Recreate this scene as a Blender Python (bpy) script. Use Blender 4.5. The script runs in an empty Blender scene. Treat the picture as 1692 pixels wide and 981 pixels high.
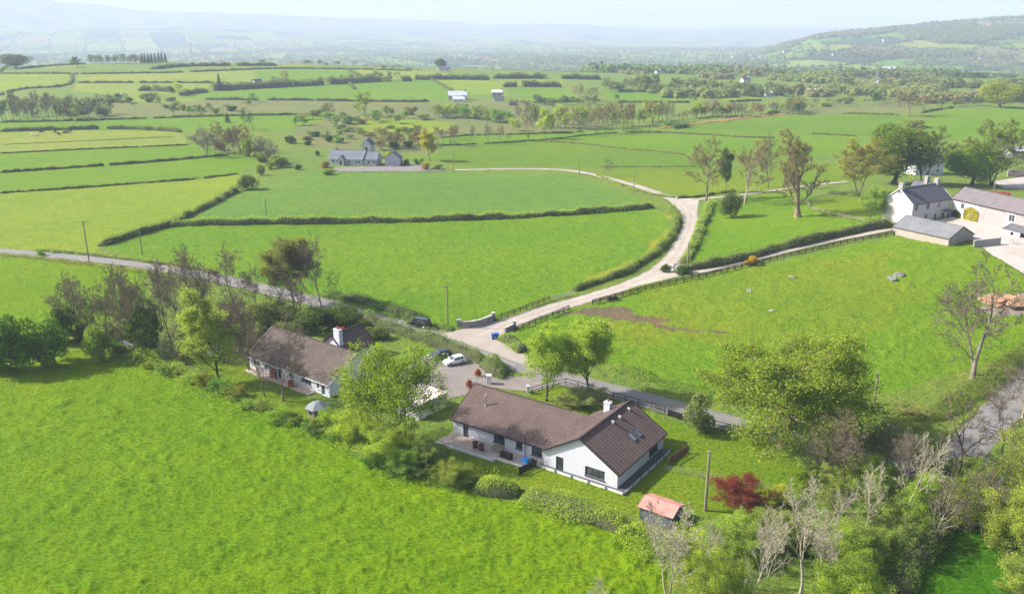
import bpy, bmesh, math, random
import numpy as np
from mathutils import Vector, Matrix
R = math.radians
SC = bpy.context.scene
COL = SC.collection
# ------------------------------------------------------------------ camera
CAM_H = 58.0
FPX = 1400.0                       # focal length in pixels of the 1692 px wide photograph
PITCH = math.atan(440.5 / FPX)
CP, SP = math.cos(PITCH), math.sin(PITCH)
cam_data = bpy.data.cameras.new("camera")
cam = bpy.data.objects.new("camera", cam_data)
COL.objects.link(cam)
cam.location = (0, 0, CAM_H)
cam.rotation_euler = (math.pi / 2 - PITCH, 0, 0)
cam_data.sensor_width = 36.0
cam_data.lens = FPX / 1692.0 * 36.0
cam_data.clip_start = 1.0
cam_data.clip_end = 60000
SC.camera = cam
# ------------------------------------------------------------------ sky, sun, exposure
SUN_EL = R(36)
SUN_DIR = Vector((-0.985, 0.15, 0)).normalized() * math.cos(SUN_EL) + Vector((0, 0, math.sin(SUN_EL)))
world = bpy.data.worlds.new("World")
SC.world = world
world.use_nodes = True
wn = world.node_tree
bg = wn.nodes["Background"]
sky = wn.nodes.new("ShaderNodeTexSky")
sky.sky_type = 'NISHITA'
sky.sun_disc = False
sky.sun_elevation = SUN_EL
sky.sun_rotation = math.atan2(SUN_DIR.x, SUN_DIR.y)
sky.air_density = 1.0
sky.dust_density = 4.0
sky.ozone_density = 1.0
wn.links.new(sky.outputs[0], bg.inputs[0])
bg.inputs[1].default_value = 0.115
sl = bpy.data.lights.new("sun", 'SUN')
sun = bpy.data.objects.new("sun", sl)
COL.objects.link(sun)
sl.energy = 5.0
sl.angle = R(0.5)
sl.color = (1.0, 0.955, 0.88)
sun.rotation_euler = (-SUN_DIR).to_track_quat('-Z', 'Y').to_euler()
sun.location = (-300, 60, 300)
SC.view_settings.view_transform = 'Standard'
SC.view_settings.look = 'None'
SC.view_settings.gamma = 1.0
SC.view_settings.use_curve_mapping = False
SC.view_settings.exposure = 1.0
SC.cycles.max_bounces = 8
SC.cycles.diffuse_bounces = 5
SC.cycles.glossy_bounces = 2
SC.cycles.transmission_bounces = 5
SC.cycles.transparent_max_bounces = 8
SC.cycles.volume_bounces = 1
SC.cycles.use_denoising = True
# ------------------------------------------------------------------ terrain shape
def sstep(a, b, v):
    t = np.clip((v - a) / (b - a), 0, 1)
    return t * t * (3 - 2 * t)
SKYX = [-2.2, -.72, -.604, -.575, -.547, -.525, -.504, -.461, -.418, -.361, -.283, -.233, -.119, -.061, -.033, .017, .067, .124, .167, .253, .324, .4, .7, 2]
SKYY = [20, 16, 12, 6, 4.5, 8, 13, 15, 22, 24, 26, 29, 34, 37, 41, 39, 41, 45, 47, 47, 48, 49, 49, 46]
HILX = [.20, .27, .345, .395, .45, .50, .545, .59, .65, .80, 1.1, 1.6]
HILZ = [-45, -30, 44, 57, 69, 84, 98, 95, 88, 80, 50, 10]
MID2X = [-.8, -.5, -.36, -.25, -.1, .02, .2, .4]
MID2Z = [40, 70, 92, 60, 30, 15, 0, 0]
def zt(x, y):
    x = np.asarray(x, float); y = np.asarray(y, float)
    r = np.hypot(x, y)
    t = x / np.maximum(y, 1.0)
    t = np.where(y < 1, np.sign(x) * 5, t)
    z = 1.6 * np.sin(x / 95 + 1.0) * np.sin(y / 140 + .5) * sstep(180, 420, r)
    z += 3.5 * np.exp(-((x - 250) / 110) ** 2 - ((y - 560) / 90) ** 2)          # knoll right
    z += 1.6 * np.exp(-((x - 68) / 34) ** 2 - ((y - 172) / 26) ** 2)            # paddock dome
    z += 9.0 * np.exp(-((x - 135) / 70) ** 2 - ((y - 225) / 75) ** 2)           # rise under the farm
    z += 2.0 * np.exp(-((x + 80) / 50) ** 2 - ((y - 300) / 50) ** 2)            # bungalow rise
    z += 19 * np.exp(-((x + 400) / 420) ** 2 - ((y - 1080) / 300) ** 2)         # drumlin crest
    z -= 48 * sstep(1130, 2300, r)
    z += 6 * np.sin(x / 310 + 2) * np.sin(y / 420) * sstep(1500, 2500, r)
    hz = np.interp(t, SKYX, SKYY)
    far = (CAM_H + (50 - hz) * 7.15 + 42) * sstep(5600, 10000, r)
    m2 = np.interp(t, MID2X, MID2Z) * np.exp(-((r - 6300) / 900) ** 2)
    z += far + m2
    z -= 400 * sstep(10500, 13500, r)
    hill = (np.interp(t, HILX, HILZ) + 45) * sstep(1750, 3300, y) * (1 - .8 * sstep(3500, 5200, y))
    z += hill
    return z
def ray(px, py):
    a = (px - 846) / FPX; b = -(py - 490.5) / FPX
    return np.array([a, CP + b * SP, -SP + b * CP])
TS = np.concatenate([np.geomspace(30, 3000, 500), np.geomspace(3010, 14000, 250)])
def P(px, py, dz=0.0):
    """the point of the ground (raised by dz) that shows at a pixel of the 1692 px photograph"""
    d = ray(px, py)
    z = CAM_H + d[2] * TS
    g = zt(d[0] * TS, d[1] * TS) + dz
    k = np.nonzero(z < g)[0]
    if not len(k):
        tt = TS[-1]
    else:
        k = max(k[0], 1); lo, hi = TS[k - 1], TS[k]
        for _ in range(25):
            m = (lo + hi) / 2
            if CAM_H + d[2] * m < float(zt(d[0] * m, d[1] * m)) + dz: hi = m
            else: lo = m
        tt = (lo + hi) / 2
    return Vector((d[0] * tt, d[1] * tt, CAM_H + d[2] * tt))
def top_z(p, py):
    """height at which the vertical through p crosses image row py"""
    s = (490.5 - py) / FPX
    return CAM_H + p.y * (s * CP - SP) / (CP + s * SP)
def m_per_px(p):
    return (p.y * CP - (p.z - CAM_H) * SP) / FPX
def proj(p):
    dz = p[2] - CAM_H
    d = p[1] * CP - dz * SP
    return 846 + FPX * p[0] / d, 490.5 - FPX * (p[1] * SP + dz * CP) / d
# ------------------------------------------------------------------ noise on arrays
def _hash(ix, iy, seed):
    n = (ix.astype(np.int64) * 374761393 + iy.astype(np.int64) * 668265263 + seed * 1442695041) & 0x7fffffff
    n = ((n ^ (n >> 13)) * 1274126177) & 0x7fffffff
    n = n ^ (n >> 16)
    return (n & 0xffff) / 65535.0
def vnoise(x, y, seed=0):
    ix = np.floor(x); iy = np.floor(y); fx = x - ix; fy = y - iy
    fx = fx * fx * (3 - 2 * fx); fy = fy * fy * (3 - 2 * fy)
    a = _hash(ix, iy, seed); b = _hash(ix + 1, iy, seed); c = _hash(ix, iy + 1, seed); d = _hash(ix + 1, iy + 1, seed)
    return (a * (1 - fx) + b * fx) * (1 - fy) + (c * (1 - fx) + d * fx) * fy
def fbm(x, y, seed=0, n=3):
    s = 0; a = 1; t = 0
    for k in range(n):
        s = s + a * vnoise(x * 2 ** k, y * 2 ** k, seed + k * 7); t += a; a *= .5
    return s / t
def inside(poly, x, y):
    c = np.zeros(x.shape, bool); n = len(poly)
    xs = [p[0] for p in poly]; ys = [p[1] for p in poly]
    bb = (x >= min(xs)) & (x <= max(xs)) & (y >= min(ys)) & (y <= max(ys))
    idx = np.nonzero(bb)[0]
    xx, yy = x[idx], y[idx]; cc = np.zeros(len(idx), bool)
    j = n - 1
    for i in range(n):
        xi, yi, xj, yj = xs[i], ys[i], xs[j], ys[j]
        if yi != yj:
            m = ((yi > yy) != (yj > yy)) & (xx < (xj - xi) * (yy - yi) / (yj - yi) + xi)
            cc ^= m
        j = i
    c[idx] = cc
    return c
def W(pts): return [P(*p) for p in pts]
# ------------------------------------------------------------------ node helpers
MATS = {}
class NT:
    def __init__(s, name):
        m = bpy.data.materials.new(name); m.use_nodes = True
        s.m = m; s.t = m.node_tree; s.b = s.t.nodes["Principled BSDF"]; s.out = s.t.nodes["Material Output"]
        MATS[name] = m
    def n(s, typ, **kw):
        k = s.t.nodes.new("ShaderNode" + typ)
        for a, v in kw.items():
            if a.startswith("i_"):
                key = a[2:]; key = int(key) if key.isdigit() else key.replace("_", " ")
                k.inputs[key].default_value = v
            else: setattr(k, a, v)
        return k
    def l(s, a, ai, b, bi): s.t.links.new(a.outputs[ai], b.inputs[bi])
    def noise(s, scale, detail=3, rough=.55, vec=None):
        k = s.n("TexNoise"); k.inputs["Scale"].default_value = scale; k.inputs["Detail"].default_value = detail; k.inputs["Roughness"].default_value = rough
        if vec: s.l(vec[0], vec[1], k, "Vector")
        return k
    def ramp(s, src, si, stops):
        k = s.n("ValToRGB"); e = k.color_ramp.elements
        while len(e) < len(stops): e.new(.5)
        for el, (p, c) in zip(e, stops):
            el.position = p; el.color = (c, c, c, 1) if isinstance(c, (int, float)) else (*c, 1)
        s.l(src, si, k, 0); return k
    def mix(s, fac, a, b, mode='MIX'):
        k = s.n("Mix", data_type='RGBA', blend_type=mode)
        for v, i in ((fac, 0), (a, 6), (b, 7)):
            if isinstance(v, tuple) and not isinstance(v[0], (int, float)): s.l(v[0], v[1], k, i)
            else: k.inputs[i].default_value = v if i == 0 else (*v[:3], 1)
        return k
    def bump(s, src, si, dist, strength=1.0, base=None):
        k = s.n("Bump"); k.inputs["Strength"].default_value = strength; k.inputs["Distance"].default_value = dist
        s.l(src, si, k, "Height")
        if base: s.l(base, 0, k, "Normal")
        return k
def simple(name, col, rough=.7, var=.15, scale=1.5, metal=0.0, bump=0.0, bscale=20, spec=.35):
    if name in MATS: return MATS[name]
    t = NT(name)
    tc = t.n("TexCoord")
    no = t.noise(scale, 5, .6, (tc, 3))
    r = t.ramp(no, 0, [(.3, 1 - var), (.7, 1 + var)])
    mx = t.mix(1.0, col, (r, 0), 'MULTIPLY')
    t.l(mx, 2, t.b, "Base Color")
    t.b.inputs["Roughness"].default_value = rough
    t.b.inputs["Metallic"].default_value = metal
    t.b.inputs["Specular IOR Level"].default_value = spec
    if bump:
        nb = t.noise(bscale, 3, .6, (tc, 3)); b = t.bump(nb, 0, bump); t.l(b, 0, t.b, "Normal")
    return t.m
# ------------------------------------------------------------------ fields (pixel outlines on the photograph -> ground)
LIME = (.128, .218, .003); MID = (.130, .222, .010); DEEP = (.12, .20, .014); BLUEG = (.125, .215, .030)
YEL = (.215, .25, .03); ROUGH = (.155, .215, .012); OLIVE = (.17, .18, .055); PALE = (.20, .255, .018)
LAWN = (.15, .212, .010); TAN = (.145, .11, .062); BRACK = (.23, .17, .09); SHADEG = (.055, .15, .003)
FIELDS = [   # (colour, tuft strength, outline)
 (LIME, 1.0, [(-400, 560), (0, 590), (170, 575), (300, 618), (400, 655), (480, 690), (560, 715), (640, 740), (720, 770), (790, 800), (850, 808), (940, 835), (1060, 875), (1120, 981), (1150, 1100), (-300, 1100)]),
 (SHADEG, .8, [(1420, 985), (1500, 920), (1600, 850), (1692, 840), (1800, 900), (1900, 1100), (1380, 1100)]),  # small field: its shadow is put into the grass colour
 (MID, .75, [(170, 405), (290, 372), (480, 369), (700, 365), (900, 356), (1085, 343), (1112, 375), (1075, 415), (1000, 460), (900, 495), (810, 527), (740, 545), (640, 520), (560, 495), (420, 470), (230, 440)]),
 (BLUEG, .5, [(335, 357), (392, 315), (490, 287), (600, 283), (930, 285), (990, 300), (1075, 335), (1075, 343), (900, 356), (600, 367), (330, 371)]),
 (PALE, .6, [(-60, 412), (-60, 322), (143, 309), (393, 287), (400, 300), (310, 355), (170, 405), (150, 420)]),
 (LIME, .7, [(-80, 425), (60, 428), (230, 447), (250, 500), (100, 560), (-100, 580)]),
 (MID, .3, [(-60, 319), (-60, 287), (187, 272), (373, 257), (430, 252), (440, 262), (393, 287), (143, 309)]),
 (MID, .3, [(-60, 286), (-60, 255), (200, 244), (310, 239), (340, 240), (373, 256), (187, 272)]),
 (YEL, .3, [(-60, 253), (-60, 218), (200, 213), (298, 218), (315, 238), (200, 243)]),
 (MID, .2, [(-60, 216), (-60, 203), (133, 199), (367, 191), (493, 189), (540, 192), (520, 215), (298, 217)]),
 (PALE, .2, [(-60, 158), (-60, 123), (119, 123), (118, 143), (32, 146)]),
 (YEL, .2, [(124, 124), (340, 119), (571, 115), (600, 127), (353, 137), (128, 136)]),
 (YEL, .2, [(125, 138), (353, 138), (340, 150), (200, 160), (120, 150)]),
 (MID, .2, [(420, 118), (571, 115), (600, 128), (480, 136), (430, 136)]),
 (YEL, .2, [(575, 116), (680, 117), (820, 128), (620, 131), (600, 126)]),
 (MID, .2, [(310, 165), (340, 151), (485, 143), (575, 138), (584, 147), (600, 165), (432, 165), (330, 163)]),
 (MID, .2, [(577, 137), (708, 131), (745, 151), (745, 167), (590, 166), (586, 147)]),
 (PALE, .2, [(708, 131), (812, 131), (830, 142), (840, 160), (750, 152)]),
 (PALE, .2, [(825, 132), (930, 132), (930, 140), (830, 141)]),
 (MID, .2, [(835, 146), (930, 146), (965, 168), (880, 169)]),
 (MID, .2, [(985, 152), (1108, 154), (1150, 166), (1020, 168)]),
 (PALE, .2, [(1110, 153), (1261, 161), (1260, 166), (1150, 165)]),
 (OLIVE, .6, [(590, 168), (860, 168), (1000, 190), (1010, 215), (728, 227), (700, 255), (520, 245), (480, 215), (560, 190)]),
 (PALE, .3, [(560, 190), (700, 197), (760, 205), (700, 225), (640, 232)]),
 (OLIVE, .6, [(120, 170), (330, 165), (580, 168), (580, 185), (370, 191), (160, 198)]),
 (PALE, .3, [(160, 165), (240, 158), (340, 166), (250, 172)]),
 (MID, .3, [(728, 239), (873, 231), (1020, 219), (1010, 212), (880, 221), (784, 222), (728, 228)]),
 (DEEP, .4, [(690, 262), (801, 238), (873, 233), (981, 240), (1060, 250), (1132, 256), (1180, 262), (1180, 282), (1000, 280), (950, 275), (760, 275)]),
 (MID, .4, [(885, 231), (961, 224), (1036, 219), (1165, 223), (1237, 228), (1420, 224), (1440, 250), (1300, 262), (1180, 260), (1060, 248)]),
 (DEEP, .3, [(1088, 213), (1140, 206), (1259, 193), (1330, 190), (1460, 191), (1500, 194), (1500, 225), (1415, 224), (1237, 226)]),
 (MID, .3, [(1525, 205), (1574, 182), (1692, 178), (1800, 176), (1900, 250), (1692, 240), (1590, 232), (1545, 230)]),
 (OLIVE, .5, [(1250, 186), (1340, 176), (1480, 170), (1560, 176), (1520, 186), (1462, 188), (1330, 189)]),
 (BRACK, .7, [(1118, 209), (1209, 193), (1300, 187), (1300, 190), (1209, 199), (1140, 207)]),
 (MID, .2, [(1476, 140), (1530, 119), (1692, 118), (1900, 118), (1900, 140), (1692, 135), (1600, 137)]),
 (ROUGH, .5, [(985, 290), (1010, 281), (1180, 281), (1420, 268), (1430, 300), (1240, 315), (1150, 327), (1060, 305)]),
 (MID, .6, [(1160, 372), (1178, 333), (1300, 318), (1420, 330), (1475, 345), (1475, 375), (1350, 395), (1200, 430), (1140, 440)]),
 (MID, .8, [(838, 556), (900, 527), (945, 510), (985, 503), (1200, 450), (1475, 392), (1600, 405), (1692, 440), (1760, 480), (1740, 560), (1640, 600), (1500, 640), (1300, 690), (1180, 655), (1030, 605), (860, 575)]),
 (ROUGH, .8, [(1040, 480), (1300, 425), (1450, 420), (1520, 470), (1470, 540), (1400, 570), (1200, 575), (1100, 560), (1030, 590), (1000, 560), (1080, 520)]),
 (LAWN, .12, [(720, 742), (760, 700), (840, 660), (900, 648), (935, 634), (1120, 692), (1285, 738), (1330, 790), (1210, 850), (1050, 850), (860, 800), (790, 790)]),
 (LAWN, .15, [(400, 600), (470, 640), (540, 670), (530, 700), (470, 680), (400, 640), (330, 600), (330, 585)]),
 (LAWN, .2, [(1335, 338), (1350, 325), (1410, 322), (1440, 345), (1420, 362), (1370, 357)]),
 ((.27, .26, .02), .5, [(1098, 403), (1108, 398), (1104, 378), (1084, 396), (1068, 412), (1042, 430), (1012, 444), (975, 457), (965, 466), (1010, 457), (1052, 440), (1079, 421)]),
 ((.27, .26, .02), .5, [(1100, 358), (1114, 354), (1114, 362), (1101, 364)]),
 (TAN, .5, [(948, 514), (985, 505), (1010, 512), (1060, 518), (1120, 524), (1220, 545), (1215, 550), (1110, 538), (1060, 531), (1010, 535), (985, 522)]),
 ((.30, .24, .17), .6, [(1610, 512), (1640, 495), (1692, 485), (1760, 490), (1760, 520), (1692, 520), (1640, 522)]),
]
FIELDW = [(c, s, W(pl)) for c, s, pl in FIELDS]
# ------------------------------------------------------------------ hard surfaces (centre lines in pixels, width in metres)
def resample(pts, step):
    out = [Vector(pts[0])]
    for a, b in zip(pts, pts[1:]):
        a = Vector(a); b = Vector(b); n = max(1, int(math.ceil((b - a).length / step)))
        for k in range(1, n + 1): out.append(a.lerp(b, k / n))
    return out
def smooth_line(pts, it=2):
    pts = [Vector(p) for p in pts]
    for _ in range(it):
        q = [pts[0]]
        for a, b in zip(pts, pts[1:]):
            q += [a.lerp(b, .25), a.lerp(b, .75)]
        pts = q + [pts[-1]]
    return pts
def ground_pt(v, dz=0.0): return Vector((v.x, v.y, float(zt(v.x, v.y)) + dz))
def ribbon_poly(line, width):
    L, Rr = [], []
    n = len(line)
    for i, p in enumerate(line):
        a = line[max(i - 1, 0)]; b = line[min(i + 1, n - 1)]
        d = Vector((b.x - a.x, b.y - a.y)).normalized(); w = width[i] if isinstance(width, list) else width
        L.append(Vector((p.x - d.y * w / 2, p.y + d.x * w / 2))); Rr.append(Vector((p.x + d.y * w / 2, p.y - d.x * w / 2)))
    return L, Rr
def mesh_obj(name, verts, faces, mat=None, parent=None, smooth=False, mats=None, midx=None):
    me = bpy.data.meshes.new(name)
    me.from_pydata([tuple(v) for v in verts], [], faces)
    if mat: me.materials.append(mat)
    if mats:
        for m in mats: me.materials.append(m)
        me.polygons.foreach_set("material_index", midx)
    if smooth: me.polygons.foreach_set("use_smooth", [True] * len(me.polygons))
    me.update()
    o = bpy.data.objects.new(name, me); COL.objects.link(o)
    if parent: o.parent = parent
    return o
def structure(o): o["kind"] = "structure"; return o
HARD = []          # world polygons of everything paved
def road(name, px, width, mat, dz, sm=2, taper=None):
    line = smooth_line(W(px), sm); line = resample(line, 2.0)
    wd = width
    if isinstance(width, tuple): wd = [width[0] + (width[1] - width[0]) * i / (len(line) - 1) for i in range(len(line))]
    if not isinstance(wd, list): wd = [wd] * len(line)
    wd = [w * (1 + .16 * (float(vnoise(np.array([i * .9]), np.array([w]), 8)[0]) - .5)) for i, w in enumerate(wd)]
    L, Rr = ribbon_poly(line, wd)
    vs, fs = [], []; K = 4
    for a, b in zip(L, Rr):
        for k in range(K + 1): vs.append(ground_pt(a.lerp(b, k / K), dz + .05 * math.sin(math.pi * k / K)))
    for i in range(len(L) - 1):
        for k in range(K):
            q = i * (K + 1) + k; fs.append((q, q + 1, q + K + 2, q + K + 1))
    HARD.append([(p.x, p.y) for p in L] + [(p.x, p.y) for p in reversed(Rr)])
    o = mesh_obj(name, vs, fs, mat, smooth=True)
    uvl = o.data.uv_layers.new(name="lane")
    for p in o.data.polygons:
        for li, vi in zip(p.loop_indices, p.vertices): uvl.data[li].uv = ((vi % (K + 1)) / K, (vi // (K + 1)) * 2.0)
    return structure(o)
def slab(name, px, mat, dz, grid=1.5, world=None):
    pl = world or W(px)
    pl = [Vector((p[0], p[1], 0)) for p in pl]
    HARD.append([(p.x, p.y) for p in pl])
    bm = bmesh.new()
    vs = [bm.verts.new(p) for p in resample(pl + [pl[0]], grid)[:-1]]
    f = bm.faces.new(vs)
    lo = [min(p[i] for p in pl) for i in (0, 1)]; hi = [max(p[i] for p in pl) for i in (0, 1)]
    for ax in (0, 1):
        v = lo[ax] + grid
        while v < hi[ax]:
            co = [0, 0, 0]; co[ax] = v; no = [0, 0, 0]; no[ax] = 1
            bmesh.ops.bisect_plane(bm, geom=bm.verts[:] + bm.edges[:] + bm.faces[:], plane_co=co, plane_no=no); v += grid * 2
    for v in bm.verts: v.co.z = float(zt(v.co.x, v.co.y)) + dz
    bmesh.ops.recalc_face_normals(bm, faces=bm.faces[:])
    for f in bm.faces:
        if f.normal.z < 0: f.normal_flip()
    me = bpy.data.meshes.new(name); bm.to_mesh(me); bm.free(); me.materials.append(mat)
    o = bpy.data.objects.new(name, me); COL.objects.link(o)
    return structure(o)
def paving_mat(name, c1, c2, patch, rough=.85, lane=0):
    t = NT(name); g = t.n("NewGeometry")
    a = t.noise(.35, 5, .6, (g, 0)); b = t.noise(6, 4, .7, (g, 0)); c = t.noise(.09, 3, .5, (g, 0))
    m = t.mix((t.ramp(a, 0, [(.35, 0.), (.65, 1.)]), 0), c1, c2)
    m2 = t.mix((t.ramp(b, 0, [(.3, .75), (.7, 1.15)]), 0), (0, 0, 0), (1, 1, 1))
    m3 = t.mix(.45, (m, 2), (m2, 2), 'MULTIPLY')
    m4 = t.mix((t.ramp(c, 0, [(.52, 0.), (.62, .6)]), 0), (m3, 2), patch)
    if lane:
        uv = t.n("UVMap"); sp = t.n("SeparateXYZ"); t.l(uv, 0, sp, 0); wob = t.noise(.6, 3, .6, (g, 0))
        ad = t.n("MapRange"); ad.inputs[1].default_value = .3; ad.inputs[2].default_value = .7; ad.inputs[3].default_value = -.09; ad.inputs[4].default_value = .09; t.l(wob, 0, ad, 0)
        sm = t.n("Math", operation='ADD'); t.l(sp, 0, sm, 0); t.l(ad, 0, sm, 1)
        edge = t.ramp(sm, 0, [(.0, .85), (.12, .25), (.22, 0.), (.36, 0.), (.5, lane), (.64, 0.), (.78, 0.), (.88, .25), (1., .85)])
        m4 = t.mix((edge, 0), (m4, 2), (.13, .125, .06))
    t.l(m4, 2, t.b, "Base Color"); t.b.inputs["Roughness"].default_value = rough
    bp = t.bump(b, 0, .02); t.l(bp, 0, t.b, "Normal")
    return t.m
M_ROAD = paving_mat("asphalt", (.155, .148, .15), (.185, .175, .172), (.20, .175, .155), lane=.25)
M_TRACK = paving_mat("concrete_track", (.33, .285, .25), (.39, .335, .29), (.30, .255, .21), lane=.3)
M_TRACKJ = paving_mat("concrete_apron", (.33, .285, .25), (.39, .335, .29), (.30, .255, .21))
M_YARD = paving_mat("yard_concrete", (.36, .32, .29), (.42, .375, .34), (.32, .28, .245))
M_DRIVE = paving_mat("driveway_tarmac", (.17, .148, .135), (.21, .18, .16), (.155, .135, .12))
M_JUNC = paving_mat("junction_concrete", (.29, .245, .215), (.335, .285, .25), (.26, .22, .19))
M_GRAV = paving_mat("brown_gravel", (.16, .14, .135), (.20, .175, .165), (.18, .155, .14))
road("road", [(-150, 405), (0, 415), (150, 427), (290, 444), (420, 473), (500, 493), (560, 508), (640, 532), (730, 556), (800, 580), (870, 608), (960, 633), (1060, 658), (1150, 684), (1270, 715), (1400, 750), (1500, 775), (1570, 765), (1625, 712), (1690, 640), (1800, 540)], 5.6, M_ROAD, .03)
road("track", [(800, 556), (850, 530), (905, 511), (960, 496), (1030, 475), (1080, 453), (1112, 428), (1130, 398), (1143, 368), (1140, 345), (1115, 330), (1060, 309), (1010, 296), (975, 287), (930, 280), (850, 279), (750, 281)], (5.4, 3.6), M_TRACK, .045)
slab("track_junction", [(1095, 321), (1155, 330), (1150, 360), (1138, 385), (1118, 345)], M_TRACKJ, .055)
road("farm_lane", [(1140, 332), (1165, 328), (1200, 325), (1260, 318), (1320, 309), (1400, 300)], 3.0, M_TRACK, .06)
road("farm_drive", [(1085, 460), (1130, 452), (1180, 445), (1240, 431), (1300, 414), (1380, 396), (1440, 385), (1500, 372), (1540, 366)], 2.9, M_TRACK, .06)
slab("track_junction", [(1045, 474), (1085, 455), (1112, 434), (1120, 447), (1150, 449), (1100, 462)], M_TRACKJ, .07)
slab("road_junction", [(728, 552), (770, 543), (815, 531), (850, 525), (858, 533), (838, 545), (820, 556), (850, 576), (880, 596), (850, 604), (790, 580)], M_JUNC, .075)
slab("driveway", [(690, 590), (740, 583), (790, 596), (812, 612), (836, 622), (890, 622), (925, 634), (878, 648), (850, 645), (810, 640), (775, 650), (740, 660), (700, 668), (660, 655), (650, 620)], M_DRIVE, .085)
slab("farmyard", [(1490, 372), (1560, 362), (1600, 352), (1692, 352), (1850, 380), (1850, 470), (1720, 470), (1640, 422), (1604, 396), (1560, 380)], M_YARD, .07, 2.5)
slab("gravel_drive", [(548, 277), (640, 275), (690, 270), (712, 279), (740, 283), (560, 284)], M_GRAV, .07, 3)
slab("rear_yard", [(1640, 300), (1692, 292), (1800, 290), (1800, 312), (1660, 312)], M_YARD, .07, 4)
# ------------------------------------------------------------------ the ground sheet
def build_ground():
    rr = np.concatenate([np.linspace(4, 58, 10), 60 * np.exp(np.arange(0, int(math.log(13800 / 60) / .0045)) * .0045)])
    th = np.concatenate([np.arange(-180, -43, 4.0), np.arange(-42, 42.01, .14), np.arange(46, 180, 4.0)]) * math.pi / 180
    nr, nt = len(rr), len(th)
    x = np.outer(rr, np.sin(th)).ravel(); y = np.outer(rr, np.cos(th)).ravel()
    z = zt(x, y); r = np.hypot(x, y)
    col = np.zeros((len(x), 4)); 
    far = r > 1150
    base = np.array([.15, .205, .03])
    col[:, :3] = base; col[:, 3] = .6
    # distant patchwork of fields: rotated cells with their own crop
    u = (x * .94 + y * .34) / 190 + .25 * np.sin(y / 400); v = (-x * .34 + y * .94) / 260 + .3 * np.sin(x / 350)
    iu = np.floor(u); iv = np.floor(v)
    pal = np.array([DEEP, MID, YEL, OLIVE, PALE, MID, BRACK, DEEP, PALE, (.05, .09, .03), (.06, .10, .04), (.045, .085, .03)])
    pk = (_hash(iu, iv, 5) * 11.99).astype(int)
    w = far & (r < 13800)
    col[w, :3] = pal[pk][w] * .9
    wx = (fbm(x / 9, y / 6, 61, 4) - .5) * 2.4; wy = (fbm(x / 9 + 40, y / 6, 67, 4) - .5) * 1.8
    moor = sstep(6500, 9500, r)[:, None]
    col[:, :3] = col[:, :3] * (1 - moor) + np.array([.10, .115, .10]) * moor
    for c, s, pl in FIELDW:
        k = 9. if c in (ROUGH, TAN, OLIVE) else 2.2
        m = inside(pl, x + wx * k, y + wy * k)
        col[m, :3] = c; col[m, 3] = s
    # tufts and small relief, none of it under the paving
    near = r < 420
    amp = col[:, 3] * np.where(near, 1, 0)
    hard = np.zeros(len(x), bool)
    for pl in HARD: hard |= inside(pl, x, y)
    n1 = fbm(x / 1.7 + 9, y / 1.1, 3, 2); n2 = fbm(x / .62, y / .5, 11, 2); n3 = fbm(x / 14, y / 9, 23, 3)
    tuft = (np.clip(n1 - .38, 0, 1) * .68 + np.clip(n2 - .35, 0, 1) * .34) * (.55 + .9 * n3) + (n3 - .5) * .5
    z = z + amp * np.where(hard, 0, tuft) - np.where(hard, .14, 0) - np.where(near, .02, 0)
    col[hard, 3] = 0
    me = bpy.data.meshes.new("ground")
    co = np.stack([x, y, z], 1).astype(np.float32)
    co = np.vstack([co, [[0, 0, float(zt(0., 1.))]]]).astype(np.float32)
    a = (np.arange(nr - 1)[:, None] * nt + np.arange(nt)[None, :])
    b = (np.arange(nr - 1)[:, None] * nt + (np.arange(nt)[None, :] + 1) % nt)
    quads = np.stack([a, a + nt, b + nt, b], 2).reshape(-1, 4)
    quads = quads[:, ::-1]
    cen = len(co) - 1
    tris = np.stack([np.full(nt, cen), (np.arange(nt) + 1) % nt, np.arange(nt)], 1)
    nq, ntr = len(quads), len(tris)
    me.vertices.add(len(co)); me.vertices.foreach_set("co", co.ravel())
    me.loops.add(nq * 4 + ntr * 3)
    me.loops.foreach_set("vertex_index", np.concatenate([quads.ravel(), tris.ravel()]).astype(np.int32))
    me.polygons.add(nq + ntr)
    ls = np.concatenate([np.arange(nq) * 4, nq * 4 + np.arange(ntr) * 3]).astype(np.int32)
    me.polygons.foreach_set("loop_start", ls)
    me.polygons.foreach_set("use_smooth", np.ones(nq + ntr, bool))
    me.update(calc_edges=True)
    at = me.attributes.new("field", 'FLOAT_COLOR', 'POINT')
    cc = np.vstack([col, [[.13, .2, .03, .5]]]).astype(np.float32)
    at.data.foreach_set("color", cc.ravel())
    t = NT("grassland")
    A = t.n("Attribute", attribute_name="field"); g = t.n("NewGeometry")
    mp = t.n("Mapping"); t.l(g, 0, mp, 0); mp.inputs["Scale"].default_value = (1, 1.35, 1)
    big = t.noise(.013, 4, .6, (mp, 0)); midn = t.noise(.16, 5, .6, (mp, 0)); fine = t.noise(1.7, 5, .66, (mp, 0)); blade = t.noise(5.5, 4, .7, (mp, 0))
    warm = t.mix((t.ramp(big, 0, [(.42, 0.), (.62, .8)]), 0), (A, 0), (1.30, 1.08, 1.0), 'MULTIPLY')
    cool = t.mix((t.ramp(midn, 0, [(.40, .55), (.62, 0.)]), 0), (warm, 2), (.72, .88, .9), 'MULTIPLY')
    spots = t.mix((t.ramp(fine, 0, [(.38, 1.), (.53, 0.)]), 0), (cool, 2), (.42, .65, .78), 'MULTIPLY')
    tip = t.mix((t.ramp(blade, 0, [(.52, 0.), (.72, .8)]), 0), (spots, 2), (1.30, 1.18, 1.1), 'MULTIPLY')
    t.l(tip, 2, t.b, "Base Color")
    t.b.inputs["Roughness"].default_value = .9; t.b.inputs["Specular IOR Level"].default_value = .06
    t.b.inputs["Sheen Weight"].default_value = .0
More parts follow.
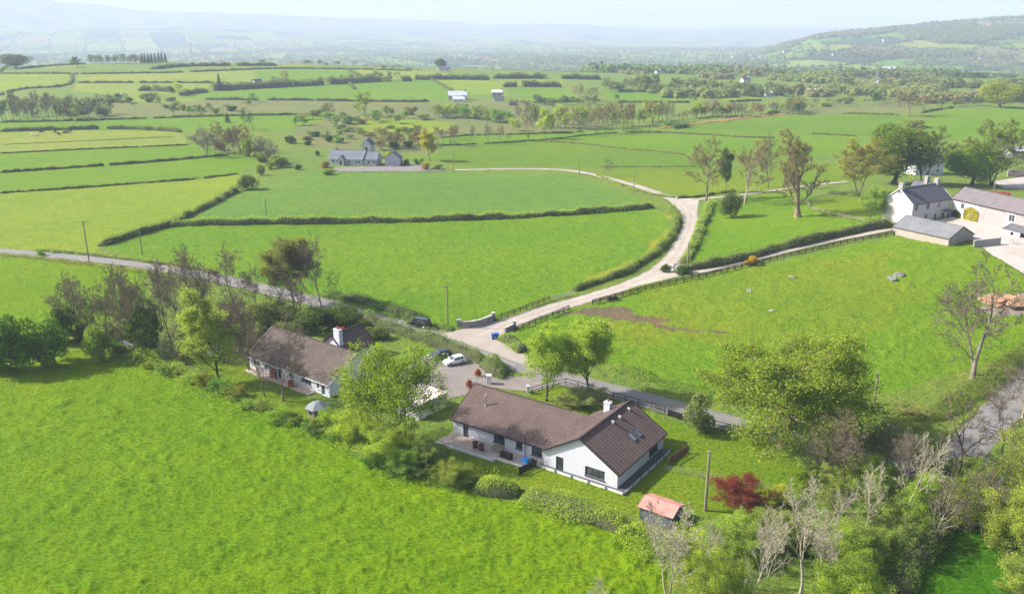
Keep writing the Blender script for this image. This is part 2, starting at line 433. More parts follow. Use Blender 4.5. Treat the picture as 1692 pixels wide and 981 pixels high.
    b1 = t.bump(fine, 0, .55, .8); b2 = t.bump(blade, 0, .16, .8, b1)
    t.l(b2, 0, t.b, "Normal")
    me.materials.append(t.m)
    o = bpy.data.objects.new("ground", me); COL.objects.link(o)
    return structure(o)
build_ground()
# ------------------------------------------------------------------ foliage building blocks
def fast_mesh(name, verts, quads, mat, smooth=False):
    verts = np.asarray(verts, np.float32); quads = np.asarray(quads, np.int32)
    k = quads.shape[1]
    me = bpy.data.meshes.new(name)
    me.vertices.add(len(verts)); me.vertices.foreach_set("co", verts.ravel())
    me.loops.add(quads.size); me.loops.foreach_set("vertex_index", quads.ravel())
    me.polygons.add(len(quads)); me.polygons.foreach_set("loop_start", (np.arange(len(quads)) * k).astype(np.int32))
    if smooth: me.polygons.foreach_set("use_smooth", np.ones(len(quads), bool))
    me.update(calc_edges=True)
    if mat: me.materials.append(mat)
    return me
def leaf_material(name, trans=.5, var=.25):
    t = NT(name); t.t.nodes.remove(t.b)
    oi = t.n("ObjectInfo"); g = t.n("NewGeometry"); tc = t.n("TexCoord")
    big = t.noise(.45, 3, .6, (g, 0)); fine = t.noise(3.2, 3, .7, (g, 0))
    c1 = t.mix((t.ramp(big, 0, [(.36, 0.), (.64, 1.)]), 0), (1.6, 1.55, 1.2), (2.5, 2.3, 1.3))
    c2 = t.mix(1.0, (oi, 1), (c1, 2), 'MULTIPLY')
    c3 = t.mix((t.ramp(fine, 0, [(.35, 1.), (.6, 0.)]), 0), (c2, 2), (1 - var, 1 - var * .75, 1 - var * .7), 'MULTIPLY')
    d = t.n("BsdfDiffuse"); tr = t.n("BsdfTranslucent"); ms = t.n("MixShader"); ms.inputs[0].default_value = trans
    t.l(c3, 2, d, 0)
    warm = t.mix(1.0, (c3, 2), (1.05, 1.15, .6), 'MULTIPLY'); t.l(warm, 2, tr, 0)
    t.l(d, 0, ms, 1); t.l(tr, 0, ms, 2)
    t.l(ms, 0, t.out, 0)
    return t.m
M_LEAF = leaf_material("leaf")
M_NEEDLE = leaf_material("needle", .12, .35)
def bark_material():
    t = NT("bark"); oi = t.n("ObjectInfo"); tc = t.n("TexCoord")
    no = t.noise(3.0, 5, .65, (tc, 3)); n2 = t.noise(.7, 3, .6, (tc, 3))
    a = t.mix((t.ramp(no, 0, [(.35, 0.), (.65, 1.)]), 0), (.62, .62, .62), (1.25, 1.22, 1.18))
    b = t.mix(1.0, (oi, 1), (a, 2), 'MULTIPLY')
    c = t.mix((t.ramp(n2, 0, [(.5, 0.), (.7, .5)]), 0), (b, 2), (.10, .12, .04))
    t.l(c, 2, t.b, "Base Color"); t.b.inputs["Roughness"].default_value = .9; t.b.inputs["Specular IOR Level"].default_value = .15
    return t.m
M_BARK = bark_material()
M_CORE = simple("twig_shade_core", (.06, .065, .028), .95, .3, 2)  # twig-brown core inside the hedges, added to block light and darken leaf gaps
def perp(d):
    a = Vector((0, 0, 1)) if abs(d.z) < .9 else Vector((1, 0, 0))
    u = d.cross(a).normalized(); return u, d.cross(u).normalized()
class Tree:
    """branch skeleton of a tree about 10 m tall"""
    def __init__(s, seed, H=10., base=.3, kids=(9, 6, 5, 4), lens=(.55, .5, .45, .4), spread=(.9, .8, .8, .8), up=(.15, .12, .08, .05), r0=.135, forks=1, wob=.10, trunk=.8, rmin=.016, droop=0, lean=0.0, crook=1.0):
        s.rng = random.Random(seed); s.lines = []; s.tips = []
        s.p = dict(kids=kids, lens=lens, spread=spread, up=up, wob=wob, rmin=rmin, base=base, crook=crook)
        for f in range(forks):
            a = s.rng.uniform(0, 6.28)
            d = Vector((math.cos(a) * .22 * (forks > 1) + lean, math.sin(a) * .22 * (forks > 1), 1)).normalized()
            o = Vector((math.cos(a), math.sin(a), 0)) * (.12 * (forks > 1))
            s.branch(o, d, H * trunk * s.rng.uniform(.85, 1.), r0 * (.75 if forks > 1 else 1), 0)
    def branch(s, p, d, L, r, lev):
        rng = s.rng; P_ = s.p; last = lev >= len(P_['kids'])
        n = 7 if lev == 0 else (5 if lev == 1 else (4 if not last else 3))
        pts, rad = [p.copy()], [r]; dirs = [d.copy()]
        w = P_['wob'] * (1 + .5 * lev) * P_['crook']
        for i in range(n):
            up = P_['up'][min(lev, len(P_['up']) - 1)]
            d = (d + Vector((rng.gauss(0, w), rng.gauss(0, w), rng.gauss(0, w * .7) + up))).normalized()
            p = p + d * (L / n); pts.append(p.copy()); dirs.append(d.copy())
            rad.append(max(P_['rmin'], r * (1 - .8 * (i + 1) / n)))
        if lev == 0: rad[0] = r * 1.45
        s.lines.append((pts, rad, lev))
        if last:
            s.tips.append(pts); return
        k = P_['kids'][lev]; a0 = rng.uniform(0, 6.28)
        t0 = P_['base'] if lev == 0 else .22
        for j in range(k):
            t = t0 + (1 - t0) * (j + rng.uniform(.2, .9)) / k
            f = min(t * n, n - .001); i = int(f); q = pts[i].lerp(pts[i + 1], f - i); dd = dirs[i + 1]
            u, v = perp(dd); a = a0 + j * 2.4 + rng.uniform(-.4, .4)
            sp = P_['spread'][min(lev, len(P_['spread']) - 1)] * rng.uniform(.75, 1.2) * (1.15 - .45 * t if lev == 0 else 1)
            nd = (dd * math.cos(sp) + (u * math.cos(a) + v * math.sin(a)) * math.sin(sp)).normalized()
            taper = (1.0 - .55 * max(0, t - .35)) if lev == 0 else (1.1 - .5 * t)
            rr = max(P_['rmin'], min(rad[i] * .62, r * .5 * (1.1 - .5 * t)))
            s.branch(q, nd, L * P_['lens'][lev] * taper * rng.uniform(.7, 1.15), rr, lev + 1)
    def wood(s, name, maxlev=9, minlev=0):
        V, Q = [], []; o = 0
        for pts, rad, lev in s.lines:
            if lev > maxlev or lev < minlev: continue
            k = 7 if lev == 0 else (5 if lev == 1 else 3)
            for i, (p, r) in enumerate(zip(pts, rad)):
                dd = (pts[min(i + 1, len(pts) - 1)] - pts[max(i - 1, 0)]).normalized(); u, v = perp(dd)
                for j in range(k):
                    a = 6.2832 * j / k; V.append(p + u * (r * math.cos(a)) + v * (r * math.sin(a)))
            for i in range(len(pts) - 1):
                for j in range(k):
                    j2 = (j + 1) % k; Q.append((o + i * k + j, o + i * k + j2, o + (i + 1) * k + j2, o + (i + 1) * k + j))
            o += len(pts) * k
        return fast_mesh(name, [tuple(v) for v in V], Q, M_BARK, True)
    def leaves(s, name, per, size, jitter=.35, keep=1.0, mat=None, aspect=.75):
        pos = []
        for pts in s.tips:
            if s.rng.random() > keep: continue
            for _ in range(per):
                i = s.rng.randrange(1, len(pts)); pos.append(pts[i].lerp(pts[i - 1], s.rng.random()))
        return leaf_mesh(name, np.array(pos), size, s.rng.randrange(9999), jitter, mat, aspect)
def leaf_mesh(name, pos, size, seed, jitter=.35, mat=None, aspect=.75, normals=None, nb=.6):
    V, Q = leaf_arrays(pos, size, seed, jitter, aspect, normals, nb)
    return fast_mesh(name, V, Q, mat or M_LEAF)
def leaf_arrays(pos, size, seed, jitter=.35, aspect=.75, normals=None, nb=.6):
    rg = np.random.default_rng(seed); n = len(pos)
    pos = pos + rg.normal(0, jitter, (n, 3)) * [1, 1, .8]
    nn = rg.normal(0, 1, (n, 3)) + [0, 0, .7]
    if normals is not None: nn = nn * (1 - nb) + normals * nb * 1.6
    nn /= np.linalg.norm(nn, axis=1)[:, None] + 1e-9
    a = np.cross(nn, rg.normal(0, 1, (n, 3))); a /= np.linalg.norm(a, axis=1)[:, None] + 1e-9
    b = np.cross(nn, a)
    s = size * rg.uniform(.6, 1.35, (n, 1)); a = a * s * .5; b = b * s * .5 * aspect
    fold = nn * s * .14
    V = np.stack([pos - a, pos - b * .9 + fold + a * .15, pos + a, pos + b * .9 + fold + a * .1], 1).reshape(-1, 3)
    Q = np.arange(n * 4).reshape(-1, 4)
    return V, Q
def blob_arrays(seed, rx, ry, rz, n, size, lobes=9, zc=None, rough=.2, flat=.0):
    """leaf faces over a lumpy crown standing on z = 0"""
    rg = np.random.default_rng(seed); zc = rz * .95 if zc is None else zc
    cs = rg.normal(0, 1, (lobes, 3)); cs /= np.linalg.norm(cs, axis=1)[:, None]; cs *= rg.uniform(.35, .72, (lobes, 1)); cs[:, 2] = cs[:, 2] * .8 + .05
    rs = rg.uniform(.30, .52, lobes)
    k = rg.integers(0, lobes, n)
    d = rg.normal(0, 1, (n, 3)); d[:, 2] += .25; d /= np.linalg.norm(d, axis=1)[:, None]
    rad = rs[k][:, None] * (1 - np.abs(rg.normal(0, rough, (n, 1))))
    u = cs[k] + d * rad
    pos = u * [rx, ry, rz] + [0, 0, zc]
    pos[:, 2] = np.where(pos[:, 2] < .05, np.abs(pos[:, 2]) * .5 + .05, pos[:, 2])
    return leaf_arrays(pos, size, seed + 1, size * .15, .75, d, .45)
def link(name, me, parent=None, color=None):
    o = bpy.data.objects.new(name, me); COL.objects.link(o)
    if parent: o.parent = parent
    if color: o.color = (*color[:3], 1)
    return o
def tag(o, label, cat, group=None):
    o["label"] = label; o["category"] = cat
    if group: o["group"] = group
    return o
def thing(name, label, cat, loc=(0, 0, 0), rz=0, group=None):
    o = bpy.data.objects.new(name, None); COL.objects.link(o)
    o.location = loc; o.rotation_euler = (0, 0, rz); o.empty_display_size = .5
    return tag(o, label, cat, group)
# ------------------------------------------------------------------ tree kinds: (wood mesh, crown mesh, crown half width, height)
def extent(*ms):
    x = y = z = 0
    for m in ms:
        if m is None: continue
        c = np.empty(len(m.vertices) * 3, np.float32); m.vertices.foreach_get("co", c); c = c.reshape(-1, 3)
        x = max(x, np.percentile(np.hypot(c[:, 0], c[:, 1]), 96)); z = max(z, c[:, 2].max())
    return x, z
KIND = {}
def kind(key, tree, crown=None, split=2, crown_name="crown"):
    """wood up to branch level `split` is the trunk part; finer wood and leaves belong to the crown part"""
    tr = tree.wood("trunk", split)
    KIND[key] = (tr, crown, *extent(tr, crown), crown_name)
def twig_crown(tree, minlev): return tree.wood("twigs", 9, minlev)
def merged(name, m1, m2):
    """twigs and leaves of one crown in one mesh with two materials"""
    bm = bmesh.new(); bm.from_mesh(m1); n = len(bm.faces); bm.from_mesh(m2)
    bm.faces.ensure_lookup_table()
    for i in range(n, len(bm.faces)): bm.faces[i].material_index = 1
    me = bpy.data.meshes.new(name); bm.to_mesh(me); bm.free()
    me.materials.append(M_TWIG); me.materials.append(M_LEAF); return me
M_TWIG = simple("twig", (.15, .118, .082), .9, .25, 2)
M_TWIGP = simple("pale_twig", (.37, .345, .24), .9, .2, 2)
def bare(key, seed, leaf=0.0, size=.16, per=2, **kw):
    t = Tree(seed, **kw); lv = len(kw.get('kids', (9, 6, 5, 4)))
    tw = twig_crown(t, lv - 1)
    if leaf > 0: cr = merged("crown", tw, t.leaves("l", per, size, .14, leaf))
    else:
        cr = tw; cr.materials.clear(); cr.materials.append(M_TWIGP if 'pale' in key else M_TWIG)
    kind(key, t, cr, lv - 2, "crown")
bare('bare1', 3, kids=(12, 7, 6, 5), base=.22, lens=(.62, .58, .52, .5), spread=(.9, .75, .75, .75), up=(.1, .07, .03, .0), rmin=.017)
bare('bare2', 8, kids=(10, 7, 6, 5), base=.2, forks=2, lens=(.6, .58, .52, .5), spread=(.85, .75, .75, .75), up=(.12, .08, .03, .0), rmin=.017)
bare('bare3', 15, kids=(9, 7, 6, 5), base=.32, lens=(.7, .56, .52, .5), spread=(1.0, .8, .75, .75), up=(.1, .07, .03, .0), rmin=.017, crook=1.5)
bare('bud1', 21, .6, .10, 3, kids=(11, 7, 6, 6), base=.28, lens=(.60, .5, .45, .45), spread=(.95, .75, .7, .7), up=(.1, .12, .08, .05), rmin=.018)
bare('bud2', 27, .8, .11, 4, kids=(10, 7, 6, 6), base=.18, forks=2, lens=(.56, .5, .45, .45), spread=(.85, .75, .7, .7), up=(.12, .12, .08, .05), rmin=.018)
bare('pale1', 33, kids=(9, 6, 5, 4), base=.30, lens=(.62, .55, .5, .5), spread=(.72, .55, .6, .6), up=(.14, .18, .1, .06), rmin=.015)
bare('pale2', 38, kids=(9, 6, 5, 4), base=.36, forks=3, trunk=.85, lens=(.48, .55, .5, .5), spread=(.7, .55, .6, .6), up=(.12, .2, .1, .06), rmin=.015, r0=.10)
bare('oak_bare', 44, .6, .11, 3, kids=(12, 8, 6, 6), base=.12, r0=.32, lens=(.62, .5, .45, .45), spread=(.8, .8, .8, .8), up=(.08, .12, .1, .05), crook=1.9, trunk=.75, rmin=.018)
bare('dead1', 47, kids=(7, 5, 5, 5), base=.4, r0=.22, lens=(.6, .5, .5, .45), spread=(1.0, .9, .8, .8), up=(.08, .08, .05, .0), crook=2.2, trunk=.85, rmin=.021)
def leafy(key, seed, per, size, keep=1.0, jit=.28, **kw):
    t = Tree(seed, **kw); lv = len(kw.get('kids', (9, 6, 5, 4)))
    kind(key, t, t.leaves("crown", per, size, jit, keep), 9)
leafy('leafy1', 51, 24, .17, kids=(11, 6, 5, 3), base=.22, lens=(.55, .5, .45, .4), spread=(.95, .8, .8, .8))
leafy('leafy2', 57, 17, .17, .8, kids=(10, 6, 5, 4), base=.3, forks=2, lens=(.6, .5, .45, .4), spread=(.9, .8, .8, .8))
leafy('leafy3', 63, 20, .17, kids=(12, 6, 5, 3), base=.12, lens=(.62, .5, .45, .4), spread=(1.05, .85, .8, .8), up=(.1, .08, .05, .04))
leafy('sparse1', 69, 9, .15, .72, kids=(10, 6, 5, 4), base=.22, forks=2, lens=(.68, .52, .45, .4), spread=(1.0, .85, .8, .8), up=(.1, .06, .04, .02))
leafy('tall1', 75, 18, .18, kids=(16, 6, 4, 3), base=.16, lens=(.36, .5, .5, .45), spread=(1.0, .8, .8, .8), up=(.1, .1, .06, .04), trunk=.95)
leafy('shrub1', 141, 7, .14, .85, H=10, forks=5, trunk=.85, kids=(8, 6, 5, 4), base=.05, lens=(.5, .5, .45, .42), spread=(.9, .8, .8, .8), up=(.06, .08, .05, .03), r0=.1)
leafy('shrub2', 147, 8, .14, .85, H=10, forks=7, trunk=.7, kids=(7, 6, 5, 4), base=.05, lens=(.55, .5, .45, .42), spread=(1.0, .8, .8, .8), up=(.0, .06, .05, .03), r0=.09, crook=1.5)
bare('scrub', 151, .85, .13, 3, forks=6, trunk=.8, kids=(7, 6, 5, 5), base=.06, lens=(.5, .5, .45, .45), spread=(.9, .8, .8, .8), up=(.04, .08, .05, .03), r0=.09, crook=1.4, rmin=.018)
leafy('far1', 81, 5, .75, kids=(9, 5, 3), base=.22, lens=(.55, .5, .45), spread=(.95, .8, .8), jit=.4)
leafy('far2', 87, 4, .8, .9, kids=(9, 5, 3), base=.12, lens=(.6, .5, .45), spread=(1.05, .8, .8), jit=.45)
bare('farbare1', 91, .55, .5, 2, kids=(9, 6, 5), base=.26, lens=(.6, .5, .5), spread=(.9, .75, .7), rmin=.035)
bare('farbare2', 95, .3, .5, 2, kids=(8, 6, 5), base=.34, lens=(.6, .5, .5), spread=(.8, .7, .7), rmin=.035)
leafy('huge1', 131, 21, .13, kids=(17, 8, 5, 4), base=.15, r0=.22, lens=(.74, .46, .45, .42), spread=(1.2, .85, .8, .8), up=(.10, .05, .02, .0), trunk=.68, crook=.8)
def dense(key, seed, rx, rz, n, size, lobes=16, trunk=.7, **kw):
    V, Q = blob_arrays(seed, rx, rx, rz, n, size, lobes, trunk + rz * .72, **kw)
    cr = fast_mesh("crown", V, Q, M_LEAF)
    t = Tree(seed, H=(trunk + rz) * 1.2, kids=(7, 4), base=.2, lens=(.5, .5), spread=(.8, .8), r0=.3)
    kind(key, t, cr, 9)
dense('dense1', 101, 4.2, 4.3, 15000, .26, 26)
dense('dense2', 107, 4.6, 4.0, 15000, .27, 22, trunk=.8)
def conifer(key, seed, n=5200, w=.30, mat=None):
    rg = np.random.default_rng(seed); h = rg.uniform(.08, 1, n) ** .9; a = rg.uniform(0, 6.283, n)
    rad = (1 - h) * 10 * w * (.55 + .45 * np.sqrt(rg.uniform(0, 1, n))) * (.8 + .3 * np.sin(h * 60)) + .1
    pos = np.stack([rad * np.cos(a), rad * np.sin(a), h * 10 - rad * .25], 1)
    nn = np.stack([np.cos(a), np.sin(a), np.full(n, .6)], 1)
    cr = leaf_mesh("crown", pos, .38, seed, .1, M_NEEDLE, .5, nn, .5)
    t = Tree(seed, H=10, kids=(1,), base=.9, lens=(.05,), r0=.2, trunk=.98)
    kind(key, t, cr, 9)
conifer('conifer1', 111); conifer('conifer2', 117, w=.2)
def pine(key, seed):
    t = Tree(seed, H=10, kids=(9, 5), base=.5, lens=(.38, .5), spread=(1.1, .8), r0=.22, trunk=.95)
    pos = []; rg = np.random.default_rng(seed)
    for pts in t.tips:
        for _ in range(34): pos.append(np.array(pts[-1]) + rg.normal(0, .42, 3) * [1, 1, .55])
    kind(key, t, leaf_mesh("crown", np.array(pos), .34, seed, .1, M_NEEDLE, .5), 9)
pine('pine1', 121)
BARKC = {'brown': (.17, .135, .095), 'grey': (.20, .175, .145), 'pale': (.40, .35, .28), 'dark': (.07, .055, .045), 'ochre': (.26, .20, .13)}
def plant_tree(k, base, height, half_w, label, leafc=None, barkc='brown', name="tree", group=None, rz=None, cat="tree"):
    tr, cr, w, h, cname = KIND[k]
    random.seed(int(base.x * 13 + base.y * 7))
    rz = random.uniform(0, 6.28) if rz is None else rz
    o = thing(name, label, cat, (base.x, base.y, base.z - .1), rz, group)
    sx = half_w / w; sz = height / h
    o.scale = (sx, sx, sz)
    link("trunk", tr, o, BARKC[barkc])
    if cr: link(cname, cr, o, leafc or (.10, .16, .03))
    return o
# ------------------------------------------------------------------ bushes
BUSH = []
for i, (n, l) in enumerate([(4200, 9), (4200, 12), (4600, 15), (4000, 8)]):
    V, Q = blob_arrays(200 + i * 3, 1, 1, 1, n, .10, l, .75)
    BUSH.append(fast_mesh("bush", V, Q, M_LEAF))
BUSHF = []
for i in range(2):
    V, Q = blob_arrays(230 + i * 3, 1, 1, 1, 900, .24, 9, .72)
    BUSHF.append(fast_mesh("bush", V, Q, M_LEAF))
def bush(base, rx, h, label, colr, name="bush", ry=None, far=False, group=None, cat="bush"):
    random.seed(int(base.x * 17 + base.y * 5))
    me = random.choice(BUSHF if far else BUSH)
    o = link(name, me, None, colr)
    o.location = (base.x, base.y, base.z - .1); o.rotation_euler = (0, 0, random.uniform(0, 6.28))
    o.scale = (rx * 1.05, (ry or rx) * 1.05, h / 1.62)
    return tag(o, label, cat, group)
# ------------------------------------------------------------------ hedges
def hedge(px, width, height, label, colr, dens=34, size=.30, name="hedge", world=None, rough=.6, boxy=.3, seed=None, cat="hedge", group=None, core=True, sm=2, jitter=.35):
    line = smooth_line(world or W(px), sm); line = resample(line, max(.8, height * .5))
    seed = seed or int(abs(line[0].x * 31 + line[0].y * 17)) % 100000
    rg = np.random.default_rng(seed)
    pts = np.array([[p.x, p.y] for p in line]); seg = np.linalg.norm(np.diff(pts, axis=0), axis=1); cum = np.concatenate([[0], np.cumsum(seg)])
    n = max(30, int(cum[-1] * dens))
    s = rg.uniform(0, cum[-1], n); i = np.clip(np.searchsorted(cum, s) - 1, 0, len(seg) - 1); f = (s - cum[i]) / np.maximum(seg[i], 1e-6)
    c = pts[i] * (1 - f[:, None]) + pts[i + 1] * f[:, None]; d = (pts[i + 1] - pts[i]) / np.maximum(seg[i], 1e-6)[:, None]
    off = (vnoise(s / (height * 2.5), s * 0, seed + 3) - .5) * width * jitter
    hfun = lambda s: height * (1 + rough * 1.5 * (vnoise(s / (height * 1.3), s * 0 + .5, seed) - .55) + rough * .5 * (vnoise(s / (height * .5), s * 0 + .5, seed + 4) - .5)) * (.25 + .75 * np.sqrt(np.clip(np.minimum(s, cum[-1] - s) / (height * .8) , 0, 1)))
    hh = hfun(s); ww = width * (1 + rough * (fbm(s / (height * 2), s * 0 + 2.5, seed + 9, 2) - .5) * 2) / 2
    a = rg.uniform(-.15, math.pi + .15, n); ca, sa = np.cos(a), np.sin(a)
    q = 1 - boxy * .65
    u = np.sign(ca) * np.abs(ca) ** q; v = np.clip(np.sign(sa) * np.abs(sa) ** q, 0.02, 1)
    rr = 1 - np.abs(rg.normal(0, .17, n)) + (rg.random(n) < .06) * rg.uniform(0, .45, n)
    x = c[:, 0] - d[:, 1] * (u * ww * rr + off); y = c[:, 1] + d[:, 0] * (u * ww * rr + off)
    pos = np.stack([x, y, zt(x, y) + v * hh * rr], 1)
    nn = np.stack([-d[:, 1] * ca, d[:, 0] * ca, sa], 1)
    gap = vnoise(s / (height * 2.6), s * 0 + 7.5, seed + 21) > (.17 if core and dens < 90 else -1)
    pos = pos[gap]; nn = nn[gap]
    V, Q = leaf_arrays(pos, size, seed, size * .16, .75, nn, .28)
    o0 = len(V); V = list(map(tuple, V)); Q = list(map(tuple, Q)); nq = len(Q)
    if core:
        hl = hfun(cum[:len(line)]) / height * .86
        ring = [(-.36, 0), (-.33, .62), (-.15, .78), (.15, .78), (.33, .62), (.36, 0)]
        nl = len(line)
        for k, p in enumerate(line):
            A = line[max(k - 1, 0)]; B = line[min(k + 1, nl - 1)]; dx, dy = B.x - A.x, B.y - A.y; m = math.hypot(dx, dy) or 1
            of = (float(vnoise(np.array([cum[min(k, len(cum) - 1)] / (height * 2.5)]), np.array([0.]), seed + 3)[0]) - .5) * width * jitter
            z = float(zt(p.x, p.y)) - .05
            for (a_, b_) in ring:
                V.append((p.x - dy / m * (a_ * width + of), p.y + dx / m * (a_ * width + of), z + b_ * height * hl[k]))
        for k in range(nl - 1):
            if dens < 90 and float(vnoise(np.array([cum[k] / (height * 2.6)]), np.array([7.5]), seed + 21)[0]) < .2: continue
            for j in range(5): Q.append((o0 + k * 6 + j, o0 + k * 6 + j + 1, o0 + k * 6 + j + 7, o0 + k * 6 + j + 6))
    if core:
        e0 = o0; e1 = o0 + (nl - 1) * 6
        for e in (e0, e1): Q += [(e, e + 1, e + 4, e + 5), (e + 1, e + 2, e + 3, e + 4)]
    me = fast_mesh(name, V, Q, M_LEAF)
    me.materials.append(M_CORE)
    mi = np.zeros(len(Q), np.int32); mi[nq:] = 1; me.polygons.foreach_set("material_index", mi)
    o = link(name, me, None, colr)
    return tag(o, label, cat, group)
# ------------------------------------------------------------------ mesh builder for built things
class Mb:
    def __init__(s): s.V = []; s.F = []; s.UV = {}
    def add(s, vs, fs, uv=None):
        o = len(s.V); s.V += [tuple(v) for v in vs]
        for k, f in enumerate(fs):
            if uv and uv.get(k): s.UV[len(s.F)] = uv[k]
            s.F.append(tuple(i + o for i in f))
        return s
    def box(s, x0, x1, y0, y1, z0, z1):
        x0, x1 = min(x0, x1), max(x0, x1); y0, y1 = min(y0, y1), max(y0, y1)
        return s.add([(x0, y0, z0), (x1, y0, z0), (x1, y1, z0), (x0, y1, z0), (x0, y0, z1), (x1, y0, z1), (x1, y1, z1), (x0, y1, z1)],
                     [(0, 3, 2, 1), (4, 5, 6, 7), (0, 1, 5, 4), (1, 2, 6, 5), (2, 3, 7, 6), (3, 0, 4, 7)])
    def bar(s, p, q, w, h):
        """box along p-q, w wide across and h tall, p and q on its centre line"""
        p = Vector(p); q = Vector(q); d = (q - p).normalized()
        u = d.cross(Vector((0, 0, 1))); u = u.normalized() if u.length > 1e-4 else Vector((1, 0, 0)); v = u.cross(d).normalized()
        vs = [c + u * (a * w / 2) + v * (b * h / 2) for c in (p, q) for a, b in ((-1, -1), (1, -1), (1, 1), (-1, 1))]
        return s.add(vs, [(0, 1, 2, 3), (7, 6, 5, 4), (0, 4, 5, 1), (1, 5, 6, 2), (2, 6, 7, 3), (3, 7, 4, 0)])
    def cyl(s, p, q, r0, r1=None, k=10, cap=True):
        p = Vector(p); q = Vector(q); r1 = r0 if r1 is None else r1; u, v = perp((q - p).normalized())
        vs = [c + u * (r * math.cos(6.2832 * j / k)) + v * (r * math.sin(6.2832 * j / k)) for c, r in ((p, r0), (q, r1)) for j in range(k)]
        fs = [(j, (j + 1) % k, k + (j + 1) % k, k + j) for j in range(k)]
        if cap: fs += [tuple(range(k - 1, -1, -1)), tuple(range(k, 2 * k))]
        return s.add(vs, fs)
    def prism(s, poly, y0, y1, axis='y'):
        """outline (x, z) pulled from y0 to y1"""
        n = len(poly); f = (lambda a, b, t: (a, t, b)) if axis == 'y' else ((lambda a, b, t: (t, a, b)) if axis == 'x' else (lambda a, b, t: (a, b, t)))
        vs = [f(a, b, y0) for a, b in poly] + [f(a, b, y1) for a, b in poly]
        return s.add(vs, [tuple(range(n)), tuple(range(2 * n - 1, n - 1, -1))] + [(j, j + n, (j + 1) % n + n, (j + 1) % n) for j in range(n)])
    def obj(s, name, mat, parent=None, smooth=False, bevel=0):
        me = bpy.data.meshes.new(name); me.from_pydata(s.V, [], s.F); me.materials.append(mat)
        if s.UV:
            uvl = me.uv_layers.new(name="tiles")
            for fi, uv in s.UV.items():
                p = me.polygons[fi]
                for li, c in zip(p.loop_indices, uv): uvl.data[li].uv = c
        bm = bmesh.new(); bm.from_mesh(me); bmesh.ops.recalc_face_normals(bm, faces=bm.faces[:])
        if bevel: bmesh.ops.bevel(bm, geom=bm.edges[:], offset=bevel, segments=1, affect='EDGES')
        bm.to_mesh(me); bm.free()
        if smooth: me.polygons.foreach_set("use_smooth", [True] * len(me.polygons))
        o = bpy.data.objects.new(name, me); COL.objects.link(o)
        if parent: o.parent = parent
        return o
def panel(mb, O, d, n, L, z0, z1, holes=(), rev=.16):
    """wall face from O along d with real openings (a, b, zlo, zhi) and reveals; n points out"""
    O = Vector(O); d = Vector(d); n = Vector(n)
    us = sorted({0, L, *[h[0] for h in holes], *[h[1] for h in holes]}); zs = sorted({z0, z1, *[h[2] for h in holes], *[h[3] for h in holes]})
    pt = lambda u, z, k=0: O + d * u + Vector((0, 0, z)) - n * k
    for a, b in zip(us, us[1:]):
        for c, e in zip(zs, zs[1:]):
            m, q = (a + b) / 2, (c + e) / 2
            if any(h[0] < m < h[1] and h[2] < q < h[3] for h in holes): continue
            mb.add([pt(a, c), pt(b, c), pt(b, e), pt(a, e)], [(0, 1, 2, 3)])
    for a, b, c, e in holes:
        mb.add([pt(a, c), pt(b, c), pt(b, e), pt(a, e), pt(a, c, rev), pt(b, c, rev), pt(b, e, rev), pt(a, e, rev)],
               [(0, 1, 5, 4), (1, 2, 6, 5), (2, 3, 7, 6), (3, 0, 4, 7)])
def window(parent, O, d, n, hole, mat, div=(1,), sill=None, name="window", bar_h=None, pane=None, depth=.12):
    O = Vector(O); d = Vector(d); n = Vector(n); a, b, c, e = hole
    pt = lambda u, z, k: O + d * u + Vector((0, 0, z)) - n * k
    f = Mb(); w = .06
    for p, q in ((pt(a + w / 2, c, depth), pt(a + w / 2, e, depth)), (pt(b - w / 2, c, depth), pt(b - w / 2, e, depth))): f.bar(p, q, w, w)
    for z in (c + w / 2, e - w / 2): f.bar(pt(a + w, z, depth), pt(b - w, z, depth), w, w)
    k = div[0] if isinstance(div, tuple) else div
    for j in range(1, k):
        u = a + (b - a) * j / k; f.bar(pt(u, c + w, depth), pt(u, e - w, depth), .05, .05)
    if bar_h: f.bar(pt(a + w, c + (e - c) * bar_h, depth), pt(b - w, c + (e - c) * bar_h, depth), .045, .045)
    fr = f.obj(name, mat, parent)
    g = Mb(); g.add([pt(a, c, depth + .02), pt(b, c, depth + .02), pt(b, e, depth + .02), pt(a, e, depth + .02)], [(0, 1, 2, 3)])
    g.obj("pane", pane or M_GLASS, fr)
    if sill:
        s = Mb(); s.bar(pt(a - .08, c - .045, -.04), pt(b + .08, c - .045, -.04), .2, .09); s.obj("sill", sill, fr)
    return fr
def gable(mb, O, d, L, z0, z1, zr, flip=False):
    O = Vector(O); d = Vector(d)
    mb.add([O + Vector((0, 0, z0)), O + d * L + Vector((0, 0, z0)), O + d * L / 2 + Vector((0, 0, zr))], [(0, 1, 2)])
def roof_slab(mb, a, b, c, e, th=.14):
    """a-b along the eave, c-e the ridge above b and a; top face carries tile coordinates in metres"""
    a, b, c, e = map(Vector, (a, b, c, e)); n = (b - a).cross(e - a).normalized()
    if n.z < 0: n = -n
    dn = n * th; du = (b - a).normalized(); dv = (e - a) - du * (e - a).dot(du); dv = dv.normalized()
    uv = [((p - a).dot(du), (p - a).dot(dv)) for p in (a, b, c, e)]
    mb.add([a, b, c, e, a - dn, b - dn, c - dn, e - dn], [(0, 1, 2, 3), (4, 7, 6, 5), (0, 4, 5, 1), (1, 5, 6, 2), (2, 6, 7, 3), (3, 7, 4, 0)], {0: uv})
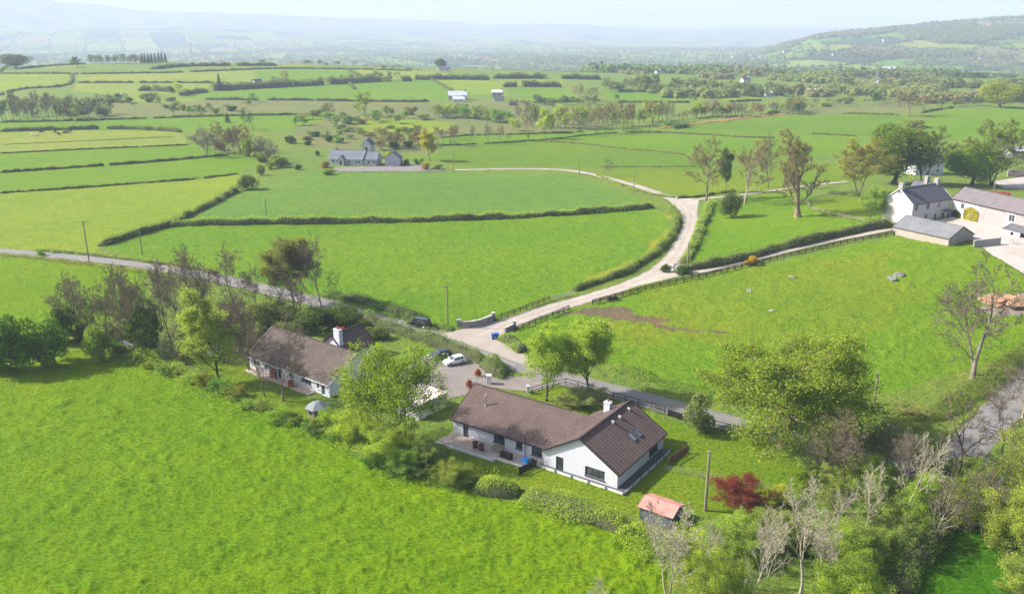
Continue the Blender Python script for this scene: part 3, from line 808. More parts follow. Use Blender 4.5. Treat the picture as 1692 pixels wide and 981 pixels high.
def tile_mat(name, c1, c2, dirt, pitch=.33, course=.34, rib=.05, lichen=.35, rough=.8, lines=.5):
    t = NT(name); uv = t.n("UVMap"); g = t.n("NewGeometry")
    sep = t.n("SeparateXYZ"); t.l(uv, 0, sep, 0)
    def saw(axis, per):
        m = t.n("Math", operation='DIVIDE'); t.l(sep, axis, m, 0); m.inputs[1].default_value = per
        f = t.n("Math", operation='FRACT'); t.l(m, 0, f, 0); return f
    fx, fy = saw(0, pitch), saw(1, course)
    n1 = t.noise(.5, 4, .6, (g, 0)); n2 = t.noise(7, 3, .7, (g, 0)); n3 = t.noise(1.6, 5, .7, (g, 0))
    base = t.mix((t.ramp(n1, 0, [(.35, 0.), (.65, 1.)]), 0), c1, c2)
    sp = t.mix((t.ramp(n2, 0, [(.3, .0), (.7, 1.)]), 0), (.72, .72, .74), (1.22, 1.2, 1.18))
    b2 = t.mix(1.0, (base, 2), (sp, 2), 'MULTIPLY')
    li = t.mix((t.ramp(n3, 0, [(.55, 0.), (.72, lichen)]), 0), (b2, 2), dirt)
    gx = t.ramp(fx, 0, [(0., lines), (.16, 0.), (.84, 0.), (1., lines)]); gy = t.ramp(fy, 0, [(0., lines * .8), (.14, 0.), (1., 0.)])
    mx = t.n("Math", operation='MAXIMUM'); t.l(gx, 0, mx, 0); t.l(gy, 0, mx, 1)
    col = t.mix((mx, 0), (li, 2), (.025, .02, .02))
    t.l(col, 2, t.b, "Base Color"); t.b.inputs["Roughness"].default_value = rough; t.b.inputs["Specular IOR Level"].default_value = .3
    hx = t.ramp(fx, 0, [(0., 0.), (.3, 1.), (.7, 1.), (1., 0.)]); hy = t.ramp(fy, 0, [(0., 1.), (1., 0.)])
    ad = t.n("Math", operation='ADD'); t.l(hx, 0, ad, 0); t.l(hy, 0, ad, 1)
    bp = t.bump(ad, 0, rib); t.l(bp, 0, t.b, "Normal")
    return t.m
def render_mat(name, c, stain=.25, rough=.85):
    t = NT(name); g = t.n("NewGeometry"); n1 = t.noise(.6, 5, .65, (g, 0)); n2 = t.noise(9, 3, .7, (g, 0))
    mp = t.n("Mapping"); t.l(g, 0, mp, 0); mp.inputs["Scale"].default_value = (2.2, 2.2, .35); n3 = t.noise(1, 4, .7, (mp, 0))
    a = t.mix((t.ramp(n1, 0, [(.4, 0.), (.7, stain)]), 0), c, tuple(x * .72 for x in c))
    b = t.mix((t.ramp(n3, 0, [(.5, 0.), (.75, stain * .8)]), 0), (a, 2), (c[0] * .6, c[1] * .58, c[2] * .52))
    t.l(b, 2, t.b, "Base Color"); t.b.inputs["Roughness"].default_value = rough; t.b.inputs["Specular IOR Level"].default_value = .2
    bp = t.bump(n2, 0, .012); t.l(bp, 0, t.b, "Normal"); return t.m
def glass_mat(name, c=(.03, .035, .04)):
    t = NT(name); g = t.n("NewGeometry"); n = t.noise(.8, 2, .5, (g, 0))
    r = t.mix((t.ramp(n, 0, [(.4, 0.), (.65, 1.)]), 0), c, tuple(x * 2.2 for x in c))
    t.l(r, 2, t.b, "Base Color"); t.b.inputs["Roughness"].default_value = .08; t.b.inputs["Specular IOR Level"].default_value = .6; return t.m
M_GLASS = glass_mat("window_glass"); M_SKYGL = glass_mat("roof_glass", (.10, .12, .14))
M_WHITE = render_mat("white_render", (.57, .57, .63), .22); M_WHITE2 = render_mat("white_roughcast", (.50, .48, .48), .4)
M_GREYR = render_mat("grey_roughcast", (.31, .295, .285), .5); M_STONEW = render_mat("barn_render", (.36, .31, .27), .5); M_GREYB = render_mat("pale_grey_render", (.40, .42, .46), .2)
M_TILE_A = tile_mat("brown_tiles", (.106, .072, .063), (.138, .095, .083), (.24, .18, .14), .36, .36, .06, .45, lines=.6)
M_TILE_A2 = tile_mat("brown_ribbed_tiles", (.092, .063, .058), (.122, .084, .074), (.2, .145, .115), .72, .34, .07, .45, lines=.8)
M_TILE_B = tile_mat("weathered_brown_tiles", (.08, .06, .052), (.115, .086, .073), (.17, .14, .10), .5, .34, .05, .5, lines=.35)
M_SLATE = tile_mat("slate", (.085, .088, .10), (.12, .12, .135), (.17, .16, .15), .30, .25, .01, .35, lines=.2)
M_SLATEP = tile_mat("purple_slate", (.13, .115, .125), (.17, .15, .16), (.2, .18, .17), .30, .25, .01, .35, lines=.2)
M_SLATEB = tile_mat("grey_blue_slate", (.12, .14, .17), (.155, .175, .205), (.2, .21, .22), .35, .3, .01, .25, lines=.2)
M_SLATEG = tile_mat("barn_slate", (.14, .145, .16), (.19, .19, .20), (.25, .24, .23), .35, .3, .012, .45, lines=.2)
M_FASCIA = simple("dark_fascia", (.025, .022, .022), .5, .1); M_DARKFR = simple("dark_grey_frame", (.045, .05, .055), .45, .1)
M_WHITEP = simple("white_paint", (.60, .60, .61), .5, .06); M_TERRA = simple("terracotta", (.24, .095, .06), .8, .2); M_DECK = simple("dark_decking", (.075, .075, .085), .7, .25, 3)
M_DARKW = simple("dark_stained_wood", (.035, .026, .022), .75, .3, 3); M_WOODG = simple("weathered_wood", (.22, .19, .15), .85, .3, 3); M_STEEL = simple("grey_steel", (.42, .43, .44), .4, .1, metal=.6)
M_STONE = simple("rubble_stone", (.26, .245, .225), .9, .45, 2.2, bump=.08, bscale=4); M_COPING = simple("pale_stone_coping", (.42, .39, .35), .85, .25)
M_PATIO = paving_mat("patio_paving", (.36, .29, .25), (.43, .35, .30), (.32, .27, .24))
def frame_at(name, label, cat, loc, deg):
    return thing(name, label, cat, loc, R(deg))
def simple_gabled(root, x0, x1, y0, y1, eave, ridge, wallm, roofm, along='x', over=.35, holes=None, verge=None, z0=-.6, roof_name="roof", wall_name="wall", fascia=M_FASCIA, winmat=None, sillm=None, div=2, verges=(0, 1)):
    """gabled block; holes = {'front': [...], 'back':..., 'left':..., 'right':...}; front is y1 (towards +y), the roof ridge runs along x or y"""
    H = holes or {}; mb = Mb()
    sides = {'front': ((x0, y1, 0), (1, 0, 0), (0, 1, 0), x1 - x0), 'back': ((x1, y0, 0), (-1, 0, 0), (0, -1, 0), x1 - x0),
             'right': ((x1, y1, 0), (0, -1, 0), (1, 0, 0), y1 - y0), 'left': ((x0, y0, 0), (0, 1, 0), (-1, 0, 0), y1 - y0)}
    for k, (O, d, n, L) in sides.items():
        panel(mb, O, d, n, L, z0, eave, [h[:4] for h in H.get(k, [])])
    if along == 'x':
        for x in (x0, x1): gable(mb, (x, y0, 0), (0, 1, 0), y1 - y0, eave, 0, ridge)
    else:
        for y in (y0, y1): gable(mb, (x0, y, 0), (1, 0, 0), x1 - x0, eave, 0, ridge)
    wall = mb.obj(wall_name, wallm, root)
    for k, (O, d, n, L) in sides.items():
        for h in H.get(k, []):
            kind_ = h[4] if len(h) > 4 else "window"
            window(root, O, d, n, h[:4], winmat or M_DARKFR, (h[5] if len(h) > 5 else div,), sillm if kind_ == "window" else None, kind_, pane=None if kind_ == "window" else (M_GLASS if len(h) < 7 else h[6]))
    rb = Mb(); up = .16
    half = ((y1 - y0) if along == 'x' else (x1 - x0)) / 2; k = (ridge - eave) / half; lo = eave - over * k + up; hi = ridge + up
    if along == 'x':
        ym = (y0 + y1) / 2
        roof_slab(rb, (x0 - over, y1 + over, lo), (x1 + over, y1 + over, lo), (x1 + over, ym, hi), (x0 - over, ym, hi))
        roof_slab(rb, (x1 + over, y0 - over, lo), (x0 - over, y0 - over, lo), (x0 - over, ym, hi), (x1 + over, ym, hi))
        rl = ((x0 - over, ym, hi + .03), (x1 + over, ym, hi + .03)); ev = [((x0 - over, y1 + over + .06, lo - .1), (x1 + over, y1 + over + .06, lo - .1)), ((x0 - over, y0 - over - .06, lo - .1), (x1 + over, y0 - over - .06, lo - .1))]
        vg = [((x, y, lo - .05), (x, ym, hi - .05)) for x in [(x0 - over - .025, x1 + over + .025)[i] for i in verges] for y in (y0 - over, y1 + over)]
    else:
        xm = (x0 + x1) / 2
        roof_slab(rb, (x1 + over, y1 + over, lo), (x1 + over, y0 - over, lo), (xm, y0 - over, hi), (xm, y1 + over, hi))
        roof_slab(rb, (x0 - over, y0 - over, lo), (x0 - over, y1 + over, lo), (xm, y1 + over, hi), (xm, y0 - over, hi))
        rl = ((xm, y0 - over, hi + .03), (xm, y1 + over, hi + .03)); ev = [((x1 + over + .06, y0 - over, lo - .1), (x1 + over + .06, y1 + over, lo - .1)), ((x0 - over - .06, y0 - over, lo - .1), (x0 - over - .06, y1 + over, lo - .1))]
        vg = [((x, y, lo - .05), (xm, y, hi - .05)) for y in (y0 - over - .025, y1 + over + .025) for x in (x0 - over, x1 + over)]
    roof = rb.obj(roof_name, roofm, root)
    rc = Mb(); rc.bar(rl[0], rl[1], .26, .10); rc.obj("ridge_tiles", roofm if not verge else roofm, roof)
    for p, q in ev:
        fb = Mb(); fb.bar(p, q, .12, .12); fb.obj("gutter", fascia, roof)
    for p, q in vg:
        vb = Mb(); vb.bar(p, q, .05, .22); vb.obj("bargeboard", verge or fascia, roof)
    return wall, roof
def chimney(root, x, y, z0, z1, w=.8, dpt=.6, mat=None, pots=1, name="chimney", potm=None):
    c = Mb(); c.box(x - w / 2, x + w / 2, y - dpt / 2, y + dpt / 2, z0, z1 - .12); c.box(x - w / 2 - .06, x + w / 2 + .06, y - dpt / 2 - .06, y + dpt / 2 + .06, z1 - .12, z1)
    o = c.obj(name, mat or M_WHITE, root)
    for k in range(pots):
        px = x + (k - (pots - 1) / 2) * .4; p = Mb(); p.cyl((px, y, z1), (px, y, z1 + .4), .14, .11, 10); p.cyl((px, y, z1 + .4), (px, y, z1 + .46), .15, .15, 10)
        p.obj("chimney_pot", potm or M_TERRA, o)
    return o
# ------------------------------------------------------------------ the white bungalow with the brown roof (local x to the left, y towards the camera)
def main_house():
    b = P(1019.4, 810)
    r = frame_at("white_bungalow", "white bungalow with brown tiled roofs, two rooflights and a black-edged gable in the foreground garden", "house", (b.x, b.y, 0), 145.3)
    # gable block: x 0..11.4, y 0..-14.1
    simple_gabled(r, 0, 11.4, -14.1, 0, 2.6, 6.0, M_WHITE, M_TILE_A2, 'y', .38,
        {'front': [(8.3, 9.5, .15, 2.25, "door", 1), (1.9, 4.9, .85, 2.2, "window", 3)], 'left': [(1.7, 4.6, .75, 2.2, "window", 2)], 'back': [(3, 5, .9, 2.1)]}, sillm=M_DARKFR)
    # the long wing: x 11.4..28, ridge along x
    simple_gabled(r, 11.42, 28.0, -12.4, -.6, 2.62, 5.97, M_WHITE, M_TILE_A, 'x', .36,
        {'front': [(13.72, 14.7, .1, 2.1, "door", 1), (7.15, 9.1, .95, 2.25, "window", 3), (4.05, 5.2, 1.05, 2.25, "window", 2), (.75, 2.5, .9, 2.25, "window", 2)], 'back': [(2, 4, .9, 2.1), (8, 9, .1, 2.1, "door", 1)], 'right': [(4, 6, .9, 2.1)]}, sillm=M_DARKFR, verges=(1,))
    # the wing's roof carries on to meet the gable block's ridge
    k = (5.97 - 2.62) / 5.9; lo = 2.62 - .36 * k + .16; hi = 5.97 + .16
    def zb(x): return 2.6 - .38 * (3.4 / 5.7) + .16 + (11.78 - x) * (3.4 / 5.7)
    e = Mb()
    roof_slab(e, (11.06, -.24, lo), (11.061, -.24, lo), (5.75, -6.5, hi - .005), (11.06, -6.5, hi - .005), .1)
    roof_slab(e, (11.06, -12.76, lo), (11.061, -12.76, lo), (5.75, -6.5, hi - .005), (11.06, -6.5, hi - .005), .1)
    e.obj("roof_valley", M_TILE_A, r)
    chimney(r, 8.3, -12.4, 3.6, 6.0, 1.0, .8, M_WHITE, 1)
    s = Mb(); zz = lo + (3.7 - .24) * k; s.cyl((24.2, -3.7, zz - .3), (24.2, -3.7, zz + 1.5), .11, .11, 10); s.cyl((24.2, -3.7, zz + 1.55), (24.2, -3.7, zz + 1.75), .18, .14, 10); s.cyl((24.2, -3.7, zz - .1), (24.2, -3.7, zz + .18), .24, .14, 10)
    s.obj("stove_pipe", M_STEEL, r)
    kk = 3.4 / 5.7
    def onr(x): return 2.6 + .16 + x * kk
    for y in (-8.0, -9.6):
        f = Mb(); pts = []
        for dx0, dx1, dy0, dy1 in ((1.35, 1.43, -.45, .45), (2.55, 2.63, -.45, .45), (1.43, 2.55, -.45, -.38), (1.43, 2.55, .38, .45)):
            vs = [(x, y + q, onr(x) + h) for h in (.0, .09) for x, q in ((dx0, dy0), (dx1, dy0), (dx1, dy1), (dx0, dy1))]
            f.add(vs, [(0, 3, 2, 1), (4, 5, 6, 7), (0, 1, 5, 4), (1, 2, 6, 5), (2, 3, 7, 6), (3, 0, 4, 7)])
        fo = f.obj("roof_window", M_DARKFR, r)
        g = Mb(); g.add([(x, y + q, onr(x) + .06) for x, q in ((1.4, -.4), (2.58, -.4), (2.58, .4), (1.4, .4))], [(0, 1, 2, 3)]); g.obj("pane", M_SKYGL, fo)
    for x, y in ((4.8, -7.4), (4.8, -9.4), (4.9, -12.4)):
        v = Mb(); v.box(x - .2, x + .2, y - .16, y + .16, onr(x) - .1, onr(x) + .26); v.obj("roof_vent", M_COPING, r)
    dp = Mb(); dp.cyl((14.9, -.42, .3), (14.9, -.42, 3.0), .06, .06, 8); dp.cyl((14.9, -.42, 2.95), (14.9, -.42, 3.35), .1, .1, 8); dp.obj("downpipe", M_FASCIA, r)
    # decking round the gable block
    d = Mb(); d.box(-1.25, -.02, -14.0, .5, .05, .34); d.box(-.02, 11.9, .02, .5, .05, .34); d.obj("deck", M_DECK, r)
    for k in range(6): w = Mb(); w.box(-1.31, -1.26, -14 + 2.42 * k + .04, -14 + 2.42 * (k + 1) - .04, .02, .42); w.obj("deck_fascia", M_WHITEP, r)
    for k in range(5): w = Mb(); w.box(-1.2 + 2.62 * k, -1.2 + 2.62 * (k + 1) - .06, .51, .56, .02, .38); w.obj("deck_fascia", M_WHITEP, r)
    for k in range(5): pp = Mb(); pp.box(-1.2 + 2.62 * k - .08, -1.2 + 2.62 * k + .08, .57, .68, -.1, .5); pp.obj("deck_post", M_WOODG, r)
    for k in range(7): pp = Mb(); pp.box(-1.42, -1.32, -14 + 2.42 * k - .07, -14 + 2.42 * k + .07, -.1, .5); pp.obj("deck_post", M_WOODG, r)
    # patio in front of the wing
    p = Mb(); p.prism([(18.2, -.58), (28.2, -.58), (28.4, 3.2), (18.2, 2.8)], -.1, .26, 'z'); p.prism([(12.0, -.58), (18.19, -.58), (18.19, 2.1), (13.0, 1.8), (12.0, .6)], -.1, .18, 'z'); p.obj("patio", M_PATIO, r)
    q = Mb(); q.bar((18.2, 2.92, .16), (28.4, 3.32, .16), .2, .4); q.bar((13.0, 1.92, .12), (18.2, 2.22, .12), .2, .36); q.bar((18.1, 2.2, .14), (18.1, 2.95, .14), .16, .38); q.obj("patio_edging", M_WHITEP, r)
    return r
main_house()
# ------------------------------------------------------------------ the older bungalow behind the trees
def left_house():
    b = P(545, 657)
    r = frame_at("old_bungalow", "long white bungalow with weathered brown roof half hidden behind bare trees on the left", "house", (b.x, b.y, 0), 142.5)
    simple_gabled(r, 0, 21.6, -12, 0, 2.5, 6.05, M_WHITE, M_TILE_B, 'x', .4,
        {'front': [(1.1, 2.0, .1, 2.1, "door", 1), (2.5, 3.2, .9, 2.1, "window", 1), (4.6, 7.2, .9, 2.1, "window", 3), (9.2, 10.4, .9, 2.1, "window", 2), (12.5, 13.5, .1, 2.1, "door", 1), (15, 17.2, .9, 2.1, "window", 2), (18.6, 20.4, .9, 2.1, "window", 2)]}, sillm=M_WHITEP, fascia=M_WHITEP, winmat=M_WHITEP)
    simple_gabled(r, 8.2, 15.2, -17.8, -11.0, 2.5, 5.3, M_WHITE, M_TILE_A2, 'y', .35, roof_name="rear_roof", wall_name="rear_wall")
    chimney(r, 10.2, -11.2, 3.6, 6.7, 1.5, .8, M_WHITE, 2)
    p = Mb(); p.box(3.5, 21, .02, 1.6, -.1, .2); p.obj("patio", M_PATIO, r)
    # flat roofed garage
    for k in (0,):
        c = P(688, 650, 2.6)
    g = frame_at("garage", "flat-roofed garage with pale pinkish gravel roof behind the spreading light green tree", "garage", (c.x, c.y, 0), 142.5)
    w = Mb(); panel(w, (-3.4, 3.2, 0), (1, 0, 0), (0, 1, 0), 6.8, -.3, 2.5, [(.6, 3.2, 0, 2.1)]); panel(w, (3.4, -3.2, 0), (-1, 0, 0), (0, -1, 0), 6.8, -.3, 2.5); panel(w, (3.4, 3.2, 0), (0, -1, 0), (1, 0, 0), 6.4, -.3, 2.5); panel(w, (-3.4, -3.2, 0), (0, 1, 0), (-1, 0, 0), 6.4, -.3, 2.5)
    w.obj("wall", M_WHITE2, g)
    dd = Mb(); dd.box(-2.8, -.2, 3.02, 3.08, 0, 2.1); dd.obj("garage_door", M_WHITEP, g)
    f = Mb(); f.box(-3.6, 3.6, -3.4, 3.4, 2.5, 2.64); f.obj("roof", paving_mat("pink_gravel_roof", (.60, .50, .46), (.70, .60, .56), (.5, .44, .4)), g)
    e = Mb()
    for a in ((-3.66, 3.66, 3.4, 3.46), (-3.66, 3.66, -3.46, -3.4), (-3.66, -3.6, -3.4, 3.4), (3.6, 3.66, -3.4, 3.4)): e.box(*a, 2.44, 2.7)
    e.obj("roof_edge", M_WHITEP, g)
    # hexagonal summerhouse
    c = P(524, 669, 2.1)
    s = frame_at("summerhouse", "small hexagonal summerhouse with pale grey felt roof beside the old bungalow", "summerhouse", (c.x, c.y, 0), 20)
    n = 6; hx = [(1.75 * math.cos(R(60 * k)), 1.75 * math.sin(R(60 * k))) for k in range(n)]
    w = Mb(); w.prism([(x * .9, y * .9) for x, y in hx], -.2, 1.95, 'z'); w.obj("wall", M_WOODG, s)
    f = Mb(); vs = [(x * 1.12, y * 1.12, 1.9) for x, y in hx] + [(x * .25, y * .25, 2.75) for x, y in hx] + [(x * 1.12, y * 1.12, 1.84) for x, y in hx]
    f.add(vs, [(k, (k + 1) % 6, 6 + (k + 1) % 6, 6 + k) for k in range(6)] + [tuple(range(6, 12)), tuple(range(17, 11, -1))] + [(k, 12 + k, 12 + (k + 1) % 6, (k + 1) % 6) for k in range(6)])
    f.obj("roof", simple("pale_felt", (.17, .19, .205), .8, .12), s)
    for k in range(6):
        a = Vector((hx[k][0] * .9, hx[k][1] * .9, 0)); bb = Vector((hx[(k + 1) % 6][0] * .9, hx[(k + 1) % 6][1] * .9, 0)); m = (a + bb) / 2; nn = m.normalized(); d = (bb - a).normalized()
        q = Mb(); q.bar(m - d * .5 + nn * .02 + Vector((0, 0, 1.25)), m + d * .5 + nn * .02 + Vector((0, 0, 1.25)), .05, .7); q.obj("window", M_GLASS, s)
left_house()
# ------------------------------------------------------------------ the farm on the right
def farm():
    f0 = P(1504, 373); z = f0.z
    r = frame_at("farmhouse", "two-storey white farmhouse with dark slate roof and stone chimneys beside the farmyard", "house", (f0.x, f0.y, z), 30)
    # local x along the front to the right, y away from the camera: front is y = 0, back y = 9
    H = [(.95, 2.3, 3.9, 5.4), (5.9, 7.2, 3.9, 5.4), (10.6, 11.9, 3.9, 5.4), (5.6, 6.9, .9, 2.5), (9.9, 10.9, .1, 2.3, "door", 1), (13.2, 14.4, .1, 2.1, "door", 1), (1.0, 2.3, .9, 2.5)]
    L = 16.5
    simple_gabled(r, 0, L, 0, 9, 5.75, 9.3, M_WHITE2, M_SLATE, 'x', .25, {'back': [(L - h[1], L - h[0], *h[2:]) for h in H], 'left': [(1.2, 2.2, .3, 1.6)]}, verge=M_WHITEP, winmat=M_WHITEP, sillm=M_COPING, z0=-2)
    for x, y in ((.5, 4.5), (15.6, 4.5)): chimney(r, x, y, 8, 10.9, 1.0, 1.3, M_GREYR, 0)
    simple_gabled(r, 15.5, 21, 6, 13, 5.6, 8.8, M_WHITE2, M_SLATE, 'y', .2, roof_name="rear_roof", wall_name="rear_wall", z0=-2); chimney(r, 18.3, 9.3, 8, 10.6, 1.2, 1.0, M_GREYR, 0)
    p = Mb(); p.bar((12.6, -.85, 2.95), (15.0, -.85, 2.95), 1.7, .1); p.obj("porch_roof", M_SLATE, r)
    for x in (12.8, 14.8): pp = Mb(); pp.bar((x, -1.5, 0), (x, -1.5, 2.9), .12, .12); pp.obj("porch_post", M_WHITEP, r)
    # long outbuilding range
    a = R(30); o = Vector((f0.x, f0.y, z)) + Vector((math.cos(a), math.sin(a), 0)) * 16.4 + Vector((math.sin(a), -math.cos(a), 0)) * (.3)
    q = frame_at("farm_range", "long rendered farm range with purple-grey slate roof running from the farmhouse to the right edge", "outbuilding", (o.x, o.y, z), -71)
    # local x along the range away from the house, y to the right; the front (towards the yard) is y = 0
    Lr = 42
    H = [(3.2, 4.3, 3.7, 5.2), (10.2, 11.1, 3.8, 5.1), (14.4, 15.4, 3.7, 5.0), (18.5, 20.2, 3.4, 5.1), (26, 27, 3.7, 5.0), (1.2, 2.3, .1, 2.1, "door", 1), (21.5, 22.3, .9, 2.1), (32, 34, .1, 2.3, "door", 1)]
    simple_gabled(q, 0, Lr, 0, 8, 5.9, 8.7, M_WHITE2, M_SLATEP, 'x', .25, {'back': [(Lr - h[1], Lr - h[0], *h[2:]) for h in H]}, z0=-2, winmat=M_WHITEP, sillm=M_COPING)
    st = Mb(); st.add([(9.0, -.03, -2), (17.5, -.03, -2), (17.5, -.03, 5.6), (9.0, -.03, 5.6)], [(0, 1, 2, 3)]); st.add([(20.4, -.03, 2.4), (42, -.03, 2.4), (42, -.03, 5.6), (20.4, -.03, 5.6)], [(0, 1, 2, 3)]); st.obj("grey_render", M_GREYR, q)
    lt = Mb(); roof_slab(lt, (19.5, -3.0, 2.0), (36, -3.0, 2.0), (36, -.05, 3.1), (19.5, -.05, 3.1), .1); lt.obj("leanto_roof", M_SLATE, q)
    lw = Mb(); panel(lw, (19.7, -2.8, 0), (1, 0, 0), (0, -1, 0), 16, -2, 2.0, [(2.4, 3.3, 0, 1.6), (5.2, 7.4, -1, 1.9)]); lw.box(19.7, 19.8, -2.75, 0, -2, 2.2); lw.obj("leanto_wall", M_WHITE2, q)
    # barn
    b0 = P(1566, 408)
    s = frame_at("stone_barn", "low stone barn with grey slate roof at the edge of the farm paddock", "barn", (b0.x, b0.y, b0.z), 30)
    simple_gabled(s, 0, 10, 0, 15.6, 2.0, 4.4, M_STONEW, M_SLATEG, 'y', .15, z0=-1.2, fascia=M_SLATE)
    # low yard wall
    w0 = P(1608, 409); w1 = P(1652, 404)
    w = thing("yard_wall", "low grey rendered wall running from the stone barn across the yard entrance", "wall", w0)
    m = Mb(); d = w1 - w0; m.bar(Vector((0, 0, .7)), d + Vector((0, 0, .7)), .35, 2.0); m.obj("wall", M_GREYR, w); m = Mb(); m.bar(Vector((0, 0, 1.76)), d + Vector((0, 0, 1.76)), .45, .12); m.obj("coping", M_COPING, w)
    # yard gate hung on the lean-to
    # white house behind the dense trees
    h0 = P(1512, 290)
    t = frame_at("white_house", "white house with dark roof glimpsed behind the dense green trees above the farm", "house", (h0.x, h0.y, h0.z), 12)
    simple_gabled(t, 0, 13, 0, 8, 5.2, 8.6, M_WHITE, M_SLATE, 'x', .25, {'back': [(2, 3.2, 3.2, 4.6), (6, 7.2, 3.2, 4.6), (10, 11.2, 3.2, 4.6), (2, 3.2, .9, 2.3), (9.5, 11, .9, 2.3)]}, z0=-1, winmat=M_WHITEP); chimney(t, 12.4, 4, 7.8, 10.0, .9, 1.2, M_TERRA, 1)
    # sheds at the right edge
    h1 = P(1672, 262)
    u = frame_at("farm_shed", "low farm shed with pale metal roof beyond the big tree at the right edge", "shed", (h1.x, h1.y, h1.z), 5)
    simple_gabled(u, 0, 26, 0, 12, 3.2, 4.6, M_GREYR, simple("pale_tin", (.50, .52, .55), .5, .12), 'x', .2, z0=-1)
    h2 = P(1664, 292)
    v = thing("silage_wall", "stained concrete silage wall standing below the pale roofed shed", "wall", h2)
    m = Mb(); m.bar((0, 0, 1.2), (26, 2, 1.2), .4, 3.0); m.obj("wall", simple("stained_concrete", (.36, .29, .24), .9, .3, .6), v)
    m = Mb(); m.bar((0, .0, 2.78), (26, 2, 2.78), .6, .16); m.obj("coping", M_COPING, v)
farm()
# ------------------------------------------------------------------ the grey bungalow in the middle distance
def grey_house():
    g = P(599, 274); z = g.z
    r = frame_at("grey_bungalow", "grey rendered bungalow with blue-grey slate roof and small gabled porch across the fields", "house", (g.x, g.y, z), -13)
    # x to the right, y away; main block x -16..0
    L = 16
    H = [(L - 14.6, L - 13.5, .9, 2.0), (L - 12.6, L - 11.5, .9, 2.0), (L - 7.2, L - 6.0, .9, 2.0), (L - 3.6, L - 2.6, .9, 2.0), (L - 2.2, L - 1.1, .9, 2.0)]
    simple_gabled(r, -L, 0, 0, 8.4, 2.9, 6.2, M_GREYB, M_SLATEB, 'x', .3, {'back': [(L - h[1], L - h[0], *h[2:]) for h in H]}, winmat=M_WHITEP, sillm=M_WHITEP, z0=-1, verge=M_WHITEP, fascia=M_WHITEP)
    simple_gabled(r, -11.3, -8.2, -1.6, 2, 2.5, 4.1, M_GREYB, M_SLATEB, 'y', .2, {'back': [(1.0, 2.1, .1, 2.1, "door", 1)]}, verge=M_WHITEP, roof_name="porch_roof", wall_name="porch_wall", winmat=M_WHITEP, z0=-1)
    simple_gabled(r, .02, 6.2, .6, 7.8, 2.8, 5.8, M_GREYB, M_SLATEB, 'x', .25, {'back': [(6.2 - 5.6, 6.2 - 4.6, .9, 2.0), (6.2 - 3.4, 6.2 - 2.2, .9, 2.0)], 'right': [(3.2, 4.2, .2, 2.1, "door", 1)]}, verge=M_WHITEP, roof_name="side_roof", wall_name="side_wall", winmat=M_WHITEP, z0=-1)
    chimney(r, -14, 4.2, 5.6, 7.3, .8, .8, M_GREYR, 1)
    q = P(*(636, 274.5))
    s = frame_at("detached_garage", "small grey gabled garage with slate roof right of the grey bungalow", "garage", (q.x, q.y, q.z), -2)
    simple_gabled(s, 0, 6.8, 0, 7.5, 3.0, 5.6, M_GREYB, M_SLATEB, 'y', .25, {'back': [(2.0, 2.9, .9, 1.9), (4.0, 4.9, .9, 1.9)], 'right': [(3, 5.6, 0, 2.2, "door", 1)]}, verge=M_WHITEP, winmat=M_WHITEP, sillm=M_WHITEP, z0=-1)
    b = P(606, 262); zt_ = top_z(b, 226) - b.z
    c = frame_at("bell_gable", "narrow pale stone gable with a small bellcote rising behind the grey bungalow", "building", (b.x, b.y, b.z), -8)
    simple_gabled(c, -2.2, 2.2, 0, 7, zt_ * .62, zt_ * .86, M_WHITE2, M_SLATE, 'y', .2, {'back': [(1.6, 2.8, zt_ * .3, zt_ * .52, "window", 1)]}, verge=M_WHITEP, z0=-1)
    m = Mb(); m.box(-.4, .4, .1, .7, zt_ * .84, zt_ * .95); m.prism([(-.5, zt_ * .95), (.5, zt_ * .95), (0, zt_ * 1.03)], .05, .75); m.obj("bellcote", M_WHITEP, c)
grey_house()
# ------------------------------------------------------------------ garden shed with the red roof
def shed():
    a = P(1056, 858); b = P(1108, 880)
    r = frame_at("garden_shed", "dark timber garden shed with faded red felt roof at the foot of the garden", "shed", (a.x, a.y, a.z), -35)
    w = 4.3; dpt = 3.4
    mb = Mb(); panel(mb, (0, 0, 0), (1, 0, 0), (0, -1, 0), w, -.2, 1.95, [(.35, 3.9, .1, 1.8)]); panel(mb, (w, dpt, 0), (-1, 0, 0), (0, 1, 0), w, -.2, 1.95); panel(mb, (w, 0, 0), (0, 1, 0), (1, 0, 0), dpt, -.2, 1.95); panel(mb, (0, dpt, 0), (0, -1, 0), (-1, 0, 0), dpt, -.2, 1.95)
    for x in (0, w): gable(mb, (x, 0, 0), (0, 1, 0), dpt, 1.95, 0, 2.5)
    mb.obj("wall", simple("blue_grey_boards", (.07, .085, .105), .7, .2, 4), r)
    d = Mb(); d.box(.38, 2.1, .02, .07, .1, 1.8); d.obj("door", simple("grey_door", (.10, .12, .15), .6, .15), r); d = Mb(); d.box(2.14, 3.86, .02, .07, .1, 1.8); d.obj("door", MATS["grey_door"], r)
    f = Mb(); roof_slab(f, (-.2, -.25, 1.9), (w + .2, -.25, 1.9), (w + .2, dpt / 2, 2.62), (-.2, dpt / 2, 2.62), .06); roof_slab(f, (w + .2, dpt + .25, 1.9), (-.2, dpt + .25, 1.9), (-.2, dpt / 2, 2.62), (w + .2, dpt / 2, 2.62), .06)
    f.obj("roof", simple("faded_red_felt", (.50, .21, .18), .85, .18, .8), r)
    for x in (-.22, w + .22):
        for y in (-.25, dpt + .25): e = Mb(); e.bar((x, y, 1.85), (x, dpt / 2, 2.57), .04, .12); e.obj("bargeboard", M_WOODG, r)
shed()
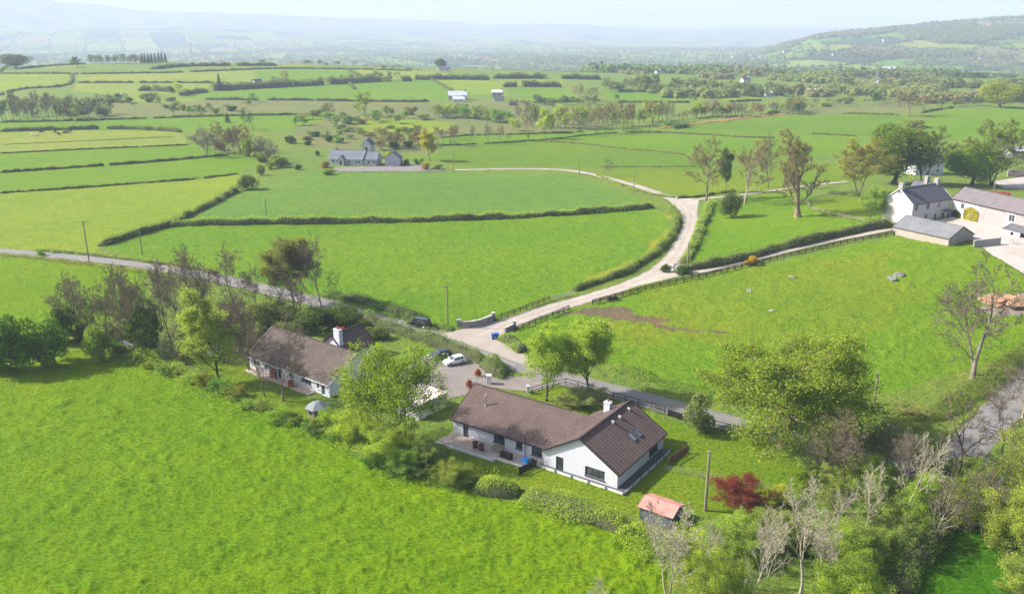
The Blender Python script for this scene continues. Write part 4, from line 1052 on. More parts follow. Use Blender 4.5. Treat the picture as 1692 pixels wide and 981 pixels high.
# ------------------------------------------------------------------ vehicles
M_TYRE = simple("tyre_rubber", (.02, .02, .02), .9, .1); M_RIM = simple("alloy_rim", (.45, .46, .47), .3, .05, metal=.8)
M_LAMP = simple("lamp_glass", (.7, .72, .75), .1, .05, spec=.7); M_TAIL = simple("tail_light", (.35, .02, .02), .25, .05)
def paint(name, c, rough=.22):
    if name in MATS: return MATS[name]
    t = NT(name); t.b.inputs["Base Color"].default_value = (*c, 1); t.b.inputs["Roughness"].default_value = rough
    t.b.inputs["Coat Weight"].default_value = .6; t.b.inputs["Coat Roughness"].default_value = .06
    g = t.n("TexCoord"); n = t.noise(2.5, 3, .6, (g, 3)); r = t.ramp(n, 0, [(.3, rough), (.7, rough + .14)]); t.l(r, 0, t.b, "Roughness"); return t.m
def car(name, label, front, rear, L, Wd, H, colour, kind_="hatch", group=None):
    """local x towards the front"""
    c = (front + rear) / 2; a = math.atan2(front.y - rear.y, front.x - rear.x)
    r = thing(name, label, "van" if kind_ == "van" else "car", (c.x, c.y, float(zt(c.x, c.y)) + .07), a, group)
    h = L / 2; w = Wd / 2
    if kind_ == "van":
        low = [(-h, .32), (-h, .62), (-h + .04, 1.02), (h - 1.15, 1.08), (h - .25, .92), (h - .04, .72), (h, .34)]
        top = (( -h + .06, 1.02), (-h + .22, H - .08), (-h + .5, H), (h - 1.9, H), (h - 1.75, H - .03), (h - .98, 1.06)); gl = [(-h + .5, -h + 1.7), (-h + 1.8, -.05), (.05, h - 1.55)]
    else:
        low = [(-h, .3), (-h + .02, .66), (-h + .08, .93), (h - 1.25, .95), (h - .4, .80), (h - .06, .62), (h, .32)]
        top = ((-h + .1, .92), (-h + .42, H - .10), (-h + .75, H - .01), (-.1, H), (h - 1.95, H - .06), (h - 1.12, .94)); gl = [(-h + .62, -h + 1.2), (-h + 1.28, -.2), (-.12, h - 1.75)]
    b = bmesh.new()
    def loft(poly, secs, cap=True):
        rings = [[b.verts.new((x * kx, y, z)) for x, z in poly] for y, kx in secs]
        n = len(poly)
        for r0, r1 in zip(rings, rings[1:]):
            for j in range(n): b.faces.new((r0[j], r0[(j + 1) % n], r1[(j + 1) % n], r1[j]))
        b.faces.new(rings[0][::-1]); b.faces.new(rings[-1])
    loft(low, [(-w, .94), (-w + .1, .99), (0, 1), (w - .1, .99), (w, .94)])
    tn = len(top)
    def topring(k):  # greenhouse narrows upwards
        return [b.verts.new((x, k * (w - .04 - .20 * max(0, z - .95) / (H - .95)), z)) for x, z in top]
    r0, r1 = topring(-1), topring(1)
    for j in range(tn): b.faces.new((r0[j], r0[(j + 1) % tn], r1[(j + 1) % tn], r1[j]))
    b.faces.new(r0[::-1]); b.faces.new(r1)
    bmesh.ops.recalc_face_normals(b, faces=b.faces[:])
    bmesh.ops.bevel(b, geom=b.edges[:], offset=.03, segments=2, affect='EDGES')
    me = bpy.data.meshes.new("body"); b.to_mesh(me); b.free(); me.materials.append(colour)
    link("body", me, r)
    def side_y(z): return w - .04 - .20 * max(0, z - .95) / (H - .95)
    zl, zh = 1.0, H - .17
    for s in (-1, 1):
        for k, (x0, x1) in enumerate(gl):
            g = Mb(); sh = .16 if k == len(gl) - 1 else 0; sh0 = .14 if k == 0 else 0
            g.add([(x0, s * (side_y(zl) + .012), zl), (x1 + sh * 2.2, s * (side_y(zl) + .012), zl), (x1 - sh, s * (side_y(zh) + .012), zh), (x0 + sh0, s * (side_y(zh) + .012), zh)], [(0, 1, 2, 3)])
            g.obj("side_window", M_GLASS, r)
    for nm, (p, q), o in (("windscreen", (top[-1], top[-2]), .015), ("rear_window", (top[0], top[1]), -.015)):
        g = Mb(); (xa, za), (xb, zb) = p, q; t0, t1 = .12, .9
        x0, z0 = xa + (xb - xa) * t0, za + (zb - za) * t0; x1, z1 = xa + (xb - xa) * t1, za + (zb - za) * t1
        g.add([(x0 + o, -side_y(z0) + .1, z0 + .01), (x0 + o, side_y(z0) - .1, z0 + .01), (x1 + o, side_y(z1) - .1, z1 + .01), (x1 + o, -side_y(z1) + .1, z1 + .01)], [(0, 1, 2, 3)]); g.obj(nm, M_GLASS, r)
    for sx in (-h + .78, h - .85):
        for s in (-1, 1):
            t = Mb(); t.cyl((sx, s * (w - .2), .32), (sx, s * (w + .012), .32), .325, .325, 18); wh = t.obj("wheel", M_TYRE, r)
            q = Mb(); q.cyl((sx, s * (w + .008), .32), (sx, s * (w + .026), .32), .21, .19, 12); q.obj("rim", M_RIM, wh)
    for s in (-1, 1):
        q = Mb(); q.box(h - .26, h - .03, s * (w - .42), s * (w - .1), .64, .78); q.obj("headlight", M_LAMP, r)
        q = Mb(); q.box(-h - .015, -h + .1, s * (w - .28), s * (w - .05), .70, .95); q.obj("tail_light", M_TAIL, r)
        q = Mb(); q.box(h - 1.5, h - 1.36, s * (w + .0), s * (w + .2), .95, 1.09); q.obj("wing_mirror", colour, r)
    q = Mb(); q.box(h - .02, h + .015, -.3, .3, .40, .52); q.obj("number_plate", M_WHITEP, r)
    return r
car("parked_car", "white hatchback parked on the tarmac drive in front of the dark car", P(728, 606), P(774, 596), 4.1, 1.78, 1.5, paint("white_car_paint", (.78, .79, .80)))
car("parked_car", "dark grey car parked against the roadside hedge behind the white hatchback", P(704, 597), P(748, 585), 4.4, 1.8, 1.45, paint("dark_car_paint", (.025, .03, .04)))
car("parked_van", "black people carrier van standing on the road verge beside the field", P(672, 536), P(714, 544), 5.0, 1.95, 1.95, paint("black_van_paint", (.010, .010, .012), .15), "van")
# ------------------------------------------------------------------ bins and small things
def wheelie_bin(label, loc, rz, colr, matname, group=None, k=1.0):
    r = thing("wheelie_bin", label, "bin", loc, rz, group); m = simple(matname, colr, .45, .1)
    b = Mb(); b.add([(x * f, y * f, z) for z, f in ((.08, .8), (.98, 1.0)) for x, y in ((-.28 * k, -.33 * k), (.28 * k, -.33 * k), (.28 * k, .33 * k), (-.28 * k, .33 * k))], [(0, 3, 2, 1), (4, 5, 6, 7), (0, 1, 5, 4), (1, 2, 6, 5), (2, 3, 7, 6), (3, 0, 4, 7)]); b.obj("body", m, r, bevel=.02)
    l = Mb(); l.prism([(-.37 * k, .98), (.36 * k, .98), (.30 * k, 1.08), (-.2 * k, 1.12), (-.37 * k, 1.08)], -.3 * k, .3 * k, 'x'); l.obj("lid", m, r)
    for s in (-1, 1):
        w = Mb(); w.cyl((s * .22, -.3 * k, .11), (s * .28, -.3 * k, .11), .11, .11, 12); w.obj("wheel", M_TYRE, r)
    return r
HB = P(1019.4, 810)
def house_pt(x, y, z=0):
    a = R(145.3); return Vector((HB.x + x * math.cos(a) - y * math.sin(a), HB.y + x * math.sin(a) + y * math.cos(a), z))
wheelie_bin("brown wheelie bin on the patio, nearer the patio door", house_pt(22.3, 1.5, .26), R(140), (.085, .03, .022), "brown_plastic", "brown bins on the patio")
wheelie_bin("brown wheelie bin on the patio, next to the garden bench", house_pt(21.1, 1.6, .26), R(150), (.085, .03, .022), "brown_plastic", "brown bins on the patio")
p = P(815, 560); wheelie_bin("blue wheelie bin at the road junction, left one of the pair", (p.x, p.y, p.z + .08), R(15), (.02, .11, .42), "blue_plastic", "blue bins at the road junction", 1.25)
p = P(821, 559); wheelie_bin("blue wheelie bin at the road junction, right one against the verge", (p.x, p.y, p.z + .08), R(5), (.02, .11, .42), "blue_plastic", "blue bins at the road junction", 1.25)
def bench():
    c = house_pt(18.9, .35, .26); r = thing("garden_bench", "grey slatted garden bench against the white wall under the windows", "bench", c, R(145.3))
    for k in range(3):
        s = Mb(); s.box(-.95, .95, .1 + .15 * k, .22 + .15 * k, .42, .46); s.obj("seat_slat", M_WOODG, r)
    for k in range(3):
        s = Mb(); s.box(-.95, .95, -.02, .03, .55 + .14 * k, .65 + .14 * k); s.obj("back_slat", M_WOODG, r)
    for x in (-.9, .9):
        for y in (.02, .5):
            l = Mb(); l.box(x - .04, x + .04, y - .04, y + .04, 0, .95 if y < .1 else .62); l.obj("leg", M_WOODG, r)
        a = Mb(); a.box(x - .05, x + .05, .0, .54, .62, .67); a.obj("armrest", M_WOODG, r)
bench()
def planter(): 
    c = house_pt(17.0, 1.2, .2); r = thing("planter_box", "black planter box standing at the patio step by the bench", "planter", c, R(145.3))
    m = Mb(); 
    for a in ((-.9, .9, -.3, -.24), (-.9, .9, .24, .3), (-.9, -.84, -.24, .24), (.84, .9, -.24, .24)): m.box(*a, 0, .8)
    m.obj("box", M_DARKW, r); s = Mb(); s.box(-.84, .84, -.24, .24, 0, .7); s.obj("soil", simple("soil", (.05, .035, .025), .95, .3), r)
planter()
def blue_box():
    c = house_pt(14.0, .75, .18); r = thing("storage_box", "bright blue storage box on the lower patio", "box", c, R(145.3)); m = simple("bright_blue_plastic", (.02, .22, .62), .4, .1)
    b = Mb(); b.add([(x * f, y * f, z) for z, f in ((0, .88), (.55, 1.)) for x, y in ((-.5, -.35), (.5, -.35), (.5, .35), (-.5, .35))], [(0, 3, 2, 1), (4, 5, 6, 7), (0, 1, 5, 4), (1, 2, 6, 5), (2, 3, 7, 6), (3, 0, 4, 7)]); b.obj("body", m, r)
    l = Mb(); l.box(-.55, .55, -.4, .4, .55, .63); l.obj("lid", m, r)
    c = house_pt(12.9, .9, .18); r = thing("kettle_barbecue", "black kettle barbecue beside the blue storage box", "barbecue", c)
    bm = bmesh.new(); bmesh.ops.create_uvsphere(bm, u_segments=14, v_segments=8, radius=.34); bmesh.ops.scale(bm, vec=(1, 1, .8), verts=bm.verts)
    me = bpy.data.meshes.new("bowl"); bm.to_mesh(me); bm.free(); me.materials.append(M_FASCIA); o = link("bowl", me, r); o.location.z = .85
    for k in range(3):
        q = Mb(); a = k * 2.094; q.cyl((.12 * math.cos(a), .12 * math.sin(a), .62), (.3 * math.cos(a), .3 * math.sin(a), 0), .025, .025, 6); q.obj("leg", M_STEEL, r)
blue_box()
# ------------------------------------------------------------------ fences, gates, walls
def fence(px, label, post=1.2, rails=(.45, .8, 1.1), gap=2.0, mat=None, name="post_and_rail_fence", world=None, pw=.11, rh=.1, cat="fence", wire=False, tops=None):
    line = resample(world or W(px), 1.0); mat = mat or M_DARKW
    o = line[0]; r = thing(name, label, cat, o)
    L = [0]
    for a, b in zip(line, line[1:]): L.append(L[-1] + (Vector((b.x, b.y)) - Vector((a.x, a.y))).length)
    n = max(1, round(L[-1] / gap)); pts = []
    if n > 96: n = 96
    for k in range(n + 1):
        s = L[-1] * k / n; i = min(max(1, int(np.searchsorted(L, s))), len(L) - 1); f = (s - L[i - 1]) / max(L[i] - L[i - 1], 1e-6)
        q = line[i - 1].lerp(line[i], f); pts.append(ground_pt(q) - o)
    pm = None; rnd = random.Random(int(o.x * 7 + o.y))
    for p in pts:
        if pm is None:
            m = Mb(); m.box(-pw / 2, pw / 2, -pw / 2, pw / 2, -.2, post); ob = m.obj("post", mat, r); pm = ob.data; ob.location = p
        else: ob = link("post", pm, r); ob.location = p; ob.rotation_euler = (rnd.gauss(0, .015), rnd.gauss(0, .015), rnd.uniform(-.1, .1))
    for h in rails:
        m = Mb()
        for a, b in zip(pts, pts[1:]): m.bar(a + Vector((0, 0, h)), b + Vector((0, 0, h)), .05 if not wire else .02, rh if not wire else .02)
        m.obj("wire" if wire else "rail", M_STEEL if wire else mat, r)
    return r
fence([(853, 547), (875, 539), (905, 527), (940, 512)], "dark post and rail fence along the paddock edge beside the track mouth", pw=.15, rh=.13)
fence([(979, 503), (1030, 489), (1090, 474), (1160, 459), (1220, 444), (1300, 425), (1400, 402), (1476, 389)], "long dark post and rail fence between the farm drive and the paddock", gap=2.2, pw=.2, rh=.17)
fence([(818, 531), (850, 519), (880, 508), (908, 497)], "dark post and rail fence on the field side of the track mouth", pw=.15, rh=.13)
fence([(878, 650), (905, 641), (935, 635), (960, 641), (1010, 657), (1060, 671), (1098, 682)], "dark garden fence along the road behind the two light green trees", gap=2.4, rails=(.5, 1.05))
fence([(1130, 692), (1170, 702), (1215, 714), (1250, 724), (1285, 735)], "dark garden fence along the road right of the dark gate", gap=2.4, rails=(.5, 1.05))
fence([(1338, 344), (1332, 336), (1350, 329), (1380, 324), (1420, 319)], "brown paddock fence curving behind the old oak", gap=2.2, mat=M_WOODG)
fence([(1340, 347), (1370, 355), (1400, 362), (1430, 368)], "brown paddock fence running down towards the farmhouse", gap=1.8, mat=M_WOODG)
fence([(546, 285), (600, 286), (660, 285), (720, 285)], "low post fence on the bank in front of the grey bungalow", post=1.1, rails=(.6, 1.0), wire=True, gap=3.0, mat=M_WOODG)
fence([(1099, 778), (1140, 785), (1180, 793), (1230, 802), (1290, 812)], "thin wire mesh fence on posts crossing the lawn beside the shed", rails=(.15, .35, .55, .75, .95), wire=True, gap=2.6, mat=M_WOODG, post=1.05, pw=.08)
fence([(752, 283), (800, 283), (860, 282), (920, 284)], "sparse wooden posts lining the far track by the mown field", rails=(.9,), wire=True, gap=7, mat=M_WOODG)
def gate_panel(px, label, name="wooden_gate", h=1.15, mat=None, boards=7, cat="gate"):
    a, b = W(px); r = thing(name, label, cat, a); d = b - a; m = mat or M_DARKW; L = d.length; u = d.normalized()
    for k in (0, 1):
        q = Mb(); c = d * k; q.box(c.x - .07, c.x + .07, c.y - .07, c.y + .07, -.2, h + .1); q.obj("post", m, r)
    q = Mb()
    for k in range(boards):
        s = L * (k + .5) / boards; q.bar(u * s + Vector((0, 0, .1)), u * s + Vector((0, 0, h)), L / boards * .82, .03)
    q.obj("boards", m, r)
    for z in (.3, h - .2):
        q = Mb(); q.bar(u * .08 + Vector((0, 0, z)), u * (L - .08) + Vector((0, 0, z)), .07, .1); q.obj("rail", m, r)
gate_panel([(1104, 687), (1127, 694)], "dark boarded garden gate in the road fence")
gate_panel([(858, 785), (886, 772)], "dark slatted gate between the hedge and the house corner", h=1.25, mat=M_DARKW)
gate_panel([(1105, 768), (1136, 748)], "brown woven fence panel behind the far corner of the deck", name="fence_panel", h=1.3, mat=simple("brown_panel", (.17, .10, .06), .85, .3, 4), boards=14, cat="fence")
def metal_gate(px, label, h=1.15, bars=5, mat=None):
    a, b = W(px); r = thing("field_gate", label, "gate", a); d = b - a; u = d.normalized(); L = d.length; m = mat or M_STEEL
    f = Mb()
    for s in (.05, L / 2, L - .05): f.bar(u * s + Vector((0, 0, .15)), u * s + Vector((0, 0, h)), .06, .06)
    f.obj("frame", m, r)
    for k in range(bars):
        q = Mb(); z = .18 + (h - .2) * k / (bars - 1); q.bar(u * .05 + Vector((0, 0, z)), u * (L - .05) + Vector((0, 0, z)), .045, .045); q.obj("bar", m, r)
metal_gate([(910, 497), (946, 488)], "galvanised field gate at the end of the fence by the track")
metal_gate([(772, 632), (801, 634)], "white barred driveway gate left of the tall white gate pillar", 1.3, 5, M_WHITEP)
metal_gate([(1668, 402), (1680, 405)], "grey metal yard gate in front of the lean-to", 1.3, 6)
def pillar(p, w, h, label, mat, name="gate_pillar"):
    r = thing(name, label, "gate pillar", p); m = Mb(); m.box(-w / 2, w / 2, -w / 2, w / 2, -.2, h); m.obj("shaft", mat, r, bevel=.02)
    m = Mb(); m.add([(x * (w / 2 + .06), y * (w / 2 + .06), z) for z in (h, h + .08) for x, y in ((-1, -1), (1, -1), (1, 1), (-1, 1))] + [(0, 0, h + .22)], [(0, 3, 2, 1), (0, 1, 5, 4), (1, 2, 6, 5), (2, 3, 7, 6), (3, 0, 4, 7), (4, 5, 8), (5, 6, 8), (6, 7, 8), (7, 4, 8)]); m.obj("cap", M_COPING if mat != M_WHITEP else mat, r)
pillar(P(808, 634), .85, 1.6, "tall white gate pillar in front of the clipped hedge end", M_WHITEP)
pillar(P(873, 650), .5, 1.4, "white gate pillar at the end of the road fence behind the roof", M_WHITEP)
def stone_wall(px, label, h, th=.4, pill=(0, -1), name="stone_wall"):
    line = resample(smooth_line(W(px), 2), .8); o = line[0]; r = thing(name, label, "wall", o); m = Mb(); c = Mb()
    L, Rr = ribbon_poly(line, th); L2, R2 = ribbon_poly(line, th + .12)
    for (mb, A, B, z0, z1) in ((m, L, Rr, -.3, h), (c, L2, R2, h, h + .1)):
        vs = []
        for a, b, q in zip(A, B, line): vs += [(a.x - o.x, a.y - o.y, q.z - o.z + z0), (b.x - o.x, b.y - o.y, q.z - o.z + z0), (b.x - o.x, b.y - o.y, q.z - o.z + z1), (a.x - o.x, a.y - o.y, q.z - o.z + z1)]
        fs = [(i * 4 + j, i * 4 + (j + 1) % 4, i * 4 + 4 + (j + 1) % 4, i * 4 + 4 + j) for i in range(len(line) - 1) for j in range(4)] + [(0, 1, 2, 3), tuple(len(vs) - 1 - k for k in range(4))]
        mb.add(vs, fs)
    m.obj("masonry", M_STONE, r); c.obj("coping", M_COPING, r)
    for k in pill:
        q = line[k] - o; p = Mb(); p.box(q.x - .35, q.x + .35, q.y - .35, q.y + .35, q.z - .3, q.z + h + .35); po = p.obj("pillar", M_STONE, r)
        p = Mb(); p.box(q.x - .42, q.x + .42, q.y - .42, q.y + .42, q.z + h + .35, q.z + h + .47); p.obj("cap", M_COPING, po)
stone_wall([(758, 541), (772, 542), (795, 538), (815, 529)], "curved grey stone wall with pillars on the left of the track mouth", 1.3)
stone_wall([(834, 550), (842, 547), (850, 542)], "short stone wall with pillar on the right of the track mouth", 1.1, pill=(-1,))
# trough by the paddock fence
t0 = P(1012, 497); r = thing("water_trough", "small dark timber feeder against the paddock fence", "trough", t0, R(20))
m = Mb()
for a in ((-1.2, 1.2, -.45, -.39), (-1.2, 1.2, .39, .45), (-1.2, -1.14, -.39, .39), (1.14, 1.2, -.39, .39)): m.box(*a, .25, .85)
m.obj("trough", M_DARKW, r)
for x in (-1.0, 1.0):
    for y in (-.35, .35): m = Mb(); m.box(x - .06, x + .06, y - .06, y + .06, -.1, .25); m.obj("leg", M_DARKW, r)
# ------------------------------------------------------------------ utility poles
M_POLE = simple("pole_timber", (.20, .17, .13), .9, .25, 2)
def pole(px, py, top, label, arm=1.3, lean=0.0, k=1.0):
    p = P(px, py); h = top_z(p, top) - p.z; r = thing("utility_pole", label, "utility pole", p, R(20)); r.rotation_euler[1] = lean
    m = Mb(); m.cyl((0, 0, -.5), (0, 0, h), .17 * k, .12 * k, 9); m.obj("pole", M_POLE, r)
    if arm:
        m = Mb(); m.bar((-arm / 2, .14, h - .25), (arm / 2, .14, h - .25), .1, .12); a = m.obj("crossarm", M_POLE, r)
        for x in (-arm / 2 + .1, 0, arm / 2 - .1):
            q = Mb(); q.cyl((x, .14, h - .2), (x, .14, h + .05), .05, .035, 8); q.obj("insulator", M_COPING, a)
    return p, h
pole(148, 437, 365, "tall wooden pole with crossarm beside the road at far left", 1.8)
pole(235, 420, 378, "plain thin wooden pole in the grass left of the field corner", 0)
pole(441, 365, 327, "thin pole at the hedge between the two central fields", 0)
pole(740, 540, 472, "wooden pole with short crossarm in the verge beside the curved stone wall", 1.0)
pole(749, 283, 250, "thin pole at the end of the track near the grey bungalow", 0)
pole(957, 288, 257, "thin pole on the outer bend of the far track", 0)
pole(1047, 320, 283, "thin pole standing between the track and the dry grass field", 0)
pole(1135, 452, 400, "thin pole at the rocky corner where farm drive meets the track", 0)
pole(1008, 562, 537, "short dark post standing in the paddock behind the light green tree", 0, k=.8)
pole(1444, 667, 615, "wooden post at the right edge of the big olive tree", 0, k=1.2)
pole(1165, 843, 745, "bare wooden pole on the lawn between the red-roofed shed and copper maple", .5, k=1.25)
pole(1641, 318, 290, "pale leaning pole behind the farm range roof", 0, R(4))
# ------------------------------------------------------------------ rocks, heap, odd things
def rock(px, py, s, label, colr=(.24, .225, .20), name="boulder", flat=.6):
    p = P(px, py); bm = bmesh.new(); bmesh.ops.create_icosphere(bm, subdivisions=3, radius=s); rnd = random.Random(int(px * 3 + py))
    off = [rnd.uniform(0, 50) for _ in range(3)]
    from mathutils import noise as mn
    for v in bm.verts: v.co *= 1 + .45 * mn.noise(v.co / s * 1.3 + Vector(off)) + .15 * mn.noise(v.co / s * 4 + Vector(off)); v.co.z *= flat
    me = bpy.data.meshes.new(name); bm.to_mesh(me); bm.free(); me.materials.append(simple("field_stone_%d" % int(colr[0] * 100), colr, .9, .35, 2, bump=.05, bscale=6))
    o = link(name, me); o.location = p + Vector((0, 0, s * .1)); tag(o, label, "boulder"); return o
rock(1309, 459, .75, "pale flat boulder alone in the middle of the paddock")
rock(1238, 481, .6, "small pale boulder in the paddock left of centre", (.25, .235, .21))
rock(1275, 514, .5, "bleached stone lying in the yellowish paddock grass", (.27, .25, .225))
rock(1474, 462, 1.1, "larger grey rock of the outcrop in the upper paddock", (.17, .16, .15))
rock(1486, 456, 1.3, "darker rock on the right of the paddock outcrop", (.14, .135, .13))
rock(1116, 441, 1.4, "pinkish stone beside the farm drive corner, left of the pole", (.27, .215, .185))
rock(1124, 444, 1.2, "stone tucked into the shrubs right at the farm drive corner", (.25, .21, .18))
rock(1648, 500, 3.2, "large heap of orange-brown earth and rubble near the right edge", (.30, .175, .10), "earth_heap", .38)
rock(1675, 503, 3.4, "pale rubble heap cut off by the right edge of the picture", (.30, .24, .19), "earth_heap", .35)
def tub(px, py, label, colr, s=1.0):
    p = P(px, py); r = thing("plastic_tub", label, "tub", p, R(35)); m = simple("tub_%d" % int(colr[2] * 100), colr, .4, .15)
    b = Mb(); f = [(x * k * s, y * k * s, z * s) for z, k in ((0, .8), (.8, 1.)) for x, y in ((-.6, -.4), (.6, -.4), (.6, .4), (-.6, .4))]; b.add(f, [(0, 3, 2, 1), (0, 1, 5, 4), (1, 2, 6, 5), (2, 3, 7, 6), (3, 0, 4, 7)]); b.add([(x, y, .68 * s) for x, y, _ in f[4:]], [(0, 1, 2, 3)]); b.obj("body", m, r)
    b = Mb()
    for a, c in ((4, 5), (5, 6), (6, 7), (7, 4)): b.bar(f[a], f[c], .08, .08)
    b.obj("rim", m, r)
tub(1194, 950, "blue plastic tub lying among the undergrowth at the bottom edge", (.03, .12, .36), 1.1)
tub(1628, 765, "small blue tub on the verge beside the road bend", (.04, .10, .35), .8)
def tarp(px, py, label, colr, rz=-30):
    p = P(px, py); r = thing("covered_trailer", label, "trailer", p, R(rz)); b = Mb()
    b.add([(-2, -.8, .45), (2, -.8, .45), (2, .8, .45), (-2, .8, .45), (-1.7, 0, 1.25), (1.6, 0, 1.0)], [(0, 1, 5, 4), (3, 4, 5, 2), (0, 4, 3), (1, 2, 5), (0, 3, 2, 1)]); b.obj("cover", simple("pale_tarpaulin", colr, .55, .12), r)
    b = Mb(); b.box(-1.9, 1.9, -.7, .7, .3, .44); b.obj("bed", M_STEEL, r)
    for s in (-1, 1): q = Mb(); q.cyl((0, s * .72, .28), (0, s * .86, .28), .3, .3, 14); q.obj("wheel", M_TYRE, r)
tarp(212, 574, "pale blue tarpaulin-covered trailer under the bare trees at left", (.50, .55, .68))
car("parked_car", "silver car half hidden behind the tall leafy tree in the left garden", P(351, 590), P(376, 583), 4.2, 1.75, 1.48, paint("silver_car_paint", (.45, .47, .52)))
def red_machine():
    p = P(1648, 330); r = thing("grain_tank", "long orange-red tank lying behind the farm range roof", "tank", (p.x, p.y, p.z), R(-12)); z = top_z(p, 316) - p.z
    b = Mb(); b.cyl((-3.2, 0, z - 1.2), (3.2, 0, z - 1.2), 1.2, 1.2, 18); b.obj("tank", simple("faded_orange_paint", (.22, .05, .03), .55, .2), r)
    for x in (-2.2, 2.2): q = Mb(); q.box(x - .3, x + .3, -.9, .9, -.3, z - 1.9); q.obj("cradle", M_STEEL, r)
red_machine()
def pots():
    for px, py, s, l in ((452, 622, 1.15, "red upturned fabric shelter by the old bungalow's patio"), (481, 638, .9, "dark red water butt against the old bungalow wall")):
        p = P(px, py, .2); r = thing("water_butt", l, "water butt", p); b = Mb(); b.cyl((0, 0, 0), (0, 0, s * .6), .5 * s, .58 * s, 16); b.cyl((0, 0, s * .6), (0, 0, s * 1.2), .58 * s, .5 * s, 16); b.obj("barrel", simple("dull_red_plastic", (.22, .045, .03), .6, .2), r)
        b = Mb(); b.cyl((0, 0, s * 1.2), (0, 0, s * 1.27), .54 * s, .5 * s, 16); b.obj("lid", MATS["dull_red_plastic"], r)
pots()
# ------------------------------------------------------------------ cattle
def cows():
    bm = bmesh.new()
    def chain(pts, rads, k=8):
        rings = []
        for (p, r), i in zip(zip(pts, rads), range(len(pts))):
            d = (Vector(pts[min(i + 1, len(pts) - 1)]) - Vector(pts[max(i - 1, 0)])).normalized(); u, v = perp(d)
            rings.append([bm.verts.new(Vector(p) + u * (r * math.cos(6.2832 * j / k)) + v * (r * math.sin(6.2832 * j / k))) for j in range(k)])
        for a, b in zip(rings, rings[1:]):
            for j in range(k): bm.faces.new((a[j], a[(j + 1) % k], b[(j + 1) % k], b[j]))
        bm.faces.new(rings[0]); bm.faces.new(rings[-1])
    chain([(-1.05, 0, 1.05), (-.9, 0, 1.05), (-.4, 0, .98), (.3, 0, .98), (.75, 0, 1.05), (1.0, 0, 1.0), (1.3, 0, .75), (1.5, 0, .5), (1.72, 0, .28)], [.12, .34, .40, .40, .36, .24, .17, .16, .09])
    for x, y, b in ((-.8, .2, -.06), (-.8, -.2, -.06), (.65, .2, .03), (.65, -.2, .03)): chain([(x, y, .85), (x + b, y, .45), (x, y, 0)], [.15, .085, .07], 6)
    chain([(-1.08, 0, 1.2), (-1.16, 0, .8), (-1.14, 0, .5)], [.04, .03, .05], 5)
    for s in (-1, 1): chain([(1.42, s * .1, .66), (1.4, s * .28, .7)], [.04, .07], 5)
    bmesh.ops.recalc_face_normals(bm, faces=bm.faces[:])
    me = bpy.data.meshes.new("cow"); bm.to_mesh(me); bm.free(); me.polygons.foreach_set("use_smooth", [True] * len(me.polygons)); me.materials.append(simple("black_hide", (.025, .02, .018), .8, .2)); mp = me.copy(); mp.materials.clear(); mp.materials.append(simple("cream_hide", (.55, .48, .38), .8, .2))
    rnd = random.Random(5)
    for x, y in ((69, 220), (92, 220), (96, 222), (98, 223.5), (106, 221), (109, 220), (110, 221), (116, 219)):
        o = link("cow", me); o.location = P(x, y); o.rotation_euler.z = rnd.uniform(0, 6.28); tag(o, "dark cow grazing with the small herd in the far left pasture", "cow", "dark cows grazing in the far left pasture")
    for x, y in ((54, 224.5), (62, 226)):
        o = link("cow", mp); o.location = P(x, y); o.rotation_euler.z = rnd.uniform(0, 6.28); tag(o, "pale cream cow grazing left of the dark herd", "cow", "pale cows in the far left pasture")
cows()
